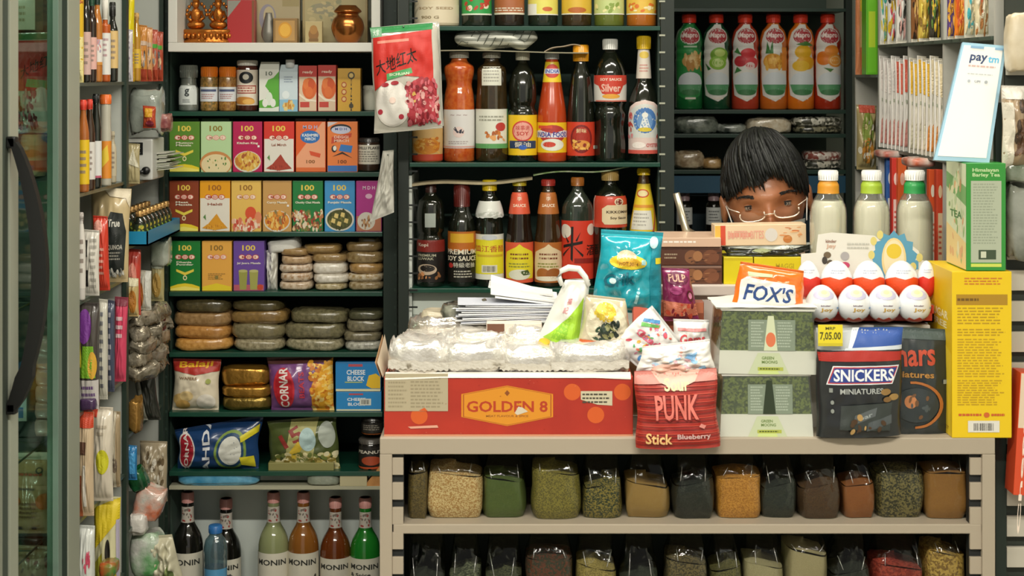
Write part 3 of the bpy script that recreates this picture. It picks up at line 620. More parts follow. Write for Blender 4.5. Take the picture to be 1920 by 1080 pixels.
RB = [('r', 0, .78, 1, 1, '#c23a30'), ('t', 'ready', .5, .86, .6, .08, '#f1d9c6'), ('r', 0, .0, 1, .76, '#dcc3a6'), ('e', .6, .5, .42, .24, '#d8672e'), ('e', .42, .6, .2, .12, '#e27a3c'), ('e', .72, .6, .2, .12, '#cf5626'), ('e', .58, .42, .22, .12, '#e07236'), ('r', .06, .08, .6, .2, '#c4463a'), ('p', [(0, .34), (.4, .22), (1, .2), (1, .24), (.4, .27), (0, .4)], '#eee2cc')]
carton('red carton printed with orange dumplings, next to the blue drink carton', 560, 123, 594, 208, yA, .045, '#c8453a', RB, ZA[0], 'red dumpling cartons', name='food_carton')
carton('red carton printed with orange dumplings, next to the yellow carton', 596, 122, 630, 208, yA, .045, '#c8453a', RB, ZA[0], 'red dumpling cartons', name='food_carton')
carton('mustard yellow carton with upright lettering', 633, 128, 676, 208, yA, .04, '#d8a83c', [('t', 'HING', .6, .4, .4, .13, '#3c3a30', math.pi/2, .5), ('e', .6, .84, .16, .09, '#4a4434'), ('e', .6, .84, .1, .055, '#e2c378')]+[('e', .27, y, .12, .07, '#b5502c') for y in (.28, .45, .62)]+[('e', .27, y, .08, .045, '#e6c080') for y in (.28, .45, .62)]+[('e', .6, .12, .1, .06, '#4a4434')], ZA[0], side='#b98a2e', name='food_carton')
bottle('white lidded tub half hidden by the hanging red pack', 696, yj+.03, [(164, 13), (170, 16), (204, 14)], mat('#c9c8b8', .4), (160, 168, 15, '#dcdccf'), [], ZA[0], name='plastic_tub', cat='jar')
bottle('dark spice jar with cream text label beside the hanging white cloth', 692, yj, [(264, 17), (268, 20), (321, 20)], mat('#3a2a20', .2, coat=.7), (258, 268, 19, '#2e2b28'), [(271, 307, '#ddd8c8', [('t', 'CHILLI FLAKES', .5, .84, .9, .14, '#2f2d28'), ('l', .12, .1, .9, .7, 5, '#8a867a')], 'label', 80)], ZA[1], name='spice_jar', cat='jar')
bottle('dark grinder jar standing at the far left of the top spice shelf', 326, yj+.08, [(108, 6), (118, 8), (206, 8)], mat('#4a5a50', .2, coat=.5), None, [], ZA[0], name='spice_jar', cat='jar')
# ---- stacked packs, fourth shelf
GP = 'small ground spice packs stacked on the fourth shelf'
def stack(rows, labf, zi, grp, dep=.11, Yq=None):
    zb = None
    for i, r_ in enumerate(rows):
        x0, y0, x1, y1, c, c2, lab = r_
        zb = ZA[zi] if i == 0 else zb
        h = (y1-y0)*yA/F
        cushion(lab, x0, y0, x1, y1, yA, dep, mat(c, .22, coat=.7, bump=.55, bs=50, c2=c2, ns=120), zb, grp, seed=i*1.7+x0*.1, rz=.06*math.sin(x0+i*2), roll=.02*math.sin(x0*.7+i*2.7), wr=.26)
        zb += h*.93
N5 = ['lowest', 'second from bottom', 'third from bottom', 'fourth from bottom', 'fifth from bottom', 'topmost']
def cols(name, spec, zi, grp, desc):
    rows = [(a, b, c, d, e, f, g+' pack, '+N5[i]+' in the '+desc) for i, (a, b, c, d, e, f, g) in enumerate(spec)]
    stack(rows, None, zi, grp)
cols('', [(521, 527, 585, 545, '#b39a7c', '#d8c6ae', 'pinkish beige'), (522, 509, 584, 527, '#a8855f', '#d9c9b4', 'beige'), (520, 494, 584, 511, '#b5997c', '#e0d2bf', 'light beige'), (523, 478, 584, 495, '#b09069', '#c9ab86', 'tan'), (524, 464, 580, 479, '#9a7a4e', '#a88a5c', 'brown')], 3, GP, 'small stack beside the white cloth bag')
cols('', [(589, 531, 650, 545, '#9a8a5f', '#cdbf9d', 'olive beige'), (584, 513, 652, 532, '#cfc8b8', '#ece6da', 'white flecked'), (584, 492, 650, 514, '#d9d0bf', '#ece6da', 'white'), (583, 474, 651, 493, '#94774a', '#a68c60', 'brown'), (566, 458, 638, 476, '#8f7140', '#9c8050', 'mustard brown')], 3, GP, 'middle small stack on the fourth shelf')
cols('', [(652, 527, 720, 545, '#86714a', '#b0a080', 'clear wrapped brown'), (650, 514, 720, 530, '#a58a5a', '#d3c7ae', 'silvery tan'), (651, 496, 717, 516, '#9c7a48', '#b59058', 'golden brown'), (647, 475, 719, 499, '#7f6740', '#a08a60', 'folded olive brown'), (646, 458, 716, 477, '#7f6842', '#8d764e', 'dull brown')], 3, GP, 'right end stack on the fourth shelf')
cushion('crumpled olive plastic bag lying on the right small stack', 668, 443, 714, 461, yA+.02, .08, mat('#6a5c3a', .25, coat=.6, bump=.8, bs=60), ZA[3]+(545-460)*yA/F*.93+.003, None, 'plastic_bag', wr=.6)
pouch('white cloth bag slumped against the small spice packs', [(499, 470), (522, 460), (520, 545), (501, 545)], yA+.03, .02, '#d9d8d0', [], ZA[3], None, 'cloth_bag', 'bag', .7, 0, .5, 4, (.02, .02), coat=0)
cushion('white cloth bundle lying over the leftmost small pack stack', 500, 455, 562, 482, yA+.005, .09, mat('#dcdbd3', .6, bump=.8, bs=40), ZA[3]+.089, None, 'cloth_bag', wr=.35, roll=-.12, cat='bag')
# ---- long packs, fifth shelf
GL = 'long ground spice packs stacked on the fifth shelf'
cols('', [(322, 632, 433, 656, '#b5803c', '#cf9c55', 'golden'), (323, 608, 430, 634, '#a8743a', '#c08c4c', 'amber'), (321, 583, 433, 610, '#8a6a42', '#a38258', 'brown'), (324, 560, 430, 586, '#453f28', '#554c30', 'dark olive')], 4, GL, 'fifth shelf stack farthest left')
cols('', [(434, 633, 531, 656, '#7d7458', '#aca284', 'grey beige'), (431, 602, 532, 634, '#6d6548', '#857b5c', 'olive grey'), (429, 577, 538, 602, '#7a6038', '#8d7040', 'mustard brown'), (432, 560, 530, 580, '#4a4228', '#574e30', 'dark')], 4, GL, 'second stack along the fifth shelf')
cols('', [(533, 633, 643, 656, '#6f6a50', '#a59d80', 'shiny grey'), (531, 602, 645, 634, '#625d45', '#7e7759', 'grey olive'), (541, 577, 652, 603, '#5c573c', '#7d7658', 'dull green')], 4, GL, 'third stack along the fifth shelf')
cols('', [(645, 637, 718, 656, '#8f8d80', '#c3c1b3', 'silver'), (641, 620, 714, 639, '#6a634c', '#857d64', 'taupe'), (648, 598, 719, 622, '#6a6450', '#8a8268', 'grey taupe'), (652, 582, 719, 600, '#4a4a35', '#5c5a44', 'dark green')], 4, GL, 'rightmost stack on the fifth shelf')
# ---- sixth shelf
pouch('white and red wafer packet showing pale round crisps', [(326, 672), (414, 674), (410, 770), (323, 770)], yA+.015, .026, '#e3d8bf', [('r', 0, .78, 1, 1, '#b5342a'), ('p', [(0, .8), (.5, .72), (1, .8), (1, .84), (0, .84)], '#b5342a'), ('t', 'Balaji', .5, .9, .7, .13, '#e9b52c', .05), ('t', 'WAFERS', .35, .66, .4, .05, '#8a6a4a'), ('e', .2, .25, .17, .12, '#dcb873'), ('e', .33, .32, .15, .1, '#e6cb90'), ('e', .25, .14, .16, .1, '#d0a65c'), ('e', .75, .2, .2, .16, '#ece6d8'), ('e', .8, .6, .06, .05, '#a8b060')], ZA[5], None, 'wafer_packet', 'packet', seed=2)
gz = ZA[5]
for i, (x0, y0, x1, y1) in enumerate(((413, 746, 508, 772), (412, 727, 509, 749), (411, 693, 506, 730))):
    h = (y1-y0)*yA/F; cushion('gold foil packet, '+['bottom', 'middle', 'bulging top'][i]+' one of the gold stack', x0, y0, x1, y1, yA, .1, mat('#b8893c' if i else '#8a7438', .28, m=.75, bump=.9, bs=38), gz, 'gold foil packets stacked on the sixth shelf', 'foil_packet', seed=i+30, wr=.3); gz += h*.95
pouch('purple crisp packet printed with orange puffed snacks', [(500, 670), (626, 664), (628, 770), (508, 770)], yA+.015, .026, '#7a4a82', [('r', 0, .88, 1, 1, '#5a3330'), ('e', .24, .44, .17, .38, '#c8303c'), ('e', .24, .44, .14, .34, '#b8242e'), ('t', 'CORNAR', .24, .45, .62, .17, '#f0e6e0', math.pi/2, .84), ('t', 'BEATS', .52, .5, .4, .1, '#c23a4c', math.pi/2, .84), ('p', [(.66, 0), (1, 0), (1, .95), (.8, .8), (.68, .5)], '#dd9a2a'), ('n', 7, 110, .66, .02, .99, .88, .05, ['#e8a72e', '#f2c14e', '#c9741c', '#f0cf7a'])], ZA[5], None, 'crisp_packet', 'packet', seed=5)
CB = lambda lower: [('t', 'CHEESE', .45, .66 if not lower else .62, .42, .17, '#e8eef0'), ('t', 'BLOCK', .45, .44 if not lower else .36, .38, .17, '#e8eef0'), ('r', .28, .86, .6, .95, '#b5505a'), ('r', 0, 0, 1, .08, '#dcd8b0')]+([('p', [(.68, .2), (.74, .55), (.9, .62), (1, .5), (1, .1), (.8, .1)], '#e2b92c'), ('r', .2, .3, .6, .33, '#c9d06a')] if not lower else [('r', .52, .3, .78, .66, '#d3d6cc'), ('b', .56, .36, .74, .6)])
carton('blue cheese carton, lower of the two stacked', 630, 735, 715, 771, yA, .075, '#2385c4', CB(1), ZA[5], 'blue cheese cartons', name='cheese_carton')
carton('blue cheese carton with yellow cheese picture, upper of the two', 629, 679, 714, 735, yA, .075, '#1f7fc0', CB(0), ZA[5]+36.6*yA/F, 'blue cheese cartons', name='cheese_carton')
# ---- seventh shelf
pouch('dark blue rice cracker packet with red oval and round green emblem', [(328, 806), (494, 778), (484, 882), (334, 882)], yA+.02, .03, '#1f3f6c', [('e', .12, .5, .105, .42, '#d8d2cc'), ('e', .12, .5, .09, .38, '#a82030'), ('t', 'CORNAR', .12, .5, .66, .09, '#f0e6e0', math.pi/2, .6), ('t', 'LAHDA', .37, .5, .88, .15, '#d9dde2', math.pi/2, .6), ('e', .67, .44, .2, .4, '#7a9440'), ('e', .67, .44, .17, .35, '#20456a'), ('e', .67, .44, .14, .29, '#d9dad0'), ('p', [(.78, .7), (.98, .86), (.99, .72), (.8, .58)], '#d8cb2c'), ('p', [(.78, .3), (.95, .3), (.97, .08), (.8, .14)], '#d8cb2c')], ZA[6], None, 'cracker_packet', 'packet', seed=8)
pouch('green and gold snack packet with diagonal red and gold bands', [(500, 790), (632, 778), (640, 880), (506, 880)], yA+.02, .026, '#4f5a30', [('p', [(.2, 0), (.6, 0), (.75, 1), (.35, 1)], '#a8a468'), ('t', '15', .35, .68, .34, .28, '#8a2f28', .5, .8), ('p', [(.22, .25), (.44, .6), (.52, .5), (.34, .18)], '#d0b238'), ('e', .58, .62, .12, .22, '#a9c3c2'), ('e', .86, .68, .12, .24, '#a8b0a4'), ('n', 21, 110, .1, .03, .97, .35, .05, ['#c9b56a', '#e2d9b0', '#8a7a34', '#6f7a3a', '#ddd3a0'])], ZA[6], None, 'snack_packet', 'packet', seed=11)
carton('flat olive tray lying under the green and gold snack packet', 503, 868, 626, 884, yA-.004, .1, '#8a8650', [], ZA[6], name='tray', cat='tray')
bottle('black jar with orange stripes, lower of the two at the end of the seventh shelf', 695, yj, [(827, 20), (832, 22), (884, 22)], mat('#1f1c19', .2, coat=.6), (820, 829, 22, '#4a4640'), [(834, 876, '#25221f', [('t', 'PEANUT', .5, .78, .8, .14, '#cfc8b8'), ('r', 0, .0, 1, .12, '#c2522a'), ('e', .55, .4, .3, .2, '#a5482a')], 'label', 85)], ZA[6], 'black jars', name='dark_jar', cat='jar')
bottle('black jar, upper of the two at the end of the seventh shelf', 699, yj, [(784, 19), (788, 21), (820, 21)], mat('#1f1c19', .2, coat=.6), (778, 786, 21, '#2c2a26'), [(790, 816, '#2a2723', [('r', 0, 0, 1, .14, '#b5622a'), ('l', .2, .4, .8, .9, 3, '#8a8478')], 'label', 85)], ZA[6]+64.6*yj/F, 'black jars', name='dark_jar', cat='jar')
# ---- ledge below
zl = Z(912, YA)
cushion('blue plastic wrapped pack lying on the ledge under the seventh shelf', 330, 887, 486, 913, YA+.002, .055, mat('#3f8db5', .2, coat=.7, bump=1., bs=30, c2='#68aaca', ns=30), zl, None, 'plastic_pack', wr=.3)
cushion('clear plastic roll lying on the ledge', 574, 889, 636, 913, YA+.002, .05, mat('#8d9484', .15, coat=.9, bump=1., bs=40), zl, None, 'plastic_roll', wr=.25)
carton('cream block carton lying on the ledge', 637, 889, 688, 912, YA+.002, .05, '#b9b08c', [], zl)
mb = MB(); mb.add([(-.02, -.02, 0), (.02, -.02, 0), (.02, .02, 0), (-.02, .02, 0), (.015, -.02, .045), (.02, -.02, .05), (.02, .02, .05), (.015, .02, .045)], [(0, 1, 5, 4), (1, 2, 6, 5), (2, 3, 7, 6), (3, 0, 4, 7), (4, 5, 6, 7), (0, 3, 2, 1)], mat('#c08a50', .6, c2='#a8743e', ns=40))
meta(mb.build('wooden_wedge', None, (X(700, YA+.02), YA+.024, zl)), 'orange brown wooden wedge at the right end of the ledge', 'wedge')
# ---- syrup bottles at the bottom
zs = Z(1175, YA); GS = 'syrup bottles at the bottom of the left unit'
def syrup(lab, cx, Y, body, lc='#ddd8c6', dy=0, liq=None, txt='MONIN', fruit=()):
    return bottle(lab, cx, Y, [(922+dy, 9), (940+dy, 9), (942+dy, 11), (950+dy, 11), (978+dy, 12.5), (1000+dy, 24), (1020+dy, 28.5), (1172, 28.5)], body, (922+dy, 941+dy, 11.5, '#e8a8a0'),
                  [(948+dy, 977+dy, '#d8d0c4', [('n', 3, 20, .2, .1, .8, .9, .08, ['#8a8278', '#b0403a'])], 'neck_label'), (1030+dy, 1150, lc, [('t', txt, .5, .86, .72, .09, '#2f312c')]+list(fruit), 'label', 82)], zs, GS, name='syrup_bottle', liquid=liq)
dk = mat('#14130f', .1, coat=.8)
syrup('black syrup bottle with white neck band at the left end', 352, YA+.07, dk, fruit=[('e', .6, .5, .2, .12, '#c9a03a')])
syrup('black syrup bottle partly hidden behind the water bottle', 424, YA+.115, dk, dy=12, fruit=[('n', 3, 24, .2, .2, .8, .7, .08, ['#55585a'])])
syrup('pale clear syrup bottle with a palm leaf on its label', 513, YA+.07, mat('#8d9468', .08, coat=.8), fruit=[('p', [(.55, .5), (.8, .62), (.6, .55), (.85, .45), (.6, .5), (.7, .3), (.56, .46), (.4, .36), (.53, .5), (.45, .65)], '#3f5a3c')])
syrup('amber syrup bottle with hazelnuts on its label', 569, YA+.07, mat('#8a5722', .08, coat=.8), fruit=[('n', 4, 14, .15, .35, .85, .65, .06, ['#8a5a2c', '#3c3a30', '#c07a3a'])])
syrup('red brown syrup bottle with dark beans on its label', 629, YA+.08, mat('#6a3414', .08, coat=.8), dy=10, fruit=[('n', 5, 18, .15, .3, .85, .65, .06, ['#4a2a1c', '#3c3a30', '#8a8a3a'])])
syrup('bright green syrup bottle with green apples on its label', 685, YA+.08, mat('#1f7a26', .08, coat=.8), dy=10, fruit=[('e', .65, .55, .14, .12, '#4aa83a'), ('e', .62, .25, .16, .14, '#5ab840'), ('t', '& Spice', .4, .72, .5, .08, '#2f312c')])
bottle('small clear water bottle with blue cap, standing before the black bottles', 404, YA+.0, [(998, 11), (1004, 13), (1012, 19), (1030, 22), (1075, 21), (1170, 22)], clear('#a9c9d2', .14, .05, .2, 30, .18), (984, 998, 12.5, '#2f6fb0'), [(1062, 1110, mat('#5fa3cf', .3), [], 'label')], zs+.0, name='water_bottle')
# ---- cabinet goods
yt = YT+.06; gold = mat('#b8702c', .3, m=.8, bump=.8, bs=60); copper = mat('#b5733c', .22, m=.9)
root = empty('idol_figurine', 'ornate gilt twin idol figurine seated in a basket shaped base', 'figurine', (X(384, yt), yt+.03, ZT))
mb = MB(); mb.lathe([(.06, 0), (.058, .006), (.05, .012), (.054, .02), (.062, .028), (.06, .034), (.02, .034)], gold, 24, .5)
for i in range(24):
    t = i*math.pi/12; mb.ell((.058*math.sin(t), -.03*math.cos(t), .018), (.005, .005, .007), gold, 8, 6)
mb.build('base', root)
for sx in (-1, 1):
    mb = MB(); cx = sx*.027
    mb.ell((cx, 0, .045), (.022, .016, .012), gold, 14, 8); mb.ell((cx, 0, .068), (.013, .010, .02), gold, 12, 8); mb.ell((cx, -.002, .094), (.0085, .0085, .010), gold, 12, 8)
    mb.lathe([(.009, .1), (.007, .112), (.002, .124)], gold, 12, c=(cx, 0, 0))
    mb.tube([(cx-.012, 0, .078), (cx-.02, -.004, .062), (cx-.010, -.012, .054)], .004, gold, 6); mb.tube([(cx+.012, 0, .078), (cx+.02, -.004, .062), (cx+.010, -.012, .054)], .004, gold, 6)
    for k in range(10):
        t = k*math.pi/9; mb.ell((cx+.024*math.cos(t), .008, .07+.03*math.sin(t)), (.004, .003, .005), gold, 6, 5)
    mb.build('idol', root)
carton('red picture box behind the gilt idol figurine', 426, 0, 478, 78, yt+.02, .03, '#a8282a', [('p', [(0, .6), (.5, 1), (0, 1)], '#8a8a80'), ('r', .9, 0, 1, 1, '#7a4a2a')], ZT, name='picture_box')
carton('beige framed picture box leaning at the back, left of the copper pot', 481, -6, 562, 78, yt+.06, .03, '#a89a78', [('e', .25, .55, .2, .3, '#8a8690'), ('e', .28, .58, .13, .22, '#b3a684'), ('r', .0, .95, 1, 1, '#6a4a2a'), ('r', .6, .8, 1, 1, '#988a60')], ZT, name='picture_box')
carton('small open gift box holding a round gold coin', 512, 34, 557, 78, yt-.01, .035, '#8a6a3a', [('r', .08, .08, .92, .92, '#b08a50'), ('e', .5, .52, .3, .34, '#c98f2e'), ('e', .5, .52, .23, .27, '#dba83e')], ZT, name='gift_box')
carton('tan framed picture box behind the copper pot', 567, -6, 689, 78, yt+.06, .03, '#9c8a5e', [('r', .03, .04, .97, .96, '#a89c72'), ('e', .3, .75, .2, .12, '#8f8a70'), ('n', 6, 30, .1, .5, .6, .95, .05, ['#8a8a6a', '#b5a67a'])], ZT, name='picture_box')
carton('pale small plaque box with a brown figure', 572, 40, 604, 78, yt, .02, '#b3a272', [('e', .5, .4, .32, .32, '#8a6232'), ('e', .5, .62, .24, .22, '#a3773c'), ('r', .2, .05, .8, .2, '#7a5a30')], ZT, name='gift_box')
bottle('round copper water pot with flared rim', 652, yt-.01, [(10, 16), (16, 22), (22, 26), (27, 20), (36, 27), (50, 31), (64, 28), (78, 20)], copper, None, [], ZT, None, name='copper_pot', cat='jar')
bottle('small grey jug silhouette standing beside the coin gift box', 504, yt+.01, [(24, 6), (34, 8), (50, 12), (66, 14), (78, 8)], mat('#7d7a72', .4, m=.4), None, [], ZT, None, name='metal_jug', cat='jar')
# ================================================================== UNIT B SAUCES (centre)
yB = YB+.05; ST = mat('#d8d8cc', .5)
blk = mat('#14170f', .1, coat=.9); brn = mat('#2a1b0c', .1, coat=.9); dgl = mat('#1a1f17', .08, coat=1.)
BL = lambda c, c2=None, ns=150, r=.12: mat(c, r, coat=.9, c2=c2, ns=ns)
g1 = None
bottle('tall jar bottle of orange red chilli sauce with white rooster label', 861, yB, [(108, 15), (116, 17), (124, 27), (136, 28), (158, 24), (176, 27), (200, 29), (303, 29)], BL('#b5481c', '#c9682c', 90), (97, 109, 18, '#a8a698'),
  [(205, 277, '#dedbd8', [('t', '~ ~ ~', .5, .86, .4, .03, '#b09a98'), ('e', .5, .42, .13, .14, '#e6cfc8'), ('p', [(.38, .5), (.46, .4), (.6, .38), (.62, .46), (.56, .5), (.48, .44), (.42, .56)], '#2a3040'), ('l', .25, .1, .75, .2, 2, '#b5a8a8'), ('r', 0, .02, 1, .06, '#d5a8a0')])], ZB[1])
bottle('brown jar bottle with white price sticker and white green label', 922, yB, [(108, 14), (118, 16), (128, 27), (160, 28), (176, 29), (200, 30), (303, 30)], BL('#3a2a14', '#2c2412'), (98, 109, 17, '#8f8d7e'),
  [(204, 277, '#dcdccd', [('r', 0, 0, 1, .12, '#5a9a5a'), ('r', .93, 0, 1, 1, '#3f8a4a'), ('e', .72, .55, .13, .11, '#b83a34'), ('n', 3, 14, .3, .2, .8, .42, .06, ['#c97a3a', '#dda060', '#a85a2a']), ('l', .2, .68, .85, .85, 2, '#9a9a8a')]),
   (125, 160, '#dcdccc', [('l', .1, .15, .9, .85, 4, '#aaa89c')], 'price_sticker', 40)], ZB[1])
bottle('black sauce bottle with beige cap and yellow label', 980, yB, [(112, 8), (118, 10), (135, 20), (160, 26), (190, 26), (200, 23), (212, 27), (303, 27)], blk, (96, 113, 13, '#b9b5a0'),
  [(215, 290, '#e6bd1c', [('e', .5, .6, .28, .26, '#c8413a'), ('e', .5, .6, .24, .22, '#e2a090'), ('t', '味事達', .5, .68, .34, .12, '#b8302a'), ('t', 'SOY', .5, .54, .3, .1, '#b8302a'), ('r', .12, .17, .88, .36, '#2a3a5c'), ('t', '醬油', .5, .265, .4, .13, '#dfd6c0'), ('e', .5, .2, .1, .06, '#2a5ab0')])], ZB[1])
bottle('orange red hot sauce bottle with yellow and blue labels', 1035, yB, [(110, 11), (118, 13), (140, 16), (155, 18), (180, 22), (205, 26), (225, 27.5), (303, 27.5)], BL('#b5401a'), (98, 111, 13, '#b3b5b0'),
  [(116, 154, '#e8c628', [('e', .5, .55, .36, .34, '#c8483c'), ('r', .08, .42, .92, .66, '#cfd2e0'), ('t', 'INDIA', .5, .54, .7, .18, '#3a4a9a')], 'neck_label', 75),
   (229, 285, '#e6c020', [('e', .5, .62, .36, .3, '#b03a34'), ('p', [(0, .5), (1, .5), (1, .72), (.8, .74), (.5, .64), (.2, .74), (0, .72)], '#dddde2'), ('t', 'INDIA FOOD', .5, .6, .86, .17, '#2f3f96'), ('e', .5, .26, .3, .2, '#dfe0d2'), ('e', .42, .27, .16, .09, '#c9402c'), ('r', .1, .8, .5, .9, '#cf4a34')])], ZB[1])
bottle('slim dark sauce bottle with orange cap and red label', 1089, yB, [(113, 11), (124, 13), (140, 18), (170, 22), (226, 26), (303, 26)], blk, (84, 115, 14.5, '#de9a1c'),
  [(228, 291, '#c93a22', [('e', .5, .5, .3, .42, '#7a1c18'), ('e', .5, .52, .24, .34, '#a82e20'), ('t', '鮮味', .5, .74, .26, .13, '#e2c89a'), ('e', .5, .32, .24, .14, '#d8903a'), ('n', 8, 22, .3, .18, .7, .44, .05, ['#e6b45a', '#c0602a', '#8a2a1c']), ('r', .86, .2, .97, .3, '#e2ded0')])], ZB[1])
bottle('large ribbed dark soy bottle with white cap and red white label', 1144, yB, [(92, 9), (98, 12), (118, 24), (138, 30), (192, 30), (200, 27), (214, 30), (240, 27), (270, 30), (303, 29)], blk, (73, 93, 14, '#deded8'),
  [(141, 190, '#dcd6cc', [('p', [(0, .7), (0, 1), (1, 1), (1, .7), (.8, .6), (.7, .3), (.5, .22), (.3, .3), (.2, .6)], '#c8402f'), ('t', 'SOY SAUCE', .5, .84, .5, .1, '#ecd9c6'), ('t', 'Silver', .5, .52, .44, .3, '#e6b9a8'), ('e', .5, .2, .2, .09, '#e0a23a'), ('r', .1, 0, 1, .05, '#c86a5a')])], ZB[1])
bottle('dark bottle with yellow cap, white neck label and arched pink label', 1207, yB, [(90, 10), (96, 11), (146, 14), (155, 15), (170, 22), (186, 27), (200, 29), (303, 29)], blk, (67, 92, 13, '#dcb51f'),
  [(92, 147, '#dad0c2', [('e', .5, .8, .3, .12, '#e0c25a'), ('l', .25, .2, .75, .5, 3, '#c98a80')], 'neck_label'),
   (187, 287, None, [('p', [(0, 0), (1, 0), (1, .72), (.9, .87), (.72, .96), (.5, 1), (.28, .96), (.1, .87), (0, .72)], '#dcc6be'), ('p', [(.08, .3), (.92, .3), (.92, .68), (.84, .82), (.7, .9), (.5, .93), (.3, .9), (.16, .82), (.08, .68)], '#cfd2cc'), ('e', .5, .62, .28, .24, '#4a78b5'), ('e', .5, .6, .18, .17, '#6f96c4'), ('p', [(.36, .44), (.5, .8), (.64, .44)], '#dfe3e2'), ('e', .5, .72, .07, .05, '#e8e6dc'), ('e', .5, .45, .16, .04, '#d8c03a'), ('r', 0, 0, 1, .07, '#c9564a'), ('e', .35, .16, .16, .06, '#ece2da'), ('t', 'OYSTER', .68, .16, .3, .07, '#c04a48'), ('n', 3, 16, .02, .3, .2, .75, .05, ['#c0453a', '#d8868a']), ('n', 4, 12, .82, .3, .98, .75, .05, ['#c0453a', '#9aa06a'])])], ZB[1])
bottle('orange preserve jar with red base below the hanging red pack', 801, yB-.01, [(214, 24), (220, 29), (303, 29)], BL('#c9a05a', '#d8b070', 40), (205, 216, 28, '#c9bba0'),
  [(288, 303, '#c94a30', [], 'base_band'), (238, 288, '#d9b070', [('e', .5, .3, .34, .3, '#d98a2c'), ('n', 5, 30, .2, .05, .85, .6, .07, ['#e09a34', '#c9742a', '#eab45c'])])], ZB[1], name='preserve_jar', cat='jar')
# shelf 2
bottle('black coffee drink bottle with small grey sticker and red topped label', 808, yB, [(350, 8), (366, 12), (376, 22), (400, 26), (432, 25), (440, 22), (450, 26), (530, 26)], blk, (344, 366, 10, '#3a1c16'),
  [(448, 526, '#1a1512', [('r', 0, .72, 1, 1, '#7a2018'), ('t', 'Kopi', .3, .88, .3, .1, '#c9b8a8'), ('t', 'PREMIUM\nLUWAK', .4, .6, .5, .14, '#a8a48c'), ('e', .4, .3, .27, .13, '#b9a48c'), ('e', .42, .33, .2, .08, '#1c1612'), ('n', 4, 14, .1, .08, .8, .2, .05, ['#c98a5a', '#8a5a34'])]), (398, 424, None, [('r', .1, 0, .9, 1, '#a8b0a8')], 'price_sticker', 28)], ZB[2])
bottle('dark soy bottle with maroon cap and black orange label', 866, yB, [(386, 15), (396, 16), (410, 22), (430, 26), (530, 26)], blk, (345, 387, 15, '#5c1c16'),
  [(432, 526, '#17140f', [('p', [(0, .62), (1, .62), (1, 1), (0, 1)], '#b5641e'), ('r', .18, .78, .85, .96, '#d9a82c'), ('t', 'PREMIUM', .5, .6, .9, .1, '#dcd2bc'), ('t', 'SOY SAUCE', .5, .47, .9, .1, '#dcd2bc'), ('t', '特級老抽', .58, .34, .6, .1, '#c9c4b4'), ('e', .2, .33, .08, .05, '#b0302a'), ('l', .3, .08, .85, .24, 3, '#b9b4a4')])], ZB[2])
bottle('dark bottle with yellow cap, white foil shoulder and yellow white label', 918, yB, [(356, 12), (366, 13), (378, 20), (400, 26), (414, 25), (424, 26), (541, 27)], blk, (337, 357, 13.5, '#e2c21c'),
  [(376, 406, '#d9dad2', [('n', 3, 30, .0, .0, 1, .3, .08, ['#b9bcb2', '#e9e9e4'])], 'foil_collar'), (437, 521, '#dddcce', [('r', .04, .12, .96, .88, '#e0d42a'), ('t', '鎮江香醋', .5, .68, .86, .15, '#b5402a'), ('r', .15, .5, .9, .55, '#c9a82a'), ('r', .3, .15, .7, .32, '#ddd9c4'), ('b', .34, .17, .66, .3), ('e', .5, .93, .2, .06, '#c4c8cc')])], ZB[2])
def cone_b(lab, cx, c1, c2, fruit, txt, capc, body):
    bottle(lab, cx, yB, [(347, 11), (356, 12), (364, 15), (400, 20), (430, 23), (452, 26), (530, 26)], body, (336, 348, 13, capc),
      [(360, 400, c1, [('t', '李', .5, .72, .2, .2, '#f0dcc4'), ('t', txt, .5, .4, .5, .14, '#f0dcc4')], 'neck_label'), (452, 527, c1, [('p', [(.08, .1), (.92, .1), (.96, .5), (.9, .75), (.6, .88), (.5, .96), (.4, .88), (.1, .75), (.04, .5)], c2), ('l', .25, .55, .75, .75, 2, '#7a3a22'), ('l', .2, .36, .8, .5, 2, '#8a8a3a')]+fruit)], ZB[2])
cone_b('sauce bottle with coral neck label and orange yellow oval label', 974, '#d9583a', '#e2d22c', [('e', .5, .2, .3, .13, '#dedcc8'), ('p', [(.5, .28), (.72, .32), (.8, .2), (.6, .18)], '#4a5a2c')], 'SAUCE', '#c9b42c', BL('#20140c'))
cone_b('sauce bottle with brown neck label and beige walnut label', 1028, '#b0672c', '#dcc7a0', [('e', .34, .22, .18, .14, '#a8652c'), ('e', .64, .22, .2, .14, '#9a5a26'), ('e', .5, .1, .4, .06, '#e6dcc4')], 'SAUCE', '#b5362c', BL('#34220f'))
bottle('square shouldered dark bottle with large red label and black brushed writing', 1083, yB, [(346, 10), (358, 12), (370, 20), (384, 28), (400, 30), (541, 30)], mat('#2c332a', .1, coat=.9), (332, 348, 12, '#b8702c'),
  [(412, 521, '#cf3b26', [('e', .18, .82, .17, .12, '#dcd0c0'), ('e', .84, .85, .13, .1, '#dcc8b8'), ('p', [(.34, .9), (.4, .9), (.38, .3), (.33, .34)], '#1c1410'), ('p', [(.12, .58), (.6, .66), (.6, .61), (.12, .53)], '#1c1410'), ('p', [(.16, .78), (.3, .64), (.26, .62)], '#1c1410'), ('p', [(.56, .82), (.44, .66), (.48, .65)], '#1c1410'), ('p', [(.36, .58), (.12, .38), (.1, .42)], '#1c1410'), ('p', [(.38, .58), (.62, .42), (.6, .38)], '#1c1410'), ('t', '酒', .82, .5, .26, .18, '#2a1410'), ('r', .42, .28, .95, .36, '#8a2018')])], ZB[2], sy=.8)
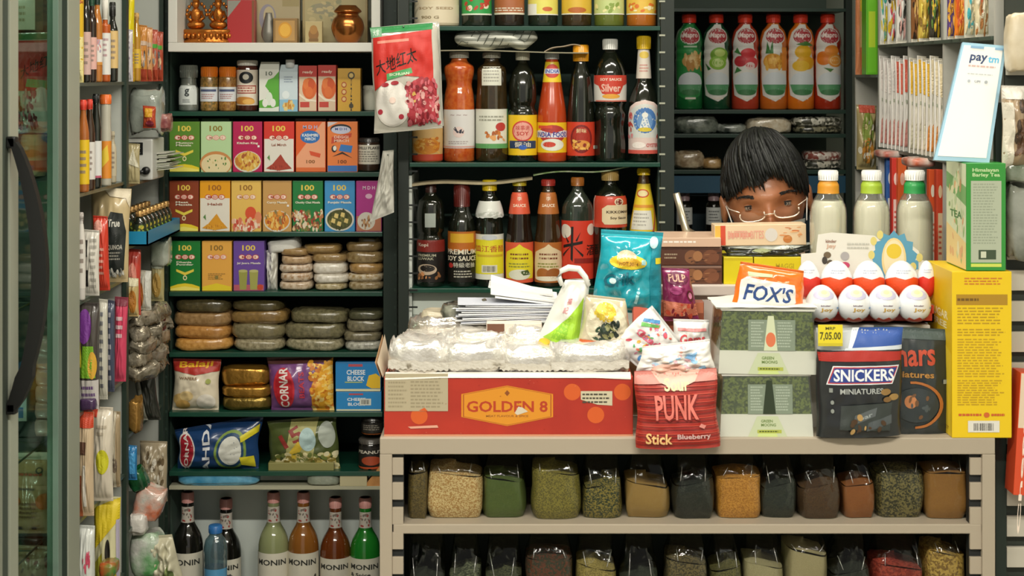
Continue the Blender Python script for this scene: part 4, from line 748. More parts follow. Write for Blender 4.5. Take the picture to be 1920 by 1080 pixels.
bottle('dark soy bottle with gold cap and red cream label', 1144, yB, [(337, 12), (346, 14), (362, 26), (376, 31), (541, 31)], blk, (320, 338, 16, '#b9995a'),
  [(366, 424, '#c8432c', [('r', .0, 0, .04, 1, '#e2dccc'), ('p', [(.36, .1), (1, .1), (1, .72), (.42, .72), (.3, .6), (.3, .2)], '#e2cfa8'), ('e', .68, .82, .11, .12, '#e2d2b0'), ('e', .68, .82, .08, .09, '#7a2a20'), ('t', 'KIKKOMAN', .68, .5, .56, .09, '#3a2a1c'), ('t', 'Soy Sauce', .68, .3, .4, .1, '#4a3a26')])], ZB[2])
bottle('tall yellow labelled seasoning bottle with yellow cap', 1207, yB, [(327, 9), (340, 11), (380, 18), (430, 26), (541, 27)], BL('#4a3014'), (315, 328, 12, '#e0bd1c'),
  [(344, 432, '#e6c832', [('e', .42, .8, .3, .09, '#c9492c'), ('e', .42, .8, .24, .065, '#e6d6a0'), ('r', .06, .5, .9, .56, '#d9902c'), ('r', .08, .04, .72, .44, '#dcd9cc'), ('l', .14, .1, .66, .4, 4, '#a8a49a'), ('p', [(.76, 0), (.95, .5), (.9, .5), (.7, 0)], '#c05a3a')])], ZB[2])
# top shelf
def halfjar(lab, x0, x1, c, lc, art, y):
    bottle(lab, (x0+x1)/2, yB, [(-60, 22), (-52, 27), (45, 28)], BL(c), (-68, -58, 24, '#c9b13a'), [(-40, y, lc, art, 'label', 85)], ZB[0], 'jars cut off by the top of the picture', name='condiment_jar', cat='jar')
halfjar('top shelf jar with green label and pale base line', 867, 921, '#20261c', '#2f9a4a', [('r', 0, 0, 1, .04, '#dde2d0'), ('n', 2, 14, .1, .1, .9, .5, .07, ['#e6dcc0', '#b5402a'])], 29)
halfjar('top shelf jar with brown and white label', 926, 984, '#2a2018', '#a5623a', [('r', 0, 0, 1, .05, '#e2dcc8'), ('l', .1, .08, .9, .2, 2, '#e2dcc8')], 28)
halfjar('top shelf jar with white and yellow label', 989, 1047, '#20261c', '#e2d96a', [('r', 0, 0, .35, .3, '#e6e6d8'), ('e', .6, .16, .12, .06, '#c96a3a'), ('r', 0, 0, 1, .03, '#e9e9dc')], 29)
halfjar('top shelf jar with amber yellow label', 1051, 1111, '#3c2c16', '#d8b23c', [('e', .5, .12, .22, .08, '#b5652c'), ('r', 0, 0, 1, .03, '#e9e9dc')], 28)
halfjar('top shelf jar with pale green label', 1114, 1170, '#66702c', '#c3cf8a', [('r', 0, .0, 1, .03, '#e9e9dc'), ('n', 7, 14, .1, .05, .9, .3, .06, ['#8aa04a', '#e6dfa0'])], 28)
halfjar('top shelf jar with yellow orange label, at the right end', 1174, 1231, '#b0641e', '#e0b84a', [('r', 0, .0, 1, .03, '#e9e9dc'), ('n', 8, 14, .1, .05, .9, .3, .06, ['#d9742a', '#eedfae'])], 28)
bottle('cream plastic tub with faint lettering at the left end of the top shelf', 819, yB, [(-30, 42), (47, 42)], mat('#d6c9ab', .5), (-44, -28, 43, '#cbbf9f'), [(10, 44, '#d8ccb0', [('t', 'SOY SEED', .5, .8, .6, .14, '#a08a68'), ('t', '900 G', .4, .3, .3, .16, '#8a7a5c')], 'label', 80)], ZB[0], name='plastic_tub', cat='jar')
# things lying over the bottles
zr = Z(99, yB)
root = empty('cardboard_strip', 'cream cardboard sheet lying across the bottle caps under the white rolled bag', 'cardboard', (X(935, yB), yB, zr+.001))
mb = MB(); mb.grid(lambda u, v: ((u-.5)*.42, (v-.5)*.09, .003*math.sin(u*5)), 16, 4, mat('#a39d84', .6)); mb.grid(lambda u, v: ((u-.5)*.42, (v-.5)*.09, .0025+.003*math.sin(u*5)), 16, 4, mat('#a39d84', .6)); 
for e in (-.045, .045): mb.grid(lambda u, v: ((u-.5)*.42, e, .0025*v+.003*math.sin(u*5)), 16, 1, mat('#8f8a72', .6))
mb.build('sheet', root)
def knot(label):   # rolled white bag, its crease shade painted as dark waves and tubes
    org = P(930, 97, yB); mb = MB(); wm_ = mat('#dedfd3', .45, bump=.8, bs=30, c2='#8f9287', ns=22, kind='wave'); gm_ = mat('#4f544a', .6)
    def fn(p, d):
        x = .098*math.copysign(abs(d.x)**.5, d.x); q = 1+.18*math.sin(x*60+d.z*3)+.1*nz(x*40, d.y*3, d.z*3); yy = .035*d.y*q; return Vector((x, yy, .025*d.z*q+.002*math.sin(x*90)))
    mb.ell((0, 0, .026), (1, 1, 1), wm_, 44, 22, fn)
    for k in range(7):   # fold shade drawn as dark tubes twisting round the roll
        ph = k*.9; pts = []
        for i in range(16):
            x = -.09+k*.022+i*.0042; el = -.9+i*.13+.3*math.sin(i*.8+ph); pts.append(Vector((max(-.094, min(.094, x)), -.0355*math.cos(el)*(1-.3*(x/.1)**4), .026+.0255*math.sin(el))))
        mb.tube(pts, [.0003+.0009*math.sin(math.pi*(i+.5)/16) for i in range(16)], gm_, 5)
    o = mb.build('rolled_bag', None, org+Vector((0, 0, .006))); return meta(o, label, 'bag')
knot('white plastic bag rolled up, lying on top of the sauce bottles')
mb = MB(); a = P(1092, 97, yB+.01); 
def pk(u, v): return (u*.085+.012*v, -.03+v*.06, .016*math.sin(u*2.2)+.002*math.sin(u*9))
mb.grid(pk, 14, 4, mat('#c9b9a4', .4)); mb.grid(lambda u, v: Vector(pk(u, v))+Vector((0, 0, .002)), 14, 4, mat('#c9b9a4', .4))
for e in (0, 1): mb.grid(lambda u, v: Vector(pk(u, e))+Vector((0, 0, .002*v)), 14, 1, mat('#a8977f', .4)); mb.grid(lambda u, v: Vector(pk(e, u))+Vector((0, 0, .002*v)), 4, 1, mat('#c07a5a', .4))
meta(mb.build('paper_packet', None, P(1020, 98, yB+.01)), 'flat beige paper packet resting on the orange bottle cap', 'packet')
def strip(name, label, a, b, w_, th, m, cat):
    a = Vector(a); b = Vector(b); org = a.copy(); mb = MB(); n = 20; L = []
    for i in range(n+1):
        t = i/n; p = a.lerp(b, t)-org+Vector((0, 0, .004*math.sin(t*7))); L.append(p)
    vs = []; fs = []
    for p in L:
        for dy, dz in ((-w_/2, 0), (w_/2, 0), (w_/2, th), (-w_/2, th)): vs.append(p+Vector((0, dy, dz)))
    for i in range(n):
        for k in range(4): fs.append((i*4+k, i*4+(k+1) % 4, (i+1)*4+(k+1) % 4, (i+1)*4+k))
    fs += [(0, 3, 2, 1), (n*4, n*4+1, n*4+2, n*4+3)]
    mb.add(vs, fs, m); return meta(mb.build(name, None, org), label, cat)
strip('cardboard_strip', 'narrow tan cardboard strip lying over the lower row of bottle caps', P(769, 349, yB), P(998, 338, yB), .05, .006, mat('#b3a685', .6, c2='#9c8f70', ns=30), 'cardboard')
strip('paper_sleeve', 'thin green and white paper sleeve slanting over the lower bottle caps', P(1000, 329, yB-.01), P(1182, 314, yB-.01), .04, .003, mat('#c9cfae', .3, c2='#7a9a5a', ns=45), 'paper')
# ---- red pack and white cloth hanging in front of the shelves
yh = 3.55
pouch('large red pack with black brushed writing hanging between the shelving units', [(692, 52), (822, 40), (829, 240), (702, 251)], yh, .022, '#c4bfb2', [
  ('p', [(.0, .94), (.93, .93), (.93, .99), (.0, 1)], '#2f8a4a'), ('r', .0, .9, .17, .99, '#7fb08c'), ('t', '大家', .085, .945, .1, .06, '#dfe6dc'),
  ('p', [(.03, .4), (.03, .9), (.92, .93), (.92, .42), (.7, .5), (.5, .52), (.3, .52)], '#c62b22'), ('r', .1, .84, .58, .865, '#dd8a78'),
  ('t', '大地红太', .38, .66, .62, .14, '#17140f', .12, .68), ('p', [(.23, .49), (.62, .54), (.6, .59), (.23, .55)], '#4fa060'), ('t', 'SICHUAN', .42, .54, .3, .025, '#dfe6c8'),
  ('e', .3, .27, .27, .22, '#ddd6cc'), ('e', .3, .27, .25, .2, '#e6e0d8'), ('p', [(.5, .04), (.97, .1), (.97, .42), (.75, .5), (.5, .42), (.56, .25)], '#a8303a'),
  ('n', 4, 150, .52, .05, .98, .46, .03, ['#b53a44', '#8a1f2a', '#c9606a', '#d9a09a', '#7a1a24']), ('p', [(.56, .36), (.63, .38), (.7, .28), (.63, .26)], '#d8b05a'),
  ('e', .1, .2, .04, .025, '#b03040'), ('e', .42, .14, .04, .025, '#b03040'), ('e', .2, .45, .06, .02, '#a8303a'), ('e', .35, .46, .06, .02, '#a8303a'), ('e', .3, .3, .05, .03, '#e9d0c4')], None, None, 'hanging_pack', 'packet', r=.2, wr=.2, seed=3, seal=(.04, .03), coat=.7, rz=-.05)
pouch('crinkled clear outer wrap edge behind the hanging red pack', [(808, 44), (824, 42), (832, 236), (815, 242)], yh+.035, .006, '#bdbcb0', [], None, None, 'plastic_wrap', 'wrap', r=.15, wr=.5, seed=9, seal=(.02, .02), coat=.9)
pouch('white cloth hanging from the post beside the third shelf of cartons', [(718, 283), (738, 281), (739, 398), (694, 416)], 3.66, .012, '#c8c6bb', [], None, None, 'hanging_cloth', 'cloth', .8, 0, .6, 6, (.02, .02), coat=0, bump=.3)
# ================================================================== ALCOVE SQUASH BOTTLES
yC = YC+.05
def squash(lab, cx, body, fruit, green=False):
    base = '#dfddd6'
    art = [('p', [(.1, .08), (.02, .3), (.02, .7), (.12, .9), (.35, 1), (.75, 1), (.62, .9), (.72, .7), (.9, .5), (.92, .25), (.8, .08), (.5, 0)], '#2f8a45' if green else base),
           ('e', .5, .85, .33, .115, '#dfddd6'), ('e', .5, .85, .3, .1, '#a82c34'), ('t', 'Mapro', .5, .85, .46, .09, '#ecdcd6')]+fruit+[('e', .5, .24, .4, .14, '#d5dbde'), ('p', [(.1, .22), (.9, .22), (.8, .12), (.5, .08), (.2, .12)], '#5a9a6a'), ('e', .5, .12, .28, .04, '#3f7a4a'), ('r', .35, .03, .65, .055, '#e6ded0')]
    return bottle(lab, cx, yC, [(43, 11), (48, 13), (58, 21), (74, 25), (84, 25.5), (92, 24), (98, 25.5), (108, 24.5), (114, 25.5), (130, 25), (201, 25.5)], mat(body, .2, coat=.6), (26, 43, 13, '#d43a24'),
       [(46, 190, None, art, 'label', 72)], ZC[0], 'squash bottles on the alcove top shelf', name='squash_bottle')
squash('green labelled squash bottle printed with ginger', 1292, '#1f6a36', [('e', .55, .52, .3, .09, '#c99a5a'), ('n', 3, 22, .25, .42, .85, .6, .07, ['#d9b070', '#b8843f', '#e2c48a']), ('r', .3, .7, .7, .72, '#cfe0c8')], True)
squash('squash bottle printed with green sliced limes', 1343, '#1d4a30', [('e', .55, .6, .28, .1, '#7aa83a'), ('e', .5, .5, .26, .09, '#8ab83f'), ('e', .5, .5, .17, .055, '#c4d98a'), ('p', [(.1, .5), (.3, .42), (.2, .4)], '#2f6a34'), ('e', .56, .63, .16, .05, '#b9d070')])
squash('squash bottle printed with red lychees', 1397, '#b5402a', [('e', .55, .62, .24, .07, '#c8353a'), ('e', .3, .52, .2, .07, '#b52c34'), ('e', .66, .5, .22, .075, '#cc4448'), ('e', .6, .46, .15, .05, '#ead0cc'), ('p', [(.1, .64), (.35, .6), (.2, .7)], '#3f7a3c'), ('p', [(.1, .36), (.35, .4), (.2, .45)], '#3f7a3c')])
squash('squash bottle printed with a pineapple', 1450, '#c96a24', [('e', .42, .52, .3, .1, '#d99a34'), ('n', 6, 24, .2, .44, .7, .6, .05, ['#c9822a', '#e6b450']), ('p', [(.2, .62), (.26, .78), (.34, .66), (.42, .8), (.44, .62)], '#3f7a3c'), ('r', .7, .4, .95, .7, '#e0892f')])
squash('squash bottle printed with yellow mangoes', 1501, '#d9741e', [('e', .52, .64, .26, .09, '#e2ae22'), ('e', .6, .5, .3, .09, '#dfa31c'), ('e', .44, .46, .26, .07, '#e8bb34'), ('p', [(.3, .74), (.6, .78), (.85, .72), (.5, .72)], '#4a7a34')])
squash('squash bottle printed with orange slices', 1552, '#a8331c', [('e', .3, .56, .24, .09, '#df7a1f'), ('e', .55, .66, .22, .07, '#e38a2c'), ('e', .66, .53, .24, .085, '#e6932f'), ('e', .66, .53, .18, .062, '#f0c48a'), ('e', .66, .53, .14, .048, '#e89a3c'), ('p', [(.3, .44), (.6, .42), (.5, .38)], '#4a7a34')])
yc = YC+.02
def film_pack(lab, x0, y0, x1, y1, z, c, c2, ns=90, wr=.4, name='plastic_pack', kind='noise', seed=1, dep=.12, cat='packet'):
    return cushion(lab, x0, y0, x1, y1, yc, dep, mat(c, .2, coat=.8, bump=.9, bs=45, c2=c2, ns=ns, kind=kind), z, None, name, wr=wr, seed=seed, cat=cat)
film_pack('crumpled clear plastic bag at the left of the shelf under the squash bottles', 1266, 218, 1350, 250, ZC[1], '#3a443c', '#8f968a', 40)
film_pack('shiny dark plastic bag left of the cream nut pack', 1345, 232, 1403, 250, ZC[1], '#2c3630', '#aeb4aa', 40)
film_pack('cream coloured pack of nuts behind the hair of the person', 1403, 218, 1488, 247, ZC[1], '#c9b89a', '#e0d6bf', 90)
def comb(lab, x0, y0, x1, y1, z, c, c2):
    return film_pack(lab, x0, y0, x1, y1, z, c, c2, 130, .1, 'netted_pack', 'vor')
comb('white netted pack on top of the dark netted pack', 1486, 217, 1585, 236, ZC[1]+13*yc/F, '#4a4a3c', '#dcd8c8')
comb('dark netted pack under the white netted pack', 1492, 236, 1585, 250, ZC[1], '#34362c', '#8f8a70')
film_pack('brown nut pack at the left of the second alcove shelf', 1266, 284, 1324, 318, ZC[2], '#8a7458', '#c4b496', 60)
film_pack('tan pack beside the brown nut pack, next to the hair', 1318, 298, 1356, 318, ZC[2], '#a8834f', '#c9a878', 60)
comb('red and white netted pack at the right of the second alcove shelf', 1512, 281, 1583, 300, ZC[2]+15*yc/F, '#8a4a40', '#dcd0c4')
comb('grey netted pack beneath the red and white netted pack', 1510, 301, 1583, 318, ZC[2], '#3a3c34', '#c9c4b4')
zc3 = Z(520, YC)
for cx, t in ((1283, 'left'), (1338, 'right')):
    bottle(('dark syrup bottle with pink white cap, further from the person' if t == 'left' else 'dark syrup bottle with pink white cap, right beside the ear of the person'), cx, yc+.03, [(374, 8), (378, 11), (385, 15), (515, 15)], mat('#17140f', .15, coat=.7), (360, 376, 10, '#c9a8ac'),
      [(388, 420, '#cfd0cc', [('l', .2, .15, .8, .85, 4, '#6a6c6a')], 'label', 70)], zc3, 'dark syrup bottles in the alcove', name='syrup_bottle')
root = empty('metal_scoop', 'slanting silver metal scoop handle standing left of the person', 'scoop', P(1296, 455, 3.22)); root.location.z = ZQ+.0
mb = MB(); a = P(1268, 362, 3.22)-Vector(root.location); b = P(1286, 430, 3.22)-Vector(root.location); c = P(1296, 444, 3.22)-Vector(root.location)
mb.tube([a, b, c], [.007, .008, .016], mat('#b0a894', .3, m=.8), 12); mb.build('handle', root)
mb = MB(); mb.tube([c, (c+Vector((0, 0, 0)))/2, Vector((0, 0, 0))], [.016, .018, .012], mat('#b9b2a0', .3, m=.8), 14); mb.build('scoop_bowl', root)
# ================================================================== ON THE COUNTER
YG = 2.815; bz = ZK
gx0, gx1 = X(720, YG), X(1187, YG); gw = gx1-gx0; gh = Z(706, YG)-bz; gd = .165
root = empty('open_carton', 'open red cardboard carton with yellow hexagon and lettering, piled with foil packs, on the counter', 'box', ((gx0+gx1)/2, YG+gd/2, bz))
mb = MB(); t_ = .004; red = mat('#b5321f', .35, coat=.35, c2='#a82c1c', ns=14); kr = mat('#b08a5c', .7)
for a, b in (((-gw/2, -gd/2, 0), (gw/2, -gd/2+t_, gh)), ((-gw/2, gd/2-t_, 0), (gw/2, gd/2, gh)), ((-gw/2, -gd/2+t_, 0), (-gw/2+t_, gd/2-t_, gh)), ((gw/2-t_, -gd/2+t_, 0), (gw/2, gd/2-t_, gh)), ((-gw/2, -gd/2, 0), (gw/2, gd/2, .004))): mb.box(a, b, red, .0015)
U = lambda px: (px-720)/467; V = lambda py: (825-py)/119.
hexa = lambda k: [(U(951+(x-951)*k), V(764.5+(y-764.5)*k)) for x, y in ((865, 741), (951, 724), (1037, 741), (1037, 787), (951, 805), (865, 787))]
ga = [('e', U(x), V(y), .034, .14, '#cf5a22') for x, y in ((1073, 737), (1167, 737), (1117, 783), (786, 785))]+[
 ('p', hexa(1.0), '#d98a1c'), ('p', hexa(.965), '#a8521c'), ('p', hexa(.94), '#d68c22'), ('t', 'GOLDEN 8', U(951), V(766), .325, .19, '#b03a1c'), ('t', 'MEAT FLAVOUR & SPICE', U(951), V(785), .17, .035, '#9a5a20'),
 ('p', [(U(951), V(733)), (U(956), V(739)), (U(951), V(745)), (U(946), V(739))], '#8a4a1c'),
 ('p', [(U(1089), V(735)), (U(1148), V(735)), (U(1148), V(764)), (U(1120), V(762)), (U(1089), V(752))], '#c9c0a4'), ('l', U(1092), V(761), U(1144), V(738), 3, '#4a4438'),
 ('p', [(U(965), V(779)), (U(972), V(766)), (U(980), V(768)), (U(990), V(776)), (U(970), V(783))], '#cfc4b0'),
 ('r', U(722), V(775), U(840), V(700), '#b0a488'), ('l', U(728), V(770), U(764), V(706), 8, '#968b70'), ('l', U(770), V(770), U(834), V(706), 9, '#968b70'),
 ('p', [(U(785), V(774)), (U(796), V(768)), (U(802), V(775))], '#cf5a22'),
 ('r', 0, 0, 1, .03, '#c98a6a'), ('p', [(U(765), V(806)), (U(820), V(803)), (U(822), V(808)), (U(770), V(810))], '#dba08a'), ('n', 3, 26, .02, .02, .98, .98, .0035, ['#8a2418', '#d9806a'])]
mb.art(ga, lambda u, v, o: (-gw/2+u*gw, -gd/2-o, v*gh))
mb.build('carton_body', root)
mb = MB()   # flaps folded outwards at the back and left, paper lining over the front rim
mb.box((-gw/2+.005, gd/2-.004, gh), (gw/2-.005, gd/2, gh+.035), kr, 0, Matrix.Rotation(0, 4, 'X')); mb.build('rear_flap', root)
mb = MB(); mb.grid(lambda u, v: (-gw/2-.006+.05*v*0-.01*v, -gd/2+u*gd, gh-.002+.045*v*(.6+.5*u)), 10, 4, mat('#c9a278', .7)); mb.grid(lambda u, v: (-gw/2-.002-.01*v, -gd/2+u*gd, gh-.002+.045*v*(.6+.5*u)), 10, 4, mat('#d9c8b0', .7)); mb.build('side_flap', root)
mb = MB(); mb.grid(lambda u, v: (-gw/2+.002+u*(gw-.006), -gd/2-.0022+.012*v*v, gh-.002-.004*max(0, math.sin(u*5+2))*(1-v)+.008*v), 40, 6, mat('#d9d2c6', .5, bump=.5, bs=40)); mb.grid(lambda u, v: (-gw/2+.002+u*(gw-.006), -gd/2-.0012+.012*v*v, gh-.002-.004*max(0, math.sin(u*5+2))*(1-v)+.008*v), 40, 6, mat('#e9e5dc', .5)); mb.build('paper_lining', root)
fo = lambda c='#efebe4': mat(c, .25, m=.45, coat=.5, bump=1., bs=60, c2='#d2cdc4', ns=24)
def foil(lab, x0, y0, x1, y1, Y, dep, c='#efebe4', rz=0, roll=0, seed=0, m_=None, zb=None):
    o = cushion(lab, x0, y0, x1, y1, Y, dep, m_ or fo(c), zb, 'white foil packs heaped in the red carton', 'foil_pack', seed=seed, rz=rz, roll=roll, wr=.3, ri=.5, px=3)
    s = Y/F; hw = (x1-x0)*s/2; h = (y1-y0)*s; mb = MB(); fm_ = mat('#ded8cc', .3, m=.2, coat=.5, bump=.8, bs=90)
    def sl(u, v, t=0.):   # crimped seal folded over the front
        x = (u*2-1)*hw*.92; return Vector((x, -dep/2*(1.04+.10*v)+.006*v, h*(.50-.26*v)+.004*nz(u*6, seed, v*3)+.0015*math.sin(u*70)*v+t))
    mb.grid(sl, 40, 4, fm_); mb.grid(lambda u, v: sl(u, v)+Vector((0, .0009, 0)), 40, 4, fm_); mb.build('seal', o); return o
foil('white foil pack at the front left corner of the heap in the red carton', 722, 647, 845, 708, YG+.006, .11, seed=1, roll=.04)
foil('white foil pack second from the left along the front of the heap', 824, 649, 953, 704, YG+.008, .11, seed=2, roll=-.05)
foil("white foil pack in front of the white shopping bag in the heap's front row", 932, 659, 1049, 706, YG+.01, .10, seed=3, roll=.03)
foil('white foil pack at the front right corner of the heap, by the pink red pouch', 1028, 649, 1186, 706, YG+.008, .12, seed=4, roll=-.02)
foil('white foil pack with brown creases in the middle of the heap', 844, 625, 957, 664, YG+.09, .10, '#e3dccf', seed=5, roll=.05)
foil('pale pack on the left of the heap behind the front row', 744, 631, 867, 668, YG+.09, .10, '#e6dfd2', seed=6, roll=-.1)
foil('pale pack right of the middle of the heap', 936, 623, 1055, 672, YG+.09, .10, '#e9e2d6', seed=7, roll=.08)
foil('flat pale pack tucked behind the front right foil pack', 1032, 635, 1159, 668, YG+.10, .09, '#efe9df', seed=17, roll=.0)
foil('shiny silver crinkled pack at the back left of the heap', 762, 601, 934, 640, YG+.16, .08, seed=8, roll=.04, m_=mat('#a89e90', .2, m=.7, bump=1., bs=50, c2='#d9d3ca', ns=40))
# paper stack, black magazine, small boxes behind the carton
def sheetpile(lab, x0, y0, x1, y1, Y, n, dep, roll, cat='papers', cols=('#e9e9ea', '#c9cdd8', '#e2e2e4'), th=.0022):
    s = Y/F; w_ = (x1-x0)*s; root = empty('paper_stack', lab, cat, P((x0+x1)/2, y1, Y)); rd = random.Random(x0)
    mb = MB()
    for i in range(n):
        dx = rd.uniform(-.012, .012); M_ = Matrix.Translation((dx, dep/2, i*th*1.5))@Matrix.Rotation(rd.uniform(-.06, .06), 4, 'Z')@Matrix.Rotation(roll+i*.006, 4, 'Y')
        mb.box((-w_/2, -dep/2, 0), (w_/2, dep/2, th*.8), mat(cols[i % len(cols)], .6), 0, M_)
    mb.build('sheets', root); return root
sheetpile('stack of loose white and bluish papers behind the foil packs', 862, 582, 1052, 606, 2.96, 11, .09, -.05)
sheetpile('thick folded white papers sticking up above the paper stack', 918, 560, 1040, 566, 2.97, 4, .08, .12, cols=('#f0efec', '#e6e5e2'), th=.004)
r_ = empty('folded_papers', 'white folded paper roll slanting up at the top of the paper stack', 'papers', P(980, 556, 2.97))
mb = MB(); a = P(920, 540, 2.97)-P(980, 556, 2.97); b = P(1046, 566, 2.97)-P(980, 556, 2.97)
vs = [a+Vector((0, 0, .013)), a+Vector((0, 0, -.012)), b+Vector((0, 0, -.003)), b+Vector((0, 0, .003))]; vs += [v+Vector((0, .07, .003)) for v in vs]
mb.add(vs, [(0, 1, 2, 3), (7, 6, 5, 4), (0, 4, 5, 1), (1, 5, 6, 2), (2, 6, 7, 3), (3, 7, 4, 0)], mat('#efefec', .6)); mb.build('sheet', r_)
cushion('black glossy magazine roll left of the papers', 826, 572, 920, 602, 2.98, .07, mat('#20221d', .2, coat=.8, c2='#8f8f80', ns=30), None, None, 'magazine', cat='magazine', wr=.5, roll=-.1)
cushion('small crumpled beige wrapper at the left behind the carton', 788, 586, 842, 612, 2.99, .06, mat('#b5ab94', .4, coat=.3, bump=.9, bs=50), None, None, 'wrapper', cat='wrapper', wr=.4)
carton('brown and cream box with small red oval under the papers', 912, 606, 1016, 632, 2.93, .06, '#dccfc0', [('r', 0, 0, .32, 1, '#6a4430'), ('e', .68, .5, .13, .32, '#c8402f'), ('e', .68, .5, .1, .22, '#e2a898')], None)
# supports hidden behind
carton('plain brown carton standing behind the red carton, under the papers', 790, 634, 1230, 760, 2.99, .075, '#9a7a54', [], bz, name='carton')
# teal pouch
pouch('bright teal coffee pouch with folded top standing behind the shopping bag', [(1128, 430), (1243, 436), (1240, 592), (1108, 580)], 2.97, .03, '#1f9fb0', [
  ('p', [(.84, .0), (.8, .5), (.86, 1), (1, 1), (1, 0)], '#17879a'), ('r', .0, .93, 1, .955, '#2fb5c4'), ('e', .45, .64, .3, .09, '#e2c92c'), ('e', .42, .7, .16, .08, '#e9dcc0'), ('e', .46, .64, .2, .055, '#d9a82a'), ('t', 'HOT 3014', .46, .62, .3, .045, '#8a5a1c'), ('r', .66, .62, .73, .68, '#a9d8dc'),
  ('t', 'Crik', .34, .42, .46, .16, '#15697c', .12, .8), ('e', .24, .4, .05, .035, '#cfe6e6'), ('t', 'i', .62, .22, .05, .16, '#a9dde2', -.2), ('e', .86, .88, .07, .07, '#b8d6dc'), ('r', .9, .63, 1, .7, '#d9c82a')], None, None, 'coffee_pouch', 'pouch', r=.2, wr=.3, seed=4, seal=(.03, .08), coat=.6)
# white shopping bag with handle
root = empty('shopping_bag', 'white plastic shopping bag with green triangle print and looped handle', 'bag', P(1050, 655, 2.91))
def sb(u, v, o=0.):
    xl = 1002+58*v**1.1; xr = 1092+14*v; x = xl+(xr-xl)*u; y = 655-130*v+(u-.3)*10*(1-v); b = math.sin(math.pi*u)**.7*math.sin(math.pi*min(1, v*.9+.1))**.5
    q = P(x, y, 2.91)-P(1050, 655, 2.91); return Vector((q.x, -.03*b*(1+.35*nz(u*5, v*6, 1))-o, q.z))
mb = MB(); wpl = mat('#e9e9e2', .3, coat=.4, bump=.5, bs=30); mb.grid(sb, 24, 28, wpl); mb.grid(lambda u, v: sb(u, v)*Vector((1, 0, 1)) if False else Vector((sb(u, v).x, .02*math.sin(math.pi*u)+.001, sb(u, v).z)), 24, 28, wpl)
mb.art([('p', [(.08, .18), (.9, .05), (.85, .78), (.5, .5)], '#a4d23a'), ('p', [(.2, .2), (.6, .14), (.55, .5), (.4, .42)], '#86bd2c'), ('t', '福', .42, .72, .14, .09, '#d9808a'), ('t', '記', .38, .6, .14, .09, '#d9808a'), ('e', .15, .12, .12, .05, '#e2c23a')], lambda u, v, o: sb(u, v, o+.0006), (12, 14)); mb.build('bag_body', root)
mb = MB(); hp = [P(x, y, 2.90)-P(1050, 655, 2.91) for x, y in ((1054, 535), (1048, 520), (1052, 508), (1066, 502), (1085, 504), (1098, 520), (1104, 536))]
mb.tube(hp, [.004, .005, .005, .006, .006, .005, .004], wpl, 8); mb.build('handle', root)
# clear snack bag with yellow flower and dark beans
pouch('clear bag showing a yellow flower shape over dark green pieces', [(1100, 552), (1172, 560), (1190, 650), (1082, 648)], 2.88, .028, '#c9bda0', [
  ('e', .5, .5, .44, .44, '#d8cfb5'), ('e', .48, .72, .24, .19, '#d9b82a'), ('n', 5, 18, .28, .56, .7, .86, .08, ['#e3c63a', '#c9a421', '#ecd75a']), ('e', .5, .34, .15, .18, '#1e2f22'), ('n', 6, 20, .2, .1, .85, .55, .07, ['#1f3326', '#2c4630', '#8a8a5a', '#e0d8be', '#16241b']), ('p', [(.0, .04), (.4, .0), (.4, .13), (.02, .15)], '#c8602c'), ('l', .05, .05, .36, .11, 1, '#e6b48a')], None, None, 'clear_snack_bag', 'bag', r=.15, wr=.25, seed=6, seal=(.02, .05), coat=.9)
# sweets bags
cw = '#e3e1de'
RBW = ['#c94a5a', '#4a86c0', '#e0a83a', '#5aa56a', '#d98aa8', '#e9e4e4', '#e26a5a']
pouch('white sweets bag standing on its corner with rainbow lettering', [(1222, 572), (1276, 640), (1216, 706), (1140, 642)], 2.86, .014, cw, [('n', 3, 46, .1, .1, .9, .9, .05, RBW), ('t', 'Candy', .5, .55, .7, .18, '#d9607a', .15), ('p', [(.1, .7), (.4, .9), (.36, .95), (.08, .76)], '#4f8fc4'), ('p', [(.14, .62), (.45, .84), (.42, .88), (.1, .68)], '#6aae5a')], None, None, 'sweets_bag', 'bag', r=.15, wr=.3, seed=7, seal=(.05, .05), coat=.9)
pouch('pink and white sweets bag behind the crumpled sweets bag', [(1262, 598), (1330, 600), (1336, 690), (1262, 690)], 2.89, .014, cw, [('t', 'Gems', .5, .62, .7, .2, '#d9505a', .05), ('n', 9, 30, .1, .1, .9, .5, .06, RBW), ('r', .1, .78, .9, .84, '#dc8a8a')], None, None, 'sweets_bag', 'bag', r=.15, wr=.3, seed=8, seal=(.05, .05), coat=.9)
pouch('crumpled white sweets bag lying on top of the red striped pouch', [(1205, 650), (1330, 636), (1346, 706), (1188, 704)], 2.80, .02, '#e6e2de', [('n', 12, 26, .2, .2, .9, .9, .05, ['#d8a8b0', '#a8c4dc', '#ecdfd2', '#e2a08a', '#8ab4d4']), ('e', .4, .3, .22, .14, '#e3b4a4'), ('p', [(.6, .6), (.8, .75), (.74, .5)], '#7aa8cf')], None, None, 'sweets_bag', 'bag', r=.12, wr=.5, seed=10, seal=(.05, .05), coat=1.)
carton('small plain carton standing behind the red striped pouch, under the sweets bags', 1205, 716, 1336, 800, 2.875, .1, '#c9b08a', [], bz, name='carton')
carton('coral cardboard corner peeking between the teal pouch and the sweets bags', 1186, 560, 1226, 640, 2.955, .01, '#e0705a', [], bz+.17, rz=.2, name='card', roll=0, cat='card')
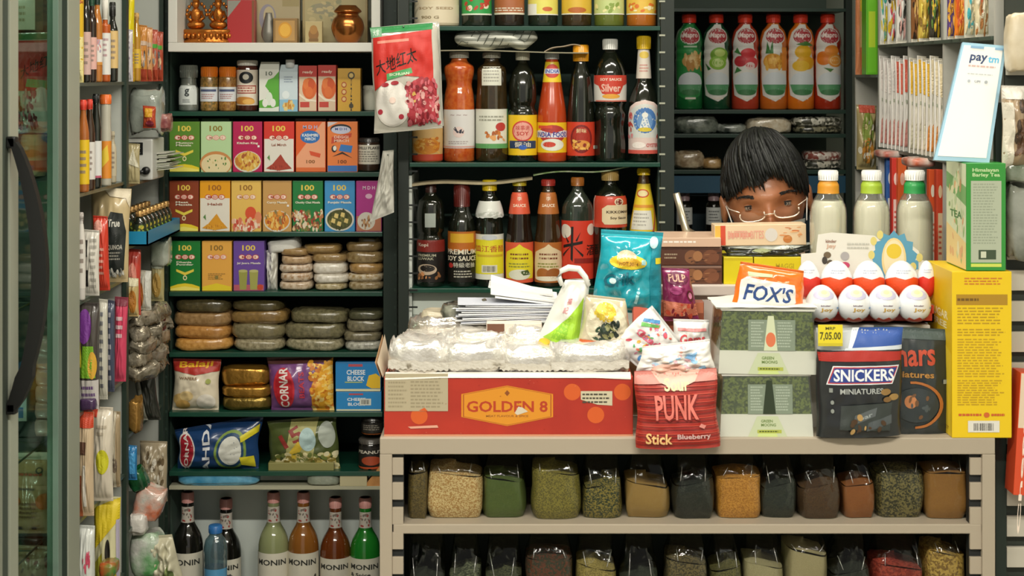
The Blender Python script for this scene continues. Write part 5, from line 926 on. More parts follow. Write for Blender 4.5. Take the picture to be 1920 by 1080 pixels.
# red striped pouch
st = [('r', 0, y/20, 1, y/20+.018, '#8a2420') for y in range(1, 16, 2)]+[('r', 0, y/20+.05, 1, y/20+.06, '#c24a3a') for y in range(1, 16, 2)]
pouch('red striped jelly sweets pouch with large pink outlined lettering', [(1190, 696), (1342, 690), (1349, 836), (1194, 839)], 2.785, .022, '#a82f27', st+[('p', [(.0, .84), (1, .86), (1, 1), (0, 1)], '#d88a80'), ('p', [(.3, .86), (.5, .76), (.72, .86), (.8, 1), (.2, 1)], '#e2b8a8'),
  ('t', 'Sour', .5, .83, .3, .16, '#e9d5a4'), ('t', 'PUNK', .5, .53, .56, .34, '#7a1712'), ('t', 'PUNK', .49, .54, .54, .32, '#e0776a'), ('t', 'Stick', .27, .14, .32, .15, '#7a1f16'), ('t', 'Stick', .265, .145, .31, .14, '#e2b678'), ('t', 'Blueberry', .68, .16, .4, .08, '#c9a8a4'), ('p', [(.78, .33), (.84, .3), (.81, .26), (.75, .29)], '#d98a80')], bz+.001, None, 'sweets_pouch', 'pouch', r=.3, wr=.08, seed=12, seal=(.03, .05), coat=.5, gus=1, back=.8)
# clamshell boxes of greens
def clam(lab, x0, y0, x1, y1, zb, tilt=0.):
    Y = 2.81; s = Y/F; w_ = (x1-x0)*s; h = Z(y0, Y)-Z(y1, Y); d = .13; root = empty('salad_box', lab, 'box', (X((x0+x1)/2, Y), Y+d/2, zb), 'clear boxes of dried greens'); root.rotation_euler = (0, tilt, 0)
    slv = h*.36; gm = mat('#3c4a1c', .7, c2='#6f7a34', ns=260, kind='vor', bump=.7, bs=200)
    def fr(z0, z1, a0, a1, m, mb, dz=.0):
        vs = []
        for z, a in ((z0, a0), (z1, a1)): vs += [(-a, -d/2*(a/(w_/2)), z), (a, -d/2*(a/(w_/2)), z), (a, d/2*(a/(w_/2)), z), (-a, d/2*(a/(w_/2)), z)]
        mb.add(vs, [(0, 1, 5, 4), (1, 2, 6, 5), (2, 3, 7, 6), (3, 0, 4, 7), (4, 5, 6, 7), (3, 2, 1, 0)], m)
    W2 = w_/2
    mb = MB(); fr(slv, h*.96, W2*.965, W2*.90, gm, mb); mb.build('contents', root)
    mb = MB(); fr(slv, h*.975, W2*.985, W2*.93, clear('#eef4ea', .10, .05, .25, 24, .03), mb); mb.build('clear_lid', root)
    mb = MB(); fr(0, slv, W2, W2*.975, mat('#c9cbbe', .35, coat=.4), mb); fy = lambda v: -d/2*(1-.025*v)
    mb.art([('p', [(.3, 0), (.72, 0), (.62, .9), (.4, .9)], '#bdc6a4'), ('p', [(.4, 0), (.62, 0), (.6, .18), (.42, .18)], '#c4d488'), ('t', 'GREEN\nMOONG', .52, .6, .16, .3, '#5f7a34'), ('r', .4, .15, .66, .3, '#a8b04a'), ('l', .42, .17, .64, .28, 1, '#3c4a1c')], lambda u, v, o: (-W2+u*w_, fy(v)-o-.0004, v*slv)); mb.build('card_sleeve', root)
    mb = MB(); Lz = lambda v: slv+v*(h*.92-slv)
    mb.art([('r', .3, .0, .78, .84, '#7d8a78'), ('l', .33, .08, .46, .8, 9, '#a5b0a0'), ('l', .6, .08, .76, .8, 9, '#a5b0a0'), ('p', [(.46, 0), (.5, .95), (.56, .95), (.6, 0)], '#c8cfae' if zb > bz+.02 else '#26331f'), ('e', .53, .3, .05, .2, '#d0704a' if zb > bz+.02 else '#26331f')], lambda u, v, o: (-W2+u*w_, -d/2*(.985-.055*v)-o-.0006, Lz(v))); mb.build('insert_card', root)
    mb = MB(); fr(h*.965, h, W2*.95, W2*.97, mat('#e3e4dc', .3, coat=.5), mb); mb.build('lid_rim', root)
    return root
hL = (825-708)*2.81/F
clam('lower clear box of green dried beans in a grey white sleeve', 1350, 708, 1525, 825, bz)
clam('upper clear box of green dried beans with white rim, under the orange bag', 1347, 588, 1531, 710, bz+hL, .012)
zc_ = bz+hL+(710-588)*2.81/F
mb = MB(); mb.grid(lambda u, v: ((u-.5)*.178, (v-.5)*.13, .004+.004*math.sin(u*6)*v+.003*nz(u*4, v*4, 1)), 20, 12, mat('#e6e4da', .45)); mb.grid(lambda u, v: ((u-.5)*.178, (v-.5)*.13, .002+.004*math.sin(u*6)*v+.003*nz(u*4, v*4, 1)), 20, 12, mat('#e6e4da', .45))
meta(mb.build('paper_sheet', None, (X(1438, 2.81), 2.875, zc_-.001)), 'white paper sheet lying over the upper clear box of greens', 'paper')
pouch("orange sweets bag with blue lettering on a white panel, resting on the upper clear box", [(1388, 490), (1508, 508), (1509, 588), (1366, 584)], 2.86, .02, '#e2701c', [('p', [(.06, .16), (.05, .66), (.12, .74), (.84, .66), (.88, .26), (.78, .12)], '#dedcd8'), ('p', [(.12, .84), (.5, .84), (.5, .78), (.14, .76)], '#b9cfa0'), ('t', "FOX'S", .47, .43, .68, .34, '#1c3f7a', -.07, 1.6), ('p', [(.0, .0), (.5, .0), (.45, .14), (.1, .2)], '#dfe2d4')], zc_+.007, None, 'sweets_bag', 'bag', r=.25, wr=.15, seed=13, seal=(.05, .05), coat=.6)
# chocolate pouches
pouch('black chocolate pouch with red band and slanted blue lettering panel', [(1529, 614), (1693, 613), (1690, 814), (1530, 818)], 2.80, .022, '#1f2224', [
  ('r', .0, .8, 1, 1, '#a8adb0'), ('p', [(.34, .8), (.42, 1), (1, 1), (1, .84)], '#2a4f9a'), ('p', [(.34, .8), (.42, 1), (.5, 1), (.38, .8)], '#dfe3e8'), ('p', [(.3, .8), (1, .8), (1, .84), (.32, .82)], '#c9d0d8'),
  ('p', [(.02, .7), (.98, .7), (1, .78), (.5, .8), (0, .78)], '#a8281f'), ('p', [(.1, .49), (.86, .49), (.95, .66), (.17, .66)], '#dfe0e4'), ('p', [(.115, .5), (.85, .5), (.935, .65), (.18, .65)], '#b5302a'), ('p', [(.13, .51), (.84, .51), (.92, .64), (.19, .64)], '#2a3f8a'),
  ('t', 'SNICKERS', .53, .575, .7, .11, '#e9eaee'), ('t', 'MINIATURES', .5, .43, .5, .05, '#a3a7a4'), ('r', .13, .42, .17, .46, '#8a8f8a'), ('p', [(.24, .08), (.26, .3), (.86, .32), (.84, .06)], '#343a38'),
  ('p', [(.4, .12), (.66, .2), (.68, .28), (.42, .21)], '#585e60'), ('p', [(.56, .06), (.86, .13), (.86, .21), (.58, .14)], '#4c5254'), ('t', 'bar', .55, .2, .16, .04, '#98a0a0', .25), ('e', .78, .42, .06, .03, '#8a6a3a'), ('e', .88, .37, .06, .03, '#9a7a44'), ('e', .8, .35, .05, .025, '#7a5a30'), ('n', 4, 12, .35, .05, .8, .2, .03, ['#b5925a', '#4a3420']), ('e', .16, .33, .02, .02, '#8a8f8a'), ('e', .16, .25, .02, .02, '#8a8f8a')], bz+.001, None, 'chocolate_pouch', 'pouch', r=.3, wr=.06, seed=14, seal=(.03, .04), coat=.5, gus=1, bump=.15)
pouch('black chocolate pouch with red script and an orange ring, half behind its neighbour', [(1640, 610), (1785, 618), (1779, 817), (1640, 815)], 2.845, .02, '#20282a', [('r', 0, .9, 1, 1, '#3c4a48'), ('t', 'mars', .47, .73, .6, .15, '#b5452c', .05), ('t', 'miniatures', .42, .58, .66, .055, '#a8793a'), ('r', .88, .5, .93, .54, '#8a908c')]+
  [('p', [(.48+.4*math.cos(t)*r1, .3+.22*math.sin(t)*r1) for t in [k*.2-1.5 for k in range(17)] for r1 in (1,)]+[(.48+.4*math.cos(t)*.88, .3+.22*math.sin(t)*.9) for t in [1.7-k*.2 for k in range(17)]], '#a5622c'), ('e', .52, .3, .3, .16, '#2f3638'), ('e', .44, .33, .08, .06, '#b5764a'), ('n', 8, 10, .4, .14, .75, .4, .03, ['#6a4a30', '#485052'])], bz+.001, None, 'chocolate_pouch', 'pouch', r=.3, wr=.06, seed=15, seal=(.03, .04), coat=.5, gus=1, bump=.15)
s8 = 2.78/F
mb = MB(); tw = 46*s8; th_ = 40*s8; mb.box((-tw/2, 0, 0), (tw/2, .0012, th_), mat('#e2d030', .4)); mb.art([('t', '7,05.00', .5, .45, .86, .42, '#4a4618'), ('t', 'MRP', .5, .83, .4, .14, '#5a5620'), ('r', 0, 0, 1, .14, '#c9b82a')], lambda u, v, o: (-tw/2+u*tw, -o, v*th_))
meta(mb.build('price_tag', None, P(1557, 649, 2.776)), 'yellow price tag stuck over the top left of the black chocolate pouch', 'price tag')
# egg display on a carton
YE = 2.90; ze = Z(606, YE)
carton('plain white carton hidden behind the chocolate pouches, carrying the egg tray', 1512, 610, 1744, 800, 2.885, .195, '#d9d5cc', [], bz, name='carton', rz=0)
bpy.context.view_layer.update()
root = empty('egg_display', 'white card display with blue scalloped shape behind a red tray of toy eggs', 'display', (X(1628, YE), YE+.05, ze))
ze = Z(606.6, 2.885)+.0; root.location.z = ze+.0005
mb = MB(); rt = mat('#c43a26', .35, coat=.4); W_ = .235
mb.box((-W_/2, -.055, .0), (W_/2, -.052, .016), rt); mb.box((-W_/2, -.055, 0), (W_/2, .045, .003), rt); mb.box((-W_/2, -.055, 0), (-W_/2+.003, .045, .03), rt); mb.box((W_/2-.003, -.055, 0), (W_/2, .045, .03), rt)
mb.box((-W_/2, -.012, .003), (W_/2, .045, .034), rt); mb.build('tray', root)
mb = MB(); YK2 = 2.982; o0 = Vector(root.location); ly = YK2-o0.y
def cc(px, py): q = P(px, py, YK2); return (q.x-o0.x, q.z-o0.z)
outl = [(1502, 600), (1502, 476), (1530, 474), (1534, 440), (1560, 436), (1640, 442), (1655, 455), (1700, 452), (1722, 470), (1730, 488), (1744, 492), (1744, 600)]
pts = [cc(*q) for q in outl]; n = len(pts)
vs = [(x, ly, z) for x, z in pts]+[(x, ly+.0015, z) for x, z in pts]
tr = tessellate_polygon([[Vector((x, z, 0)) for x, z in pts]])
mb.add(vs, [list(t) for t in tr]+[[i+n for i in t] for t in tr]+[(i, (i+1) % n, (i+1) % n+n, i+n) for i in range(n)], mat('#dfdcd2', .5))
def cu(px, py): x, z = cc(px, py); return x, z
A_ = []
sun = []
for i in range(28):
    t = i*math.pi*2/28; k = 1.12 if i % 2 else .95; sun.append(cu(1676+41*k*math.cos(t), 490-52*k*math.sin(t)))
A_ += [('p', sun, '#5a9cbc'), ('p', [cu(1640, 505), cu(1640, 488), cu(1722, 488), cu(1722, 505)], '#5a9cbc')]
for x, y in ((1634, 478), (1638, 452), (1650, 440), (1724, 483), (1712, 500)): a, b = cu(x, y); A_.append(('e', a, b, .006, .008, '#d9cb7a'))
a, b = cu(1676, 487); A_ += [('e', a, b, .023, .041, '#e6cf94'), ('e', a, b+.002, .019, .035, '#e9dcb6'), ('e', a, b+.016, .014, .014, '#e0c23a'), ('e', a, b-.018, .011, .008, '#c9533c')]
for x, y, rx, ry, c in ((1551, 478, .007, .006, '#6a5a44'), (1556, 493, .006, .006, '#54483a'), (1546, 488, .005, .007, '#3c3630'), (1584, 480, .008, .008, '#a8a4a4'), (1584, 497, .009, .006, '#c04468')): a, b = cu(x, y); A_.append(('e', a, b, rx, ry, c))
a, b = cu(1558, 452); A_ += [('t', 'kinder', a, b, .020, .006, '#8f6a5a'), ('t', 'Joy', a, b-.010, .018, .009, '#d0a890')]
a0, b0 = cu(1588, 468); a1, b1 = cu(1632, 454); A_.append(('l', a0, b0, a1, b1, 2, '#bdbcb2'))
mb.art(A_, lambda u, v, o: (u, ly-o, v), None, .0001); mb.build('back_card', root)
def egg(lab, px, py, w_, h_, Y, col_low, upper):
    s = Y/F; rw = w_*s/2; hh = h_*s; base = Vector((X(px, Y), Y, Z(py+h_/2, Y))); mb = MB(); pr = []
    for i in range(21):
        t = math.pi*i/20; z = hh/2+hh/2*math.cos(t); r = rw*math.sin(t)*(1+.14*(-math.cos(t))*.9)*.99; pr.append((max(r, .0003), z))
    mb.lathe(pr, mat('#e2e4e6', .25, coat=.5), 28, cap=False)
    def mp(u, v, o): t = (u*2-1)*math.radians(85); z = v*hh; r = prof_r(pr, z)+o+.0004; return (r*math.sin(t), -r*math.cos(t), z)
    if upper: art = [('p', [(0, .04), (1, .04), (1, .5), (.85, .56), (.7, .6), (.5, .54), (.3, .6), (.15, .56), (0, .5)], col_low), ('l', .3, .68, .7, .8, 2, '#a8b0c4')]
    else: art = [('p', [(0, .03), (1, .03), (1, .14), (.9, .1), (.8, .17), (.68, .11), (.55, .18), (.42, .11), (.3, .17), (.18, .1), (0, .15)], '#c8452a'), ('e', .5, .78, .3, .13, '#b9b8d0'), ('e', .5, .82, .17, .1, '#e6d9b8'), ('e', .5, .84, .09, .05, '#e0cf9c'), ('t', 'kinder', .52, .5, .2, .04, '#6a5068'), ('t', 'Joy', .54, .38, .26, .11, '#c09a3a'), ('e', .82, .42, .035, .025, '#5a88b8')]
    mb.art(art, mp, (14, hh/.006)); o = mb.build('toy_egg', None, base); return meta(o, lab, 'egg', 'toy eggs in the display')
for (px, lab) in ((1541, 'white toy egg in the front row, nearest the orange sweets bag'), (1601, 'white toy egg in the front row, second from the left'), (1657, 'white toy egg in the front row, third from the left'), (1714, 'white toy egg in the front row, nearest the yellow box')):
    o = egg(lab, px, 573, 62, 70, 2.875, '', False); o.location.z = ze+.004
for (px, py, lab, w2) in ((1568, 535, 'orange bottomed toy egg in the rear row above the first and second front eggs', 60), (1628, 531, 'orange bottomed toy egg in the middle of the rear row', 60), (1690, 528, 'orange bottomed toy egg in the rear row, right of the middle', 62), (1515, 545, 'red bottomed toy egg at the left end of the rear row, half hidden', 46), (1737, 545, 'red bottomed toy egg at the right end of the rear row against the yellow box', 34)):
    o = egg(lab, px, py, w2, 70, 2.93, '#dd4a1a' if w2 >= 60 else '#cf2f20', True); o.location.z = ze+.040
# clear bottles
for i, (cx, bc, dot, lab) in enumerate(((1553, '#d9952c', '#d9a05a', 'clear drink bottle with white cap and orange collar'), (1634, '#a3bf3a', '#c9b94a', 'clear drink bottle with white cap and lime collar'), (1715, '#2f9a4f', '#3fae5a', 'clear drink bottle with white cap, green collar and green dot'))):
    arc = []
    for k in range(9): t = math.pi*(.12+.76*k/8); arc.append(('t', 'SEPOY & CO'[k % 10], .5+.3*math.cos(math.pi-t+math.pi*0), .28+.17*math.sin(t), .05, .03, '#8a8f80') if 'SEPOY & CO'[k % 10] != ' ' else ('e', .5, .3, .001, .001, '#8a8f80'))
    bottle(lab, cx, 3.048, [(338, 15), (346, 19), (362, 20), (372, 26), (386, 32), (400, 34), (604, 34)], clear('#f8f9f2', .07, .06, .1, 30, .06), (319, 338, 18, '#e3e2dc'),
      [(336, 362, bc, [], 'collar'), (395, 560, None, arc+[('e', .5, .28, .1, .05, dot)]+[('e', .5+.3*math.cos(math.pi*k/24), .24+.17*math.sin(math.pi*k/24), .008, .004, '#a8ada0') for k in range(25)], 'label', 75)], ze, 'clear drink bottles', name='drink_bottle', liquid=(clear('#fbf7ea', .0, .2, 0, 1, .7), 376))
# yellow box and green tea box
YY = 2.80
side_txt = [('t', 'NATURAL', .55, .74, .9, .05, '#ece6c0'), ('p', [(0, .0), (1, .0), (1, .3), (0, .4)], '#dcae12')]
carton('tall bright yellow carton with brown fine print and barcode on the counter', 1785, 509, 1897, 818, YY, .165, '#e2bf12', [('r', .06, .8, .94, .865, '#a8801c'), ('l', .08, .815, .5, .85, 1, '#6a4c10'), ('l', .08, .68, .92, .79, 6, '#b08c18'), ('l', .08, .61, .92, .66, 3, '#b08c18'), ('l', .08, .36, .92, .6, 15, '#b8931a'), ('l', .2, .92, .9, .97, 3, '#c4722a'), ('l', .08, .19, .92, .35, 11, '#b8931a'), ('l', .1, .12, .5, .15, 1, '#c25a2a'), ('e', .58, .135, .05, .016, '#c8622a'), ('l', .66, .12, .94, .15, 1, '#c25a2a'), ('r', .26, .03, .8, .1, '#d9d6cc'), ('b', .36, .04, .7, .085)], bz, side='#dcb70f', sart=[('t', 'SUGAR', .5, .72, .7, .05, '#ece4b8'), ('t', 'FREE', .5, .66, .6, .04, '#ece4b8'), ('p', [(0, 0), (1, 0), (1, .5), (.5, .58), (0, .5)], '#e6c62c'), ('t', '100% SWEET', .5, .04, .8, .02, '#9a6a1a')], name='tall_carton')
zy = Z(509, YY)
carton('green edged tea carton with grey printed panel standing on the yellow carton', 1812, 306, 1886, 506, YY+.002, .13, '#2f8a34', [('r', .1, .07, .9, .84, '#a8b09a'), ('l', .16, .24, .82, .82, 22, '#8f9884'), ('r', .3, .1, .76, .19, '#3a4a34'), ('r', .36, .115, .5, .175, '#c4c8b0'), ('t', 'Himalayan\nBarley Tea', .5, .915, .72, .09, '#bcd6a0'), ('r', .1, .03, .9, .06, '#c9d25a')], zy+.001, side='#cfd6b4', sart=[('p', [(.0, .0), (1, .0), (1, .25), (0, .4)], '#e2c88a'), ('p', [(0, .75), (1, .6), (1, .78), (0, .9)], '#7aa86a'), ('n', 3, 40, .1, .1, .9, .9, .06, ['#b8c89a', '#dfd8b0', '#8fae70', '#d9a878']), ('t', 'TEA', .5, .5, .6, .07, '#4a7a44')], name='tea_carton')
# brown boxes, magenta pouch, yellow boxes on the desk
def cho(lab, y0, y1, zb): return carton(lab, 1240, y0, 1354, y1, 3.10, .12, '#5a3626', [('r', .0, .9, 1, 1, '#8a6a5a'), ('e', .5, .45, .12, .4, '#8a5a3a'), ('e', .82, .45, .14, .42, '#7a4a30'), ('e', .6, .5, .08, .3, '#a8744a'), ('l', .04, .3, .3, .7, 2, '#b09a80'), ('n', 4, 14, .35, .1, .98, .8, .05, ['#a5714a', '#3c241a', '#6a4028'])], zb, 'brown chocolate boxes on the desk', name='chocolate_box')
cho('brown chocolate box, lower of two on the left of the desk', 498, 533, ZQ)
cho('brown chocolate box, upper of two on the left of the desk', 463, 497, ZQ+35.5*3.1/F)
carton('cream strip carton with tiny white text lying on the brown chocolate boxes', 1238, 446, 1352, 462, 3.09, .13, '#cfae94', [('l', .04, .3, .6, .8, 1, '#ece6dc')], ZQ+71*3.1/F, name='carton')
pouch('magenta lolly pouch with curly brown outline behind the sweets bags', [(1240, 502), (1292, 504), (1312, 602), (1244, 602)], 3.02, .016, '#8a2a5a', [('e', .5, .82, .4, .12, '#6a1f44'), ('t', 'PULP', .5, .83, .6, .14, '#e2b49a'), ('e', .42, .6, .2, .08, '#a8447a'), ('p', [(.0, .1), (1, .12), (1, .34), (0, .4)], '#c8745a'), ('n', 4, 16, .1, .1, .9, .36, .07, ['#e0a080', '#7a1f30', '#c9503a']), ('e', .85, .5, .1, .1, '#5a2020'), ('e', .85, .5, .06, .06, '#c87a9a')], None, None, 'sweets_pouch', 'pouch', r=.25, wr=.2, seed=21, seal=(.03, .04), coat=.6)
carton('brown carton under the magenta pouch at the back of the counter', 1236, 566, 1320, 780, 3.035, .03, '#8a4a34', [('r', 0, .9, 1, 1, '#b56a4a')], bz, name='carton')
carton('bright yellow carton on the desk below the held box, left one', 1357, 482, 1412, 532, 3.10, .12, '#d9c81c', [('r', 0, .9, 1, 1, '#c9b414')], ZQ, 'yellow cartons on the desk', name='carton')
carton('bright yellow carton on the desk below the held box, right one with faint lettering', 1414, 482, 1502, 532, 3.10, .12, '#dcc81e', [('t', 'MAGGI', .66, .68, .4, .2, '#b8a018'), ('l', .1, .1, .9, .4, 2, '#b8a018'), ('r', 0, 0, .3, .25, '#8a9a2c')], ZQ, 'yellow cartons on the desk', name='carton')
zz = ZQ+51*3.1/F
pouch('black and silver foil bag lying between the yellow cartons and the pink box', [(1352, 460), (1524, 454), (1518, 484), (1362, 484)], 3.115, .012, '#2a2f2a', [('p', [(.0, .9), (.3, .7), (.7, .6), (1, .9), (1, 1), (0, 1)], '#9fa39a'), ('p', [(.3, .55), (.42, .4), (.55, .6), (.4, .8)], '#8a9068'), ('p', [(.55, .7), (.8, .6), (.7, .95)], '#c9ccc4'), ('p', [(.86, .3), (.96, .25), (.94, .45)], '#a88f80')], zz, None, 'foil_bag', 'bag', r=.2, wr=.3, seed=31, seal=(.02, .02), coat=.8, m=.2, back=6.)
carton('cream and pink biscuit box propped in front of the face of the person', 1340, 421, 1512, 455, 3.105, .05, '#e2c8a4', [('r', 0, 0, .06, 1, '#e0b04a'), ('r', .06, 0, .115, 1, '#cc4a30'), ('l', .15, .25, .5, .75, 1, '#d8907a'), ('t', 'BUTTER BITES', .34, .52, .4, .42, '#dba08a'), ('e', .62, .5, .07, .34, '#d6d0c8'), ('e', .8, .28, .05, .2, '#c07838'), ('n', 5, 12, .74, .1, .98, .9, .04, ['#d9935a', '#e6b07a', '#c9703a'])], zz+.022, name='biscuit_box', roll=-.015)
# ================================================================== THE PERSON BEHIND THE DESK
HC = P(1437, 377, 3.27)        # centre of the head
HM = Matrix.Translation(HC)@Matrix.Rotation(-math.radians(7), 4, 'Z')@Matrix.Rotation(-math.radians(8), 4, 'Y')@Matrix.Rotation(math.radians(4), 4, 'X')
G = lambda x, m, s: math.exp(-((x-m)/s)**2)
def skull(d):
    x, y, z = d.x*.077, d.y*.097, d.z*.118
    if z < -.01:
        k = min(1, (-.01-z)/.105); x *= 1-.30*k**1.4; y = y*(1-.30*k) if y > 0 else y*(1-.12*k)
    x *= 1+.03*G(z, .05, .04)
    if y < 0:
        f = G(x, 0, .062); y -= .004*f*G(z, .021, .012); y += .011*(G(x, .035, .018)+G(x, -.035, .018))*G(z, .002, .014)
        y -= .006*(G(x, .042, .016)+G(x, -.042, .016))*G(z, -.032, .018)
        wv = .0075+.006*max(0, min(1, (.0-z)/.036)); amt = max(0, min(1, (.012-z)/.05)) if z > -.040 else max(0, 1-(-.040-z)/.010)
        y -= .027*amt*G(x, 0, wv)
        y -= .006*G(z, -.062, .007)*G(x, 0, .022)+.003*G(z, -.072, .006)*G(x, 0, .02); y -= .008*G(z, -.098, .014)*G(x, 0, .024)
    return Vector((x, y, z))
def ellf(c, r, M=None, nu=120, nv=90):
    m = MB(); m.ell((0, 0, 0), (1, 1, 1), mat('#83492c'), nu, nv, lambda p, d: skull(d)); return m
def skin_mesh(nodes, edges, sub=1):
    me = bpy.data.meshes.new('t'); me.from_pydata([n[0] for n in nodes], edges, []); o = bpy.data.objects.new('t', me); COL.objects.link(o)
    md = o.modifiers.new('s', 'SKIN'); md.use_smooth_shade = True
    for i, n in enumerate(nodes): v = me.skin_vertices[0].data[i]; v.radius = n[1] if isinstance(n[1], tuple) else (n[1], n[1]); v.use_root = (i == 0)
    sb_ = o.modifiers.new('u', 'SUBSURF'); sb_.levels = sub; sb_.render_levels = sub
    bpy.context.view_layer.update(); dg = bpy.context.evaluated_depsgraph_get(); e = o.evaluated_get(dg); m2 = bpy.data.meshes.new_from_object(e)
    vs = [v.co.copy() for v in m2.vertices]; fs = [list(p.vertices) for p in m2.polygons]; bpy.data.objects.remove(o); bpy.data.meshes.remove(m2); return vs, fs
px_ = HC.x; hip = Vector((px_, 3.66, .60)); sh = Vector((px_, 3.46, 1.10))
V3 = lambda x, y, z: Vector((px_+x, y, z))
def body_nodes(k=0., arms=1, legs=1):
    n = [(V3(0, 3.60, .64), (.12+k, .09+k)), (V3(0, 3.57, .78), (.12+k, .085+k)), (V3(0, 3.52, .95), (.155+k, .10+k)), (V3(0, 3.465, 1.07), (.13+k, .08+k)), (V3(0, 3.43, 1.15), (.055+k*.4, .055+k*.4))]
    e = [(0, 1), (1, 2), (2, 3), (3, 4)]
    if arms != 2: n.append((HC+Vector((0, .075, -.06)), .05)); e.append((4, 5))
    for s_ in (-1, 1):
        if arms:
            b = len(n); n += [(V3(s_*.17, 3.47, 1.08), .052+k), (V3(s_*.20, 3.47, .95), .045+k), (V3(s_*.205, 3.48, .82), .037+k)]
            e += [(3, b), (b, b+1), (b+1, b+2)]
            if arms == 1:
                n += [(V3(s_*.15, 3.39, .80), .036), (V3(s_*.08, 3.33, .80), .024), (V3(s_*.055, 3.315, .805), (.016, .030))]; e += [(b+2, b+3), (b+3, b+4), (b+4, b+5)]
            else: n.append((V3(s_*.18, 3.44, .81), .038+k)); e.append((b+2, b+3))
        if legs:
            b = len(n); n += [(V3(s_*.085, 3.57, .60), .075+k), (V3(s_*.115, 3.44, .59), .07+k), (V3(s_*.13, 3.33, .565), .058+k), (V3(s_*.13, 3.35, .35), .052+k), (V3(s_*.13, 3.37, .11), .036+k)]
            e += [(0, b), (b, b+1), (b+1, b+2), (b+2, b+3), (b+3, b+4)]
            if arms == 1: n += [(V3(s_*.13, 3.37, .05), .038), (V3(s_*.135, 3.29, .035), (.045, .026))]; e += [(b+4, b+5), (b+5, b+6)]
    return n, e
skin = mat('#935a38', .5, c2='#9d6643', ns=25, coat=.08)
vs, fs = skin_mesh(*body_nodes()); mb = MB(); mb.add(vs, fs, skin, True)
hv = ellf(0, 0); mb.add([HM@Vector(v) for v in hv.v], hv.f, skin, True)
for s_ in (-1, 1):   # ears and fingers join the same surface
    mb.ell((0, 0, 0), (1, 1, 1), skin, 24, 18, lambda p, d: HM@(Vector((s_*.077+s_*.008+d.x*.0075+s_*.006*max(0, d.y), .012+d.y*.018, -.008+d.z*.031))+Vector((s_*.004*abs(d.z), 0, 0))))
    hb = V3(s_*.055, 3.315, .805)
    for q in range(4):
        ln = (.036, .042, .040, .032)[q]; z0 = .805+.026-.017*q; a = V3(s_*.05, 3.31, z0)
        v2, f2 = skin_mesh([(a, .009), (a+Vector((-s_*.030, -.012, -.002)), .0085), (a+Vector((-s_*(.030+ln*.55), .004, -.006)), .008), (a+Vector((-s_*(.024+ln*.5), .020, -.010)), .0068)], [(0, 1), (1, 2), (2, 3)]); mb.add(v2, f2, skin, True)
    a = V3(s_*.062, 3.318, .825); v2, f2 = skin_mesh([(a, .010), (a+Vector((-s_*.012, -.012, .022)), .0095), (a+Vector((-s_*.030, -.012, .036)), .0078)], [(0, 1), (1, 2)]); mb.add(v2, f2, skin, True)
tmp = mb.build('t'); rm = tmp.modifiers.new('r', 'REMESH'); rm.mode = 'VOXEL'; rm.voxel_size = .0035; rm.use_smooth_shade = True
sm = tmp.modifiers.new('sm', 'SMOOTH'); sm.factor = .5; sm.iterations = 3
bpy.context.view_layer.update(); e = tmp.evaluated_get(bpy.context.evaluated_depsgraph_get()); m2 = bpy.data.meshes.new_from_object(e)
org = V3(0, 3.5, 0); mb = MB(); mb.add([v.co-org for v in m2.vertices], [list(p.vertices) for p in m2.polygons], skin, True); bpy.data.objects.remove(tmp); bpy.data.meshes.remove(m2)
HL = Matrix.Translation(-org)@HM
def lidf(s_, up):   # eyelids
    c = Vector((s_*.035, -.0668, .002)); R = .0129
    def f(u, v):
        az = (u*2-1)*1.15; el0, el1 = ((.36, 1.25) if up else (-1.2, -.34)); el = el0+(el1-el0)*v; cl = math.cos(az)**.5 if abs(az) < 1.5 else 0
        el = el*(.35+.65*cl) if up else el*(.35+.65*cl)
        return HL@(c+Vector((R*1.12*math.sin(az)*math.cos(el), -R*math.cos(az)*math.cos(el), R*math.sin(el))))
    return f
for s_ in (-1, 1):
    for up in (True, False): mb.grid(lidf(s_, up), 14, 6, skin)
person = mb.build('person', None, org); meta(person, 'dark haired person in glasses and white face mask sitting behind the desk', 'person')
for s_ in (-1, 1):
    mb = MB(); c = Vector((s_*.035, -.0668, .002)); ms = [('#c9bdae', .0122, 0), ('#2a1710', .0062, .0112), ('#0c0806', .003, .0125)]
    mb.ell((0, 0, 0), (1, 1, 1), mat('#8f8175', .2, coat=.8), 20, 14, lambda p, d: HL@(c+d*.0122))
    for col, r, dd in (('#22120c', .0062, .0), ('#0a0706', .0026, .0003), ):
        pts = [HL@(c+Vector((r*math.cos(t*.524)-.0003, -math.sqrt(.0122**2-r*r)-.0007-dd, .0003+r*math.sin(t*.524)))) for t in range(12)]
        mb.add(pts, [list(range(12))], mat(col, .1, coat=1.))
    mb.build('eye', person)
    lf = lidf(s_, True); mb = MB(); mb.tube([lf(.06+.88*i/12, 0)+Vector((0, -.0004, 0)) for i in range(13)], [.0004+.0011*math.sin(math.pi*(i+.5)/13) for i in range(13)], mat('#15100d', .6), 5); mb.build('eyelashes', person)
for s_ in (-1, 1):   # brows
    mb = MB(); rd = random.Random(4+s_)
    for i in range(70):
        t = rd.random(); x = s_*(.014+.042*t); z = .0195+.007*math.sin(t*2.4)+rd.uniform(-.0035, .0035)*(1.1-t*.7); y = -.0955+.5*(x*x)/.077+.001
        a = Vector((x, y-.0005, z)); b = a+Vector((s_*.006, .0015, .002*(.6-t))); mb.tube([HL@a, HL@b], [.0011, .0005], mat('#14100c', .6), 4)
    mb.build('eyebrow', person)
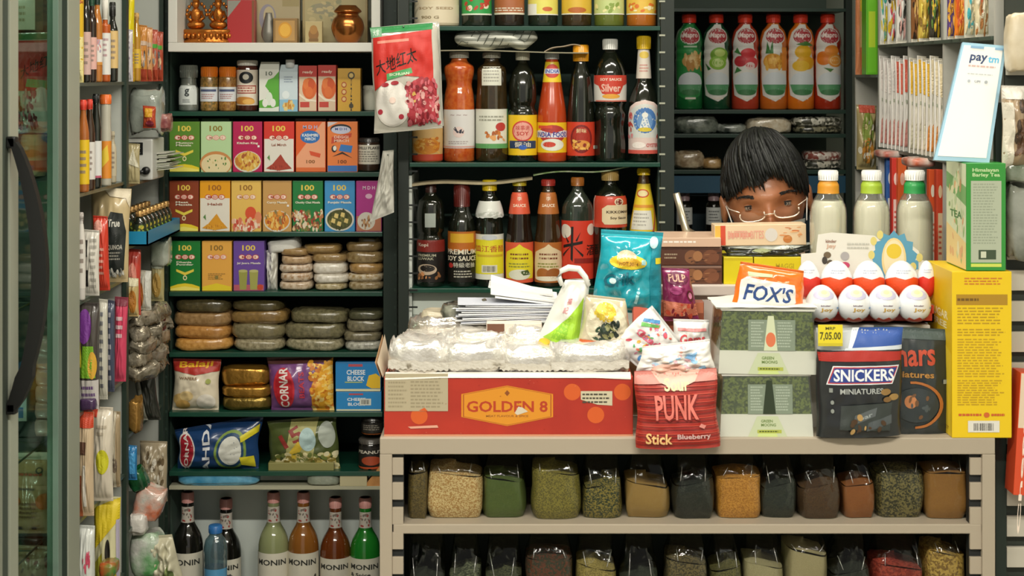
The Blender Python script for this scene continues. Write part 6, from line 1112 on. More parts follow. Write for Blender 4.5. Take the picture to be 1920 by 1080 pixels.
# hair: a cap of scalp with many overlapping locks falling from the crown
hm1 = mat('#0b0c0a', .6, bump=.3, bs=200, spec=.3); hm2 = mat('#141611', .5, spec=.35)
crown = Vector((.012, .030, .112)).normalized(); mb = MB()
def hs(d, lift=0.):
    d = d.normalized(); top = max(0, d.z); return Vector((d.x*(.083+lift+.006*top), d.y*(.104+lift), d.z*(.136+lift+.010*top)))
def hairline(d):   # lowest z of the hair for a direction around the head
    a = math.atan2(d.x, -d.y)
    if abs(a) < .55: return .046+.008*math.sin(a*5)+(.006 if .1 < a < .4 else 0)
    if abs(a) < 1.25: return .036-.03*(abs(a)-.55)/.7
    if abs(a) < 1.75: return .004
    return -.045
def cap_fn(u, v):
    az = u*2*math.pi; d0 = Vector((math.sin(az), -math.cos(az), 0)); zl = hairline(d0)/.14; zl = max(-.9, min(.9, zl+.06)); z = 1-(1-zl)*v
    r = math.sqrt(max(0, 1-z*z)); return HL@hs(Vector((d0.x*r, d0.y*r, z)), -.001)
mb.grid(cap_fn, 64, 22, hm1)
rd = random.Random(77); tu = crown.cross(Vector((0, 1, 0))).normalized(); tv = crown.cross(tu)
for i in range(760):
    a = rd.uniform(0, 2*math.pi); dirv = tu*math.cos(a)+tv*math.sin(a); s0 = rd.uniform(.0, .75); pts = []; rr = []; sw = .45; ok = True
    n = 9; lift = rd.uniform(-.001, .005)
    ang0 = s0; ang = ang0
    length = rd.uniform(.6, 1.3)
    for k in range(n):
        th = ang0+length*k/(n-1); aa = a+sw*th; dv = tu*math.cos(aa)+tv*math.sin(aa); d = (crown*math.cos(th)+dv*math.sin(th)).normalized()
        p = hs(d, lift+.002*math.sin(k*.9+i)); lim = hairline(d)-rd.uniform(-.002, .012)
        if p.z < lim: break
        pts.append(HL@p); rr.append(.0036*math.sin(math.pi*min(1, (k+.8)/(n-.2)))**.6+.0006)
    if len(pts) > 2: rr[-1] = .0008; mb.tube(pts, rr, hm2 if i % 3 == 0 else hm1, 5)
mb.build('hair', person)
# glasses worn low, thin pale metal lower rims
mb = MB(); gm_ = mat('#e9d6c4', .2, m=.5); gz_ = -.012
def rim(s_):
    pts = []
    for k in range(20):
        t = 2*math.pi*k/20; x = .034+.0245*math.copysign(abs(math.cos(t))**.75, math.cos(t)); z = gz_+.004+.0125*math.copysign(abs(math.sin(t))**.8, math.sin(t))
        pts.append(HL@Vector((s_*x, -.112+.16*(x-.01)**2/.05*.35, z)))
    return pts
for s_ in (-1, 1):
    r_ = rim(s_); low = [r_[k % 20] for k in range(9, 22)]
    mb.tube(low, .0016, gm_, 6); 
    mb.tube([HL@Vector((s_*.058, -.106, gz_+.012)), HL@Vector((s_*.077, -.07, gz_+.016)), HL@Vector((s_*.084, .01, gz_+.018))], .0012, gm_, 6)
mb.tube([HL@Vector((-.010, -.1125, gz_+.002)), HL@Vector((0, -.1215, gz_+.0045)), HL@Vector((.010, -.1125, gz_+.002))], .0012, gm_, 6)
g_ = mb.build('glasses_frame', person)
mb = MB()
for s_ in (-1, 1): r_ = rim(s_); mb.add(r_, [list(range(20))], clear('#f6f4ee', .05, .03))
mb.build('lens', g_)
# face mask over nose and mouth with ear loops
mb = MB(); mm_ = mat('#cfd3cf', .75, c2='#c4c9c4', ns=80)
def mk(u, v, o=0.):
    az = (u*2-1)*1.12; z = -.036-.070*v+.006*math.cos(az*1.5); r = 1.0
    x = .078*math.sin(az)*(1-.2*v); y = -.100*math.cos(az)*(1-.05*v)-.024*G(az, 0, .5)*(1-v*.7)-.006-o
    return HL@Vector((x, y, z))
mb.grid(lambda u, v: mk(u, v), 30, 14, mm_); mb.grid(lambda u, v: mk(u, v, -.0015), 30, 14, mm_)
for s_ in (-1, 1):
    for z0, z1 in ((-.042, .012), (-.098, -.03)):
        mb.tube([HL@Vector((s_*.073, -.045, z0)), HL@Vector((s_*.080, -.015, (z0+z1)/2+.006)), HL@Vector((s_*.086, .012, z1))], .0014, mat('#dad9d2', .6), 6)
mb.build('face_mask', person)
sv, sf = skin_mesh(*body_nodes(.012, 2, 0)); mb = MB(); mb.add([v-org for v in sv], sf, mat('#26303a', .8, c2='#202932', ns=60), True); mb.build('shirt', person)
def pants():
    n, e = body_nodes(.012, 0, 1); n = [n[0]]+n[6:]; e = []
    for b in (1, 6): e += [(0, b), (b, b+1), (b+1, b+2), (b+2, b+3), (b+3, b+4)]
    return n, e
sv, sf = skin_mesh(*pants()); mb = MB(); mb.add([v-org for v in sv], sf, mat('#23252a', .85), True); mb.build('trousers', person)
st_ = empty('stool', 'round stool under the seated person behind the desk', 'stool', (px_, 3.60, 0))
mb = MB(); mb.lathe([(.001, .50), (.11, .50), (.12, .495), (.12, .475), (.11, .47), (.001, .47)], mat('#3a2c22', .5), 32, cap=False); mb.build('seat', st_)
for sx in (-1, 1):
    for sy_ in (-1, 1): mb = MB(); mb.tube([(sx*.07, sy_*.07, .475), (sx*.10, sy_*.08, 0.004)], .012, mat('#6a6c6a', .3, m=.8), 10); mb.build('leg', st_)
# ================================================================== LEFT WALL GOODS
def slim(lab, cx, Y, y0, hw, zb, body, capc, lab_c, l0, l1, art=(), cap_h=18, grp=None, name='sauce_bottle', neck=.5):
    s = Y/F; yb = HOR+(EYE-zb)*F/Y; H = yb-y0
    return bottle(lab, cx, Y, [(y0+cap_h, hw*neck), (y0+cap_h+H*.06, hw*neck*1.05), (y0+H*.34, hw*.95), (y0+H*.40, hw), (yb, hw)], mat(body, .12, coat=.8), (y0, y0+cap_h+1, hw*neck*1.1, capc), [(l0, l1, lab_c, list(art) or [('l', .2, .2, .8, .8, 4, '#8a7a70')])], zb, grp, name=name, n=20)
zA, zB_, zC_, zD_, zE_, zF_ = ZD1
GT = 'bottles on the top shelf of the left wall'
def flatpack(lab, x0, y0, x1, Y, zb, col, art=(), th=.016, name='packet', group=None, cat='packet', seed=1, wr=.12, tx=0, r=.3, m=0., y1=None):
    y1 = HOR+(EYE-zb)*F/Y if y1 is None else y1
    return pouch(lab, [(x0+tx, y0), (x1+tx, y0+2), (x1, y1), (x0, y1)], Y, th, col, art, zb if y1 is None else None, group, name, cat, seed=seed, wr=wr, r=r, m=m, seal=(.04, .04))
VT = [('l', .15, .1, .85, .9, 9, '#a8522c')]
flatpack('yellow packet with dark upright lettering at the left end of the top left shelf', 138, -20, 157, 3.13, zA, '#d9b22c', [('r', .5, 0, 1, .5, '#e8dc9a'), ('t', 'NOODLE', .75, .3, .5, .2, '#3a2a1c', math.pi/2, .2), ('r', 0, .85, 1, 1, '#a8622a')])
slim('dark sauce bottle with slanted white tag on the top left shelf', 161, 3.17, -30, 9, zA, '#1a1712', '#2a2a22', '#c9a8a0', 60, 140, cap_h=30, grp=None)
slim('dark sauce bottle with pink label on the top left shelf', 172, 3.22, -20, 9, zA, '#2a1810', '#2f5a44', '#d9aaa0', 70, 130, cap_h=30)
slim('first of the two white labelled bottles on the top left shelf, with green black cap', 182, 3.27, -16, 10, zA, '#b5702c', '#1f3a2e', '#dcd8d2', 74, 122, [('n', 3, 12, .1, .5, .9, .95, .1, ['#c98a8a', '#a8a0b0']), ('r', 0, 0, 1, .12, '#c98a3a')], cap_h=24)
slim('brown necked bottle with tall white label on the top left shelf', 197, 3.33, -10, 10, zA, '#b5561f', '#d9d6cc', '#dcdad4', 62, 140, [('l', .2, .4, .8, .9, 4, '#b08a90')], cap_h=46)
slim('dark bottle with pale yellow label beside the white divider panel', 211, 3.41, 4, 10, zA, '#1f211a', '#1f211a', '#d9b87a', 58, 128, cap_h=26)
slim('bottle with red cap and bright yellow label on the second left shelf', 156, 3.15, 187, 11, zB_, '#a8602a', '#d9402a', '#e2bc1f', 262, 345, cap_h=18)
slim('bottle with red cap, second from the left on the second left shelf', 168, 3.20, 186, 10, zB_, '#3a2415', '#cf3a26', '#d6d2cc', 266, 336, cap_h=18)
slim('dark glass bottle with black cap and white label on the second left shelf', 180, 3.26, 176, 10, zB_, '#1c1f18', '#161816', '#dad9d6', 264, 333, [('r', 0, 0, 1, .06, '#b5506a')], cap_h=17)
slim('tall bottle with orange cap and white and orange label on the second left shelf', 198, 3.33, 177, 10.5, zB_, '#b8b4a4', '#e2702a', '#dd8a2c', 264, 334, [('p', [(.2, .2), (.8, .5), (.7, .9), (.3, .7)], '#e2c23a')], cap_h=17, neck=.9)
slim('beige slim bottle beside the divider on the second left shelf', 211, 3.42, 246, 7, zB_, '#b9ae94', '#b9ae94', '#c4b99e', 270, 330, cap_h=12)
# third compartment
flatpack('kraft paper pouch with black shield label leaning over the third left shelf', 166, 352, 240, 3.40, zC_, '#c9b488', [('p', [(.42, .16), (.62, .06), (.92, .14), (.96, .55), (.86, .74), (.56, .76), (.44, .6)], '#1f2422'), ('t', 'True', .66, .64, .3, .08, '#d9d6cc'), ('t', 'QUINOA', .7, .38, .36, .06, '#b8b4a8'), ('l', .5, .24, .88, .34, 3, '#9a978c'), ('n', 4, 30, .52, .07, .9, .14, .025, ['#d9d6cc', '#8a8a84']), ('p', [(.3, 1), (1, 1), (1, .8), (.9, .9), (.5, .92)], '#dfd3b8')], .022, 'grain_pouch', cat='pouch', seed=2, tx=6)
slim('white plastic bottle with black upright label on the third left shelf', 152, 3.13, 398, 8, zC_, '#cfcac4', '#b8b0aa', '#d9d4cc', 420, 540, cap_h=14)
flatpack('white and black packet standing third shelf left, before the kraft pouch', 156, 430, 186, 3.19, zC_, '#d8d3c8', [('r', .0, .6, .35, .85, '#2a2826'), ('r', .1, .15, .4, .4, '#2a2826'), ('l', .5, .1, .9, .9, 8, '#a8a49a')], .012, seed=3)
flatpack('red sachet in front of the kraft pouch on the third left shelf', 178, 404, 206, 3.27, zC_, '#cf4230', [('e', .4, .85, .3, .1, '#e2a090'), ('l', .3, .2, .8, .6, 5, '#e0a898')], .014, seed=4, tx=-4)
# fourth compartment
flatpack('dark carton with purple fruit and green leaves on the fourth left shelf', 147, 566, 186, 3.15, zD_, '#4a4440', [('e', .35, .78, .35, .16, '#7a3a94'), ('p', [(.1, .3), (.9, .3), (.8, .6), (.3, .6)], '#7ab02c'), ('e', .75, .42, .2, .13, '#d9a83a'), ('r', 0, 0, 1, .28, '#c9c4c0'), ('p', [(.1, .4), (.2, .65), (.24, .4)], '#e2d23a'), ('l', .2, .04, .9, .24, 3, '#6a4a80')], .016, 'fruit_packet', seed=5, wr=.04)
flatpack('pale grey carton edge with small marks on the fourth left shelf', 185, 560, 202, 3.24, zD_, '#c9c6b8', [('l', .3, .1, .7, .9, 9, '#6a6c74')], .014, 'packet', seed=6, wr=.03)
flatpack('slate blue book like packet on the fourth left shelf', 201, 562, 215, 3.32, zD_, '#4a5064', [('l', .3, .1, .7, .9, 7, '#b8b4b8')], .012, 'packet', seed=7, wr=.03)
flatpack('bright pink packet next to the divider on the fourth left shelf', 212, 556, 236, 3.43, zD_, '#d64a68', [('l', .2, .5, .8, .8, 3, '#ecd0d4'), ('r', 0, .9, 1, 1, '#8a3a4a')], .012, 'packet', seed=8, tx=4)
# fifth
flatpack('beige packet with brown figures at the left of the fifth left shelf', 148, 770, 176, 3.14, zE_, '#d3bb9a', [('r', 0, .85, 1, 1, '#c9482c'), ('r', .1, .6, .6, .72, '#6a4a3a'), ('r', .4, .1, .6, .5, '#e6e0d4'), ('r', .0, 0, .3, .4, '#b5623a')], .016, seed=9)
flatpack('cream packet with a bright yellow spot on the fifth left shelf', 172, 762, 212, 3.25, zE_, '#ddd3c0', [('e', .6, .44, .3, .13, '#cfcb2a'), ('r', 0, .9, .3, 1, '#d9503a'), ('r', 0, 0, .08, 1, '#b54a3a'), ('l', .3, .7, .8, .84, 2, '#b9ad98')], .02, seed=10)
flatpack('slim brown and clear packet beside the divider on the fifth left shelf', 208, 770, 226, 3.36, zE_, '#a89474', [('r', .3, 0, .6, 1, '#c9bfa8'), ('e', .5, .3, .3, .1, '#7a6a5a')], .012, seed=11)
cushion('dark purple wrapped packet lying on top of the fifth shelf goods', 146, 748, 178, 772, 3.13, .05, mat('#4a3456', .25, coat=.5, bump=.6), None, None, 'packet', wr=.3)
# sixth
flatpack('white packet with green lettering at the bottom of the left wall', 146, 984, 178, 3.14, zF_, '#d9dcd6', [('p', [(0, 0), (1, 0), (1, .35), (0, .5)], '#2f7a44'), ('t', 'R', .5, .28, .4, .2, '#dfe6dc'), ('n', 5, 10, .4, .55, .9, .75, .06, ['#d0506a'])], .02, seed=12)
flatpack('yellow packet with black oval at the bottom of the left wall', 176, 930, 226, 3.27, zF_, '#d6d2a8', [('p', [(0, .5), (1, .8), (1, 1), (0, .9)], '#dcc42a'), ('p', [(.5, 0), (1, 0), (1, .3), (.5, .3)], '#e0c92c'), ('e', .6, .5, .1, .12, '#26241e'), ('p', [(.1, .1), (.4, .1), (.4, .5), (.1, .4)], '#b9b43a'), ('r', .9, 0, 1, .8, '#b8b0c4')], .018, seed=13)
cushion('orange green packet lying below the yellow packet', 182, 1060, 214, 1084, 3.2, .06, mat('#c4502c', .3, coat=.4, c2='#3f8a3c', ns=30), None, None, 'packet', wr=.3)
# ---- bay 2
a2, b2, c2_, d2, e2, f2 = ZD2
flatpack('bright yellow packet at the top of the far left bay', 232, -20, 252, 3.55, a2, '#e0ce1a', [('r', 0, 0, 1, .42, '#c9921f')], .014, seed=14)
flatpack('white and lilac packet in the top of the far left bay', 234, 54, 249, 3.53, a2, '#d3ccd0', [('l', .2, .1, .8, .9, 8, '#9a8aa0')], .01, seed=15)
slim('golden oil bottle in the top of the far left bay', 256, 3.60, 24, 8, a2, '#b8862a', '#c9a05a', '#d9b23a', 92, 128, cap_h=12)
NC = ['#c9873a', '#d9a06a', '#c0604a', '#b5523c']
for i in range(4):
    flatpack('noodle packet with %s, %s leaning on the left wall' % (['amber body', 'peach body', 'red cap and green band', 'red body and green band'][i], ['first', 'second', 'third', 'last'][i]), 258+i*10, 46+i*4, 276+i*10, 3.64+i*.045, a2, NC[i], [('r', 0, 0, 1, .22, '#a03c22'), ('r', .1, .64, 1, .72, '#4aa034' if i > 1 else '#c9b09a'), ('e', .5, .4, .4, .14, '#dcb088'), ('n', i, 12, .1, .25, .9, .55, .08, ['#e9c9a0', '#3a2a1c', '#d9803a', '#8a8a8a'])], .01, 'noodle_packet', 'leaning noodle packets', seed=16+i)
root = empty('tabletop_radio', 'white boxy device with black panel and round dial on the left wall', 'device', (X(272, 3.66), 3.70, b2))
s_ = 3.66/F; mb = MB(); mb.box((-.045, -.06, 0), (.022, .06, .094), mat('#c9cac4', .4), .004); mb.build('case', root)
mb = MB(); mb.box((-.038, -.0625, .058), (-.0, -.060, .086), mat('#1a1c1c', .3), .001); mb.art([('n', 3, 8, 0, 0, 1, 1, .05, ['#c9ccc8', '#8a8e8a'])], lambda u, v, o: (-.036+u*.034, -.0626-o, .06+v*.024)); mb.build('panel', root)
mb = MB(); mb.tube([(.008, -.060, .022), (.008, -.072, .022)], .009, mat('#1c1e1e', .3), 16); mb.tube([(-.022, -.061, .016), (.004, -.070, .020)], .004, mat('#1c1e1e', .3), 8); mb.build('dial', root)
sheetpile('stack of pale leaflets beside the white device on the left wall', 288, 292, 318, 318, 3.68, 12, .1, -.1, cat='leaflets', cols=('#c9cbb8', '#b0b4a0', '#d6d6c8'), th=.0022)
flatpack('khaki folded card leaning before the white device', 233, 268, 262, 3.52, b2, '#a89c74', [('p', [(.3, .5), (1, .4), (.6, .9)], '#d0cbb4')], .006, 'card', cat='card', seed=20)
cushion('clear plastic bag lying above the white device', 236, 168, 300, 250, 3.62, .08, mat('#8d958c', .12, coat=.9, bump=1., bs=30, c2='#a8aea4', ns=20), None, None, 'plastic_bag', wr=.4, cat='bag')
flatpack('red packet with a yellow square in front of the clear bag', 268, 198, 292, 3.6, b2, '#b5482c', [('r', .2, .5, .8, .9, '#d9a02c'), ('e', .6, .2, .3, .15, '#7a2030')], .01, 'packet', seed=21, y1=240)
cushion('pink and brown wrapped sweets beside the clear bag', 286, 214, 318, 246, 3.64, .05, mat('#b8857a', .3, coat=.4, c2='#7a3a3c', ns=45), None, None, 'packet', wr=.4)
# tray with tiny bottles
r_ = empty('blue_tray', 'blue plastic tray holding tiny gold capped bottles on the left wall', 'tray', (X(272, 3.68)-.01, 3.68, c2_))
mb = MB(); tb = mat('#1f86b0', .4)
mb.box((-.06, -.17, 0), (.055, .17, .004), tb); mb.box((.052, -.17, 0), (.055, .17, .032), tb); mb.box((-.06, -.17, 0), (-.057, .17, .032), tb); mb.box((-.06, -.17, 0), (.055, -.167, .032), tb); mb.box((-.06, .167, 0), (.055, .17, .032), tb); mb.build('tray_body', r_)
tx0 = r_.location.x
proto = None
for i in range(8):
    for j in range(2):
        yy = 3.68-.14+i*.038; xx = tx0+.03-j*.045
        if proto is None:
            r0 = HOR+(EYE-c2_-.0045)*F/yy; proto = bottle('tiny dark bottle with gold cap standing among its rows in the blue tray', 960+xx*F/yy, yy, [(r0-50, 5), (r0-46, 8), (r0-38, 12), (r0, 12)], mat('#1e231a', .15, coat=.8), (r0-60, r0-49, 7, mat('#b8925a', .3, m=.6)), [(r0-35, r0-8, '#2f3c26', [('n', 3, 8, .1, .1, .9, .9, .12, ['#8aa03a', '#c9b03a'])])], c2_+.0045, 'tiny bottles in the blue tray', name='tiny_bottle', n=14); src = proto
        else:
            o = src.copy(); COL.objects.link(o); o.location = (xx, yy, c2_+.0045); o['label'] = 'tiny dark bottle with gold cap standing among its rows in the blue tray'
            for ch in src.children: c = ch.copy(); COL.objects.link(c); c.parent = o
# packs below the tray
flatpack('red packet under the blue tray on the left wall', 236, 466, 264, 3.54, d2, '#c4473a', [('e', .5, .6, .3, .2, '#d98a7a')], .012, seed=22)
flatpack('cream packet of amber snacks at the front of the fourth far left shelf', 236, 520, 260, 3.52, d2, '#c9b078', [('e', .6, .4, .3, .3, '#b5762c'), ('r', 0, .8, 1, 1, '#d9d0b0')], .012, seed=23)
flatpack('white and amber packet in the middle of the fourth far left shelf', 258, 506, 284, 3.62, d2, '#cfcab8', [('e', .3, .4, .2, .3, '#b8692c'), ('r', .6, 0, 1, 1, '#d6d6cc')], .012, seed=24)
flatpack('clear packet of golden pieces at the back of the fourth far left shelf', 282, 486, 308, 3.76, d2, '#b8ad7c', [('e', .5, .4, .35, .3, '#b5924a'), ('r', 0, .8, 1, 1, '#aab09c')], .012, seed=25)
cushion('crumpled clear plastic wrap bulging above the golden packet on the left wall', 278, 448, 316, 500, 3.74, .06, mat('#8f9a88', .1, coat=.9, bump=1., bs=30, c2='#b8beb0', ns=20), None, None, 'plastic_wrap', wr=.4, cat='wrap')
# heap of silver sachets
rd = random.Random(8); k = 0
SN = ['lowest', 'second lowest', 'third lowest', 'fourth lowest', 'fifth lowest', 'fifth from top', 'fourth from top', 'third from top', 'second from top', 'topmost']
for j in range(5):
    for i in range(3):
        x = 240+i*16+rd.uniform(-3, 3); y = 712-j*24-i*7; Yq = 3.55+i*.09
        cushion('silver foil sachet, %s in the %s pile of the silver heap' % (['bottom one', 'second up', 'third up', 'fourth up', 'top one'][j], ['nearest', 'middle', 'farthest'][i]), x-3, y-24, x+36, y, Yq, .09, mat('#c4bba8', .25, m=.5, bump=1., bs=70, c2='#8a806c', ns=50), None, 'silver sachets heaped on the left wall', 'foil_sachet', seed=k*3.7, wr=.6, roll=rd.uniform(-.8, .4), rz=rd.uniform(-.6, .6), ri=.7, px=3); k += 1
flatpack('dark maroon sachet at the back above the silver heap', 284, 568, 312, 3.78, e2, '#5a2a26', [('l', .2, .5, .8, .9, 3, '#a88a70')], .012, 'packet', seed=27, y1=640)
flatpack('black coffee packet with grey stripe leaning below the silver heap', 262, 690, 302, 3.66, e2, '#2c2e28', [('p', [(.1, 0), (.4, 0), (.3, .9), (.05, .8)], '#9a9a8c')], .014, 'coffee_packet', seed=28, tx=-14)
cushion('crumpled gold foil packet on the lowest shelf edge of the far left bay', 238, 752, 262, 812, 3.54, .05, mat('#b58a48', .25, m=.6, bump=1., bs=40), None, None, 'foil_packet', wr=.5)
flatpack('blue slim packet hanging in the lower far left bay', 237, 834, 257, 3.53, f2, '#2f7ab0', [('r', .4, .2, .9, .8, '#4a9ad0')], .01, seed=29, y1=900)
cushion('dark green crinkled packet beside the blue slim packet', 244, 884, 278, 920, 3.56, .05, mat('#1f6a3a', .25, coat=.6, bump=1., bs=40, c2='#123a22', ns=30), None, None, 'packet', wr=.5, roll=-.4)
flatpack('clear bag of brownish dried food in the lower far left bay', 262, 826, 314, 3.70, f2, '#a89a80', [('n', 5, 60, .1, .1, .9, .8, .06, ['#8a7a60', '#c9bfa8', '#6a5a40', '#d6d0c0'])], .02, 'dried_food_bag', cat='bag', seed=30, wr=.3, y1=940)
cushion('clear packet with orange pieces in the lower far left bay', 240, 918, 296, 972, 3.56, .06, mat('#cfccc2', .2, coat=.7, bump=.8, c2='#d0683a', ns=28), None, None, 'packet', wr=.4, roll=.3)
cushion('small white crumpled packet under the orange pieces packet', 240, 968, 272, 1004, 3.54, .05, mat('#dedad2', .3, coat=.4, bump=.8), None, None, 'packet', wr=.4)
cushion('white packet with green leaf spots at the bottom of the far left bay', 238, 1008, 300, 1084, 3.56, .09, mat('#cfcfc8', .3, coat=.4, bump=.6, c2='#3f9a44', ns=18), None, None, 'vegetable_bag', wr=.3, cat='bag')
pouch('crumpled cream paper packet sticking out in front of the black syrup bottle', [(276, 1006), (322, 1002), (340, 1060), (352, 1096)][:2]+[(348, 1100), (290, 1100)], 3.58, .02, '#c9c4a8', [('p', [(.3, .2), (.6, .1), (.7, .5)], '#7a8a4a'), ('e', .7, .3, .1, .1, '#5a6a3a')], None, None, 'paper_packet', 'packet', seed=33, wr=.5)
# ================================================================== FRIDGE CONTENTS
yf = YI
pouch('red pack with black brushed writing standing in for a reflection in the fridge glass', [(24, 62), (100, 60), (99, 250), (20, 248)], yf, .02, '#bdb8aa', [('r', .05, .93, .98, .99, '#3a7a4a'), ('r', .08, .42, .98, .92, '#b8322c'), ('t', '大地红', .62, .66, .68, .12, '#1c1914', .1, .5), ('p', [(.4, .46), (.98, .44), (.98, .52), (.45, .54)], '#4a9a5a'), ('e', .8, .26, .25, .2, '#d0cac0'), ('n', 6, 70, .1, .05, .7, .42, .04, ['#8a2f3a', '#b5606a', '#c9988f', '#6a2028'])], None, None, 'mirrored_pack', 'packet', r=.2, wr=.2, seed=40, seal=(.04, .03), coat=.7)  # solid pack added where the door glass mirrors the hanging red pack
bottle('cream jar with red bottom band standing in for a reflection in the fridge glass', 63, yf, [(252, 20), (258, 23), (322, 23)], mat('#c4a884', .3), None, [(300, 318, '#b8563c', [], 'label'), (272, 296, '#c9986a', [('e', .5, .4, .3, .3, '#c97a3a')], 'picture_label')], FS[0], name='preserve_jar', cat='jar')  # added solid jar takes the place of the jar mirrored in the glass
carton('cream carton at the top of the fridge', 8, -40, 66, 56, yf, .05, '#cfc9b0', [('l', .2, .12, .8, .5, 3, '#a89a78')], None, name='food_carton')
for i in range(6):
    cushion('pink round dumpling pack, %s in the column inside the fridge' % ['lowest', 'second from bottom', 'third from bottom', 'fourth from bottom', 'fifth from bottom', 'topmost'][i], 62+i*.8, 786-i*31, 98, 818-i*31, yf, .03, mat('#c4a59c', .35, coat=.3, bump=.4), None, 'pink packs in the fridge', 'dumpling_pack', seed=i, wr=.2)
flatpack('brown paper pack with orange print on the lower fridge shelf', 26, 846, 99, yf, FS[2]-.15, '#b59468', [('r', 0, .92, 1, 1, '#d0ccba'), ('e', .72, .8, .09, .04, '#3a3c2c'), ('e', .72, .8, .05, .022, '#b59468'), ('e', .85, .42, .2, .1, '#c9702c'), ('e', .1, .42, .14, .06, '#c9702c'), ('l', .1, .72, .9, .78, 1, '#b0502c'), ('l', .2, .55, .7, .6, 1, '#3a3428'), ('l', .2, .2, .7, .42, 4, '#7a5a3a'), ('r', .1, .06, .25, .1, '#3a3428'), ('r', .5, .06, .62, .1, '#3a3428')], .02, 'paper_pack', seed=41, wr=.06, y1=1000)
flatpack('brown and red paper pack at the bottom of the fridge', 30, 1022, 99, yf, FS[3]-.1, '#9a8466', [('n', 4, 20, .1, .4, .9, .9, .06, ['#7a3a2c', '#4a3a2c', '#b09a7a'])], .02, 'paper_pack', seed=42, wr=.06, y1=1130)
carton('white card with blue square inside the fridge', 22, 738, 50, 790, yf+.01, .006, '#c9d0ca', [('r', .2, .1, .8, .5, '#3f6aa0')], None, name='card', cat='card')
carton('yellow and white small pack on the middle fridge shelf', 78, 478, 98, 560, yf+.02, .03, '#c9a83a', [('n', 3, 12, .1, .1, .9, .9, .12, ['#dcd6c0', '#a83a2c', '#e0c04a'])], FS[1]-.0, name='food_carton')
# ================================================================== RIGHT WALL GOODS
def fil(lab, x0, y0, x1, Y, zb, col, art, seed, grp=None, th=.01, name='packet', tx=0): return flatpack(lab, x0, y0, x1, Y, zb, col, art, th, name, grp, seed=seed, wr=.2, tx=tx)
q1, q2, q3 = ZE
fil('tall red and orange strip packet beside the alcove post', 1604, -30, 1622, 4.09, EYE, '#c9462c', [('r', .0, 0, .5, 1, '#d98a5a'), ('l', .5, .05, .9, .95, 14, '#ecd9c4')], 50)
fil('tall tan strip packet between the red strip packet and the green box', 1612, -30, 1630, 4.02, EYE, '#c49a6a', [('r', .0, .7, 1, 1, '#d9b23a'), ('r', .0, .0, 1, .3, '#b5603a')], 51)
carton('bright lime green carton on the far right wall shelf', 1624, -30, 1646, 140, 3.93, .05, '#5fb01f', [('r', .1, .02, .9, .98, '#6fbf24'), ('r', .2, .3, .8, .7, '#b5d22c')], EYE, name='slim_carton')
flatpack('clear bag of mixed dried food below the green carton', 1606, 196, 1643, 3.96, EYE-.235, '#a8986a', [('e', .5, .6, .3, .3, '#7a8a3a'), ('e', .5, .3, .3, .2, '#b5792c'), ('r', .1, .88, .9, 1, '#b5503c'), ('n', 4, 20, .1, .1, .9, .8, .08, ['#c9b88a', '#6a5a34', '#dcd6c4'])], .02, 'dried_food_bag', cat='bag', seed=52, wr=.3)
TOPS = [(1650, 1668, 3.76, '#d9dcd4', ['#3a9a8c', '#d9c22c']), (1664, 1684, 3.70, '#dcdad6', ['#2c2c2a', '#c9485a', '#d9b22c']), (1680, 1700, 3.62, '#e0dcd4', ['#d9a8a0', '#3a3a34']), (1708, 1728, 3.50, '#8a5a34', ['#c9a05a', '#3c2a1c']), (1722, 1746, 3.42, '#cfb04a', ['#3f7a3c', '#e2cc5a', '#8a6a2c']), (1742, 1764, 3.34, '#3a3428', ['#d9b02c', '#5a7a3a']), (1776, 1794, 3.20, '#5a3f7a', ['#d9a03a']), (1790, 1812, 3.14, '#dd7a22', ['#e6a03a', '#c4501f']), (1808, 1832, 3.08, '#cfd0b8', ['#3fa0a8', '#d9c9a0']), (1828, 1854, 3.02, '#d6c9a4', ['#b5562c', '#a8703a', '#e0d6bc'])]
TL = ['white packet with teal and yellow print', 'white packet with black and pink print', 'cream packet with pale pink print', 'brown packet', 'yellow packet with green print', 'dark packet with yellow print', 'purple packet', 'bright orange packet', 'pale packet with teal print', 'beige packet with rust print']
for i, (x0, x1, Y, c, cs) in enumerate(TOPS):
    fil(TL[i]+' on the top shelf of the right wall', x0, -40, x1, Y, q1, c, [('n', i, 26, .08, .05, .92, .95, .11, cs), ('r', 0, 0, 1, .05, '#d9d4c4')], 60+i, 'packets on the top shelf of the right wall')
FI = []
for i in range(7): FI.append((1648+i*7.5, 3.82-i*.035, '#e2ddd6', '#d0604a' if i > 3 else '#dcd2cc', '#c98a80'))
for i in range(8): FI.append((1704+i*7.8, 3.54-i*.033, '#e2dccb', '#dfae22' if i < 5 else '#d9c9a4', '#d98a3c' if i > 3 else '#d6cfb4'))
ORD = ['first', 'second', 'third', 'fourth', 'fifth', 'sixth', 'seventh', 'eighth']
for i, (x, Y, c, t, b) in enumerate(FI):
    bay = i < 7; k_ = i if bay else i-7
    fil('white packet with %s, %s in the %s bay on the right wall' % (('red top' if i > 3 else 'pale top') if bay else ('yellow top' if k_ < 5 else 'orange lower half'), ORD[k_], 'farther' if bay else 'nearer'), x, 104+(i % 3)*4, x+17, Y, q2, c, [('r', .0, .62, 1, .96, t), ('l', .2, .48, .8, .56, 1, '#a8b09a'), ('p', [(.1, .05), (.8, .05), (.6, .4), (.2, .3)], b), ('r', .0, .0, .12, 1, '#f0ece6')], 80+i, 'upright white packets on the right wall', .008)
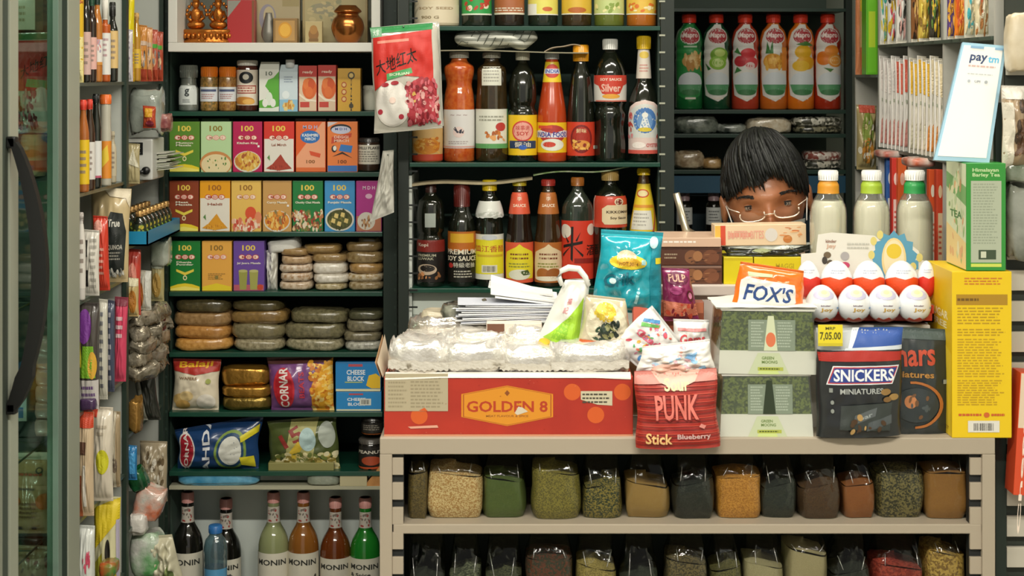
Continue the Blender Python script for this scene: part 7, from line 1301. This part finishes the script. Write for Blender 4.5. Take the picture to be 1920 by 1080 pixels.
CT = [(1650, 1664, 3.72, '#dcd8d8', '#c9d0dc', 'white tall carton with blue emblem'), (1662, 1676, 3.66, '#3a66b0', '#e0e0e4', 'blue and white tall carton'), (1672, 1688, 3.60, '#c93a30', '#e6cfc8', 'red tall carton'), (1684, 1700, 3.58, '#d9602c', '#e9b09a', 'orange red tall carton'), (1742, 1756, 3.36, '#d9562a', '#e6dcc8', 'orange tall carton with cream panel'), (1756, 1770, 3.30, '#c9452a', '#dcc09a', 'rust red tall carton')]
for x0, x1, Y, c, c2, l in CT:
    yb = HOR+(EYE-q3)*F/Y; carton(l+' behind the clear drink bottles', x0, 296 if x0 < 1700 else 318, x1, yb, Y, .02, c, [('r', .15, .1, .85, .6, c2), ('l', .25, .2, .75, .5, 6, c), ('e', .5, .8, .3, .06, c2)], q3, 'tall cartons behind the drink bottles', name='slim_carton')
for x0, x1, Y, c in ((1652, 1700, 3.64, '#b5503c'), (1706, 1760, 3.38, '#c9603c')):
    cushion('flat %s packet lying in the gap above the tall cartons on the right wall' % ('dark red' if Y > 3.5 else 'orange red'), x0, 283+(0 if Y > 3.5 else 14), x1, 298+(0 if Y > 3.5 else 16), Y, .1, mat(c, .3, coat=.4, c2='#dcd6cc', ns=20), None, None, 'packet', wr=.3)
# payment board resting on the tea carton
YS = 2.83
def pb(px, py, Y): return P(px, py, Y)
cs = [pb(1751, 300, YS), pb(1855, 305, YS), pb(1887, 86, YS+.045), pb(1805, 79, YS+.045)]; cs = [c for c in cs]
base_o = Vector((cs[0].x/2+cs[1].x/2, YS, zy+.001+Z(306, YY)-Z(509, YY)))
root = empty('payment_board', 'white payment board with blue edge and printed name standing on the green edged tea carton', 'sign', base_o)
nrm = (cs[1]-cs[0]).cross(cs[3]-cs[0]).normalized(); nrm = nrm if nrm.y < 0 else -nrm
def bq(u, v, o): return cs[0].lerp(cs[1], u).lerp(cs[3].lerp(cs[2], u), v)+nrm*o-base_o
def slab(name, u0, v0, u1, v1, f_, b_, m):
    mb = MB(); vs = [bq(u, v, o) for o in (f_, b_) for u, v in ((u0, v0), (u1, v0), (u1, v1), (u0, v1))]
    mb.add(vs, [(0, 1, 2, 3), (7, 6, 5, 4), (0, 4, 5, 1), (1, 5, 6, 2), (2, 6, 7, 3), (3, 7, 4, 0)], m); return mb
slab('edge', 0, 0, 1, 1, 0, -.008, mat('#9cc4d8', .3, coat=.4)).build('board_edge', root)
mb = slab('face', .05, .035, .93, .975, .0012, 0, mat('#e9e9e6', .3, coat=.4))
mb.art([('t', 'pay', .43, .865, .38, .075, '#2a3f6a'), ('t', 'tm', .76, .87, .24, .055, '#58b2da'), ('l', .24, .79, .92, .82, 1, '#c9a8a0'), ('l', .26, .73, .88, .745, 1, '#b0b4b4'), ('t', 'UPI', .5, .675, .12, .02, '#8a9096'), ('e', .32, .675, .03, .012, '#a8aeb4'), ('e', .68, .675, .035, .014, '#a0a6aa'), ('r', .2, .955, .5, .975, '#7fa8c8'), ('r', .75, .955, .93, .975, '#7fa8c8')], lambda u, v, o: bq(u, v, o+.0012)); mb.build('board_face', root)
# far right stand goods
flatpack('clear bag of brown dried pieces hanging at the right edge', 1878, 160, 1945, 2.83, 1.3, '#9a8468', [('n', 7, 60, .3, .1, .98, .8, .09, ['#5a3f2a', '#7a5a3c', '#3a2a1c']), ('p', [(0, 0), (.25, 0), (.2, .8), (0, .8)], '#d0c8b8'), ('r', 0, .84, 1, 1, '#c9c4ba')], .03, 'dried_food_bag', cat='bag', seed=90, wr=.3, y1=318)
cushion('cream bag half cut off at the top right edge', 1894, 28, 1950, 132, 2.82, .05, mat('#d0c4ac', .4, c2='#b8a888', ns=20), None, None, 'dried_food_bag', wr=.3, cat='bag')
cushion('clear crinkled bag at the right edge beside the green tea carton', 1893, 345, 1950, 485, 2.82, .05, mat('#8f9288', .12, coat=.9, bump=1., bs=26, c2='#5a5c50', ns=14), None, None, 'plastic_bag', wr=.3, cat='bag')
cushion('dark green topped bag below the brown bag at the right edge', 1886, 306, 1950, 342, 2.82, .05, mat('#4a5a44', .2, coat=.8, bump=.8, c2='#8a9080', ns=20), None, None, 'plastic_bag', wr=.3, cat='bag')
o = carton('red orange carton with white upright lettering at the lower right edge', 1900, 700, 1960, 930, 2.80, .05, '#cf4a26', [('r', .0, .55, .3, 1, '#d9c4ac'), ('t', 'Cheese', .2, .25, .3, .4, '#ecd9c9', math.pi/2, .26)], None, name='snack_carton', roll=.06)
# ================================================================== CLEAR GRAIN BAGS UNDER THE COUNTER
yg = YK+.03
R1 = [(762, 803, 884, '#4a3b1a', '#6a5628', 220, 'dark brown grain, at the left of the upper row under the counter', 'vor', .05),
 (800, 906, 886, '#b0824c', '#dcbf90', 240, 'pale tan flakes, second in the upper row', 'vor', .0),
 (903, 986, 896, '#43521f', '#56662a', 500, 'green powder in the upper row under the counter', 'noise', .0),
 (996, 1088, 882, '#8a7c34', '#5f5624', 260, 'yellow green seeds in the upper row under the counter', 'vor', .0),
 (1091, 1170, 906, '#867434', '#28321f', 190, 'coarse olive and dark seeds in the upper row', 'vor', .0),
 (1173, 1257, 906, '#94713c', '#a37e45', 600, 'light brown powder in the upper row', 'noise', .0),
 (1262, 1341, 902, '#10140f', '#1c211c', 200, 'black contents in the upper row, right of the light brown powder', 'vor', .0),
 (1343, 1432, 892, '#a86c22', '#c88a38', 240, 'orange lentils in the upper row under the counter', 'vor', .0),
 (1427, 1497, 906, '#141a16', '#20261f', 200, 'black contents in the upper row, right of the orange lentils', 'vor', .0),
 (1500, 1580, 906, '#33200f', '#553517', 260, 'dark brown powder in the upper row', 'noise', .0),
 (1581, 1644, 906, '#84491d', '#955626', 500, 'reddish brown powder in the upper row', 'noise', .0),
 (1645, 1737, 886, '#75683f', '#2c2a18', 150, 'coarse grey green seeds in the upper row', 'vor', .0),
 (1737, 1819, 884, '#8a5a25', '#9d6c31', 600, 'ochre powder, at the right end of the upper row', 'noise', .0)]
for i, (x0, x1, yfill, ca, cb, ns_, lab, kd, sl) in enumerate(R1):
    grain_bag('clear bag of '+lab, x0+1, 857, x1-1, 984, yfill, yg+.004*(i % 3), ca, cb, ns_, ZK2, 'clear grain bags on the upper shelf under the counter', kd, i, (x0+8+(i*7) % 9, x1-8-(i*5) % 9), dep=.10)
R2 = [(762, 836, 1090, '#1c2019', '#262a20', 200, 'dark contents, at the left end of the lower row under the counter', 'vor'), (838, 903, 1075, '#3a3d30', '#6a6c58', 120, 'greyish pieces', 'vor'), (906, 980, 1082, '#2f3226', '#5a5a40', 160, 'dim olive pieces', 'vor'),
 (986, 1076, 1046, '#5a2c1a', '#2c2c1c', 120, 'red brown pieces', 'vor'), (1080, 1158, 1062, '#7a6a38', '#a08c50', 220, 'yellowish grain', 'vor'), (1162, 1238, 1084, '#20241e', '#30342a', 200, 'blackish pieces', 'vor'), (1250, 1330, 1052, '#6a5a38', '#3c3422', 180, 'brown grey grain', 'vor'),
 (1333, 1394, 1064, '#4a4628', '#6a6238', 220, 'dull green grain', 'vor'), (1397, 1474, 1058, '#a89c7c', '#8f8465', 400, 'cream powder', 'noise'), (1476, 1556, 1034, '#9a8c6a', '#a8997a', 500, 'pale beige powder', 'noise'), (1559, 1638, 1070, '#121611', '#1c201a', 200, 'black contents, left of the red beans', 'vor'),
 (1641, 1737, 1060, '#7a2018', '#a03a2c', 110, 'dark red beans', 'vor'), (1740, 1816, 1036, '#b5924a', '#7a5a26', 110, 'yellow split peas, at the right end of the lower row', 'vor')]
for i, (x0, x1, yfill, ca, cb, ns_, lab, kd) in enumerate(R2):
    grain_bag('clear bag of '+lab+(' in the lower counter row' if 'lower' not in lab else ''), x0+1, 1010, x1-1, 1270, yfill, yg+.004*(i % 3), ca, cb, ns_, ZK2-.283, 'clear grain bags on the lower shelf under the counter', kd, i+20, (x0+6+(i*7) % 9, x1-6-(i*5) % 9), dep=.10)
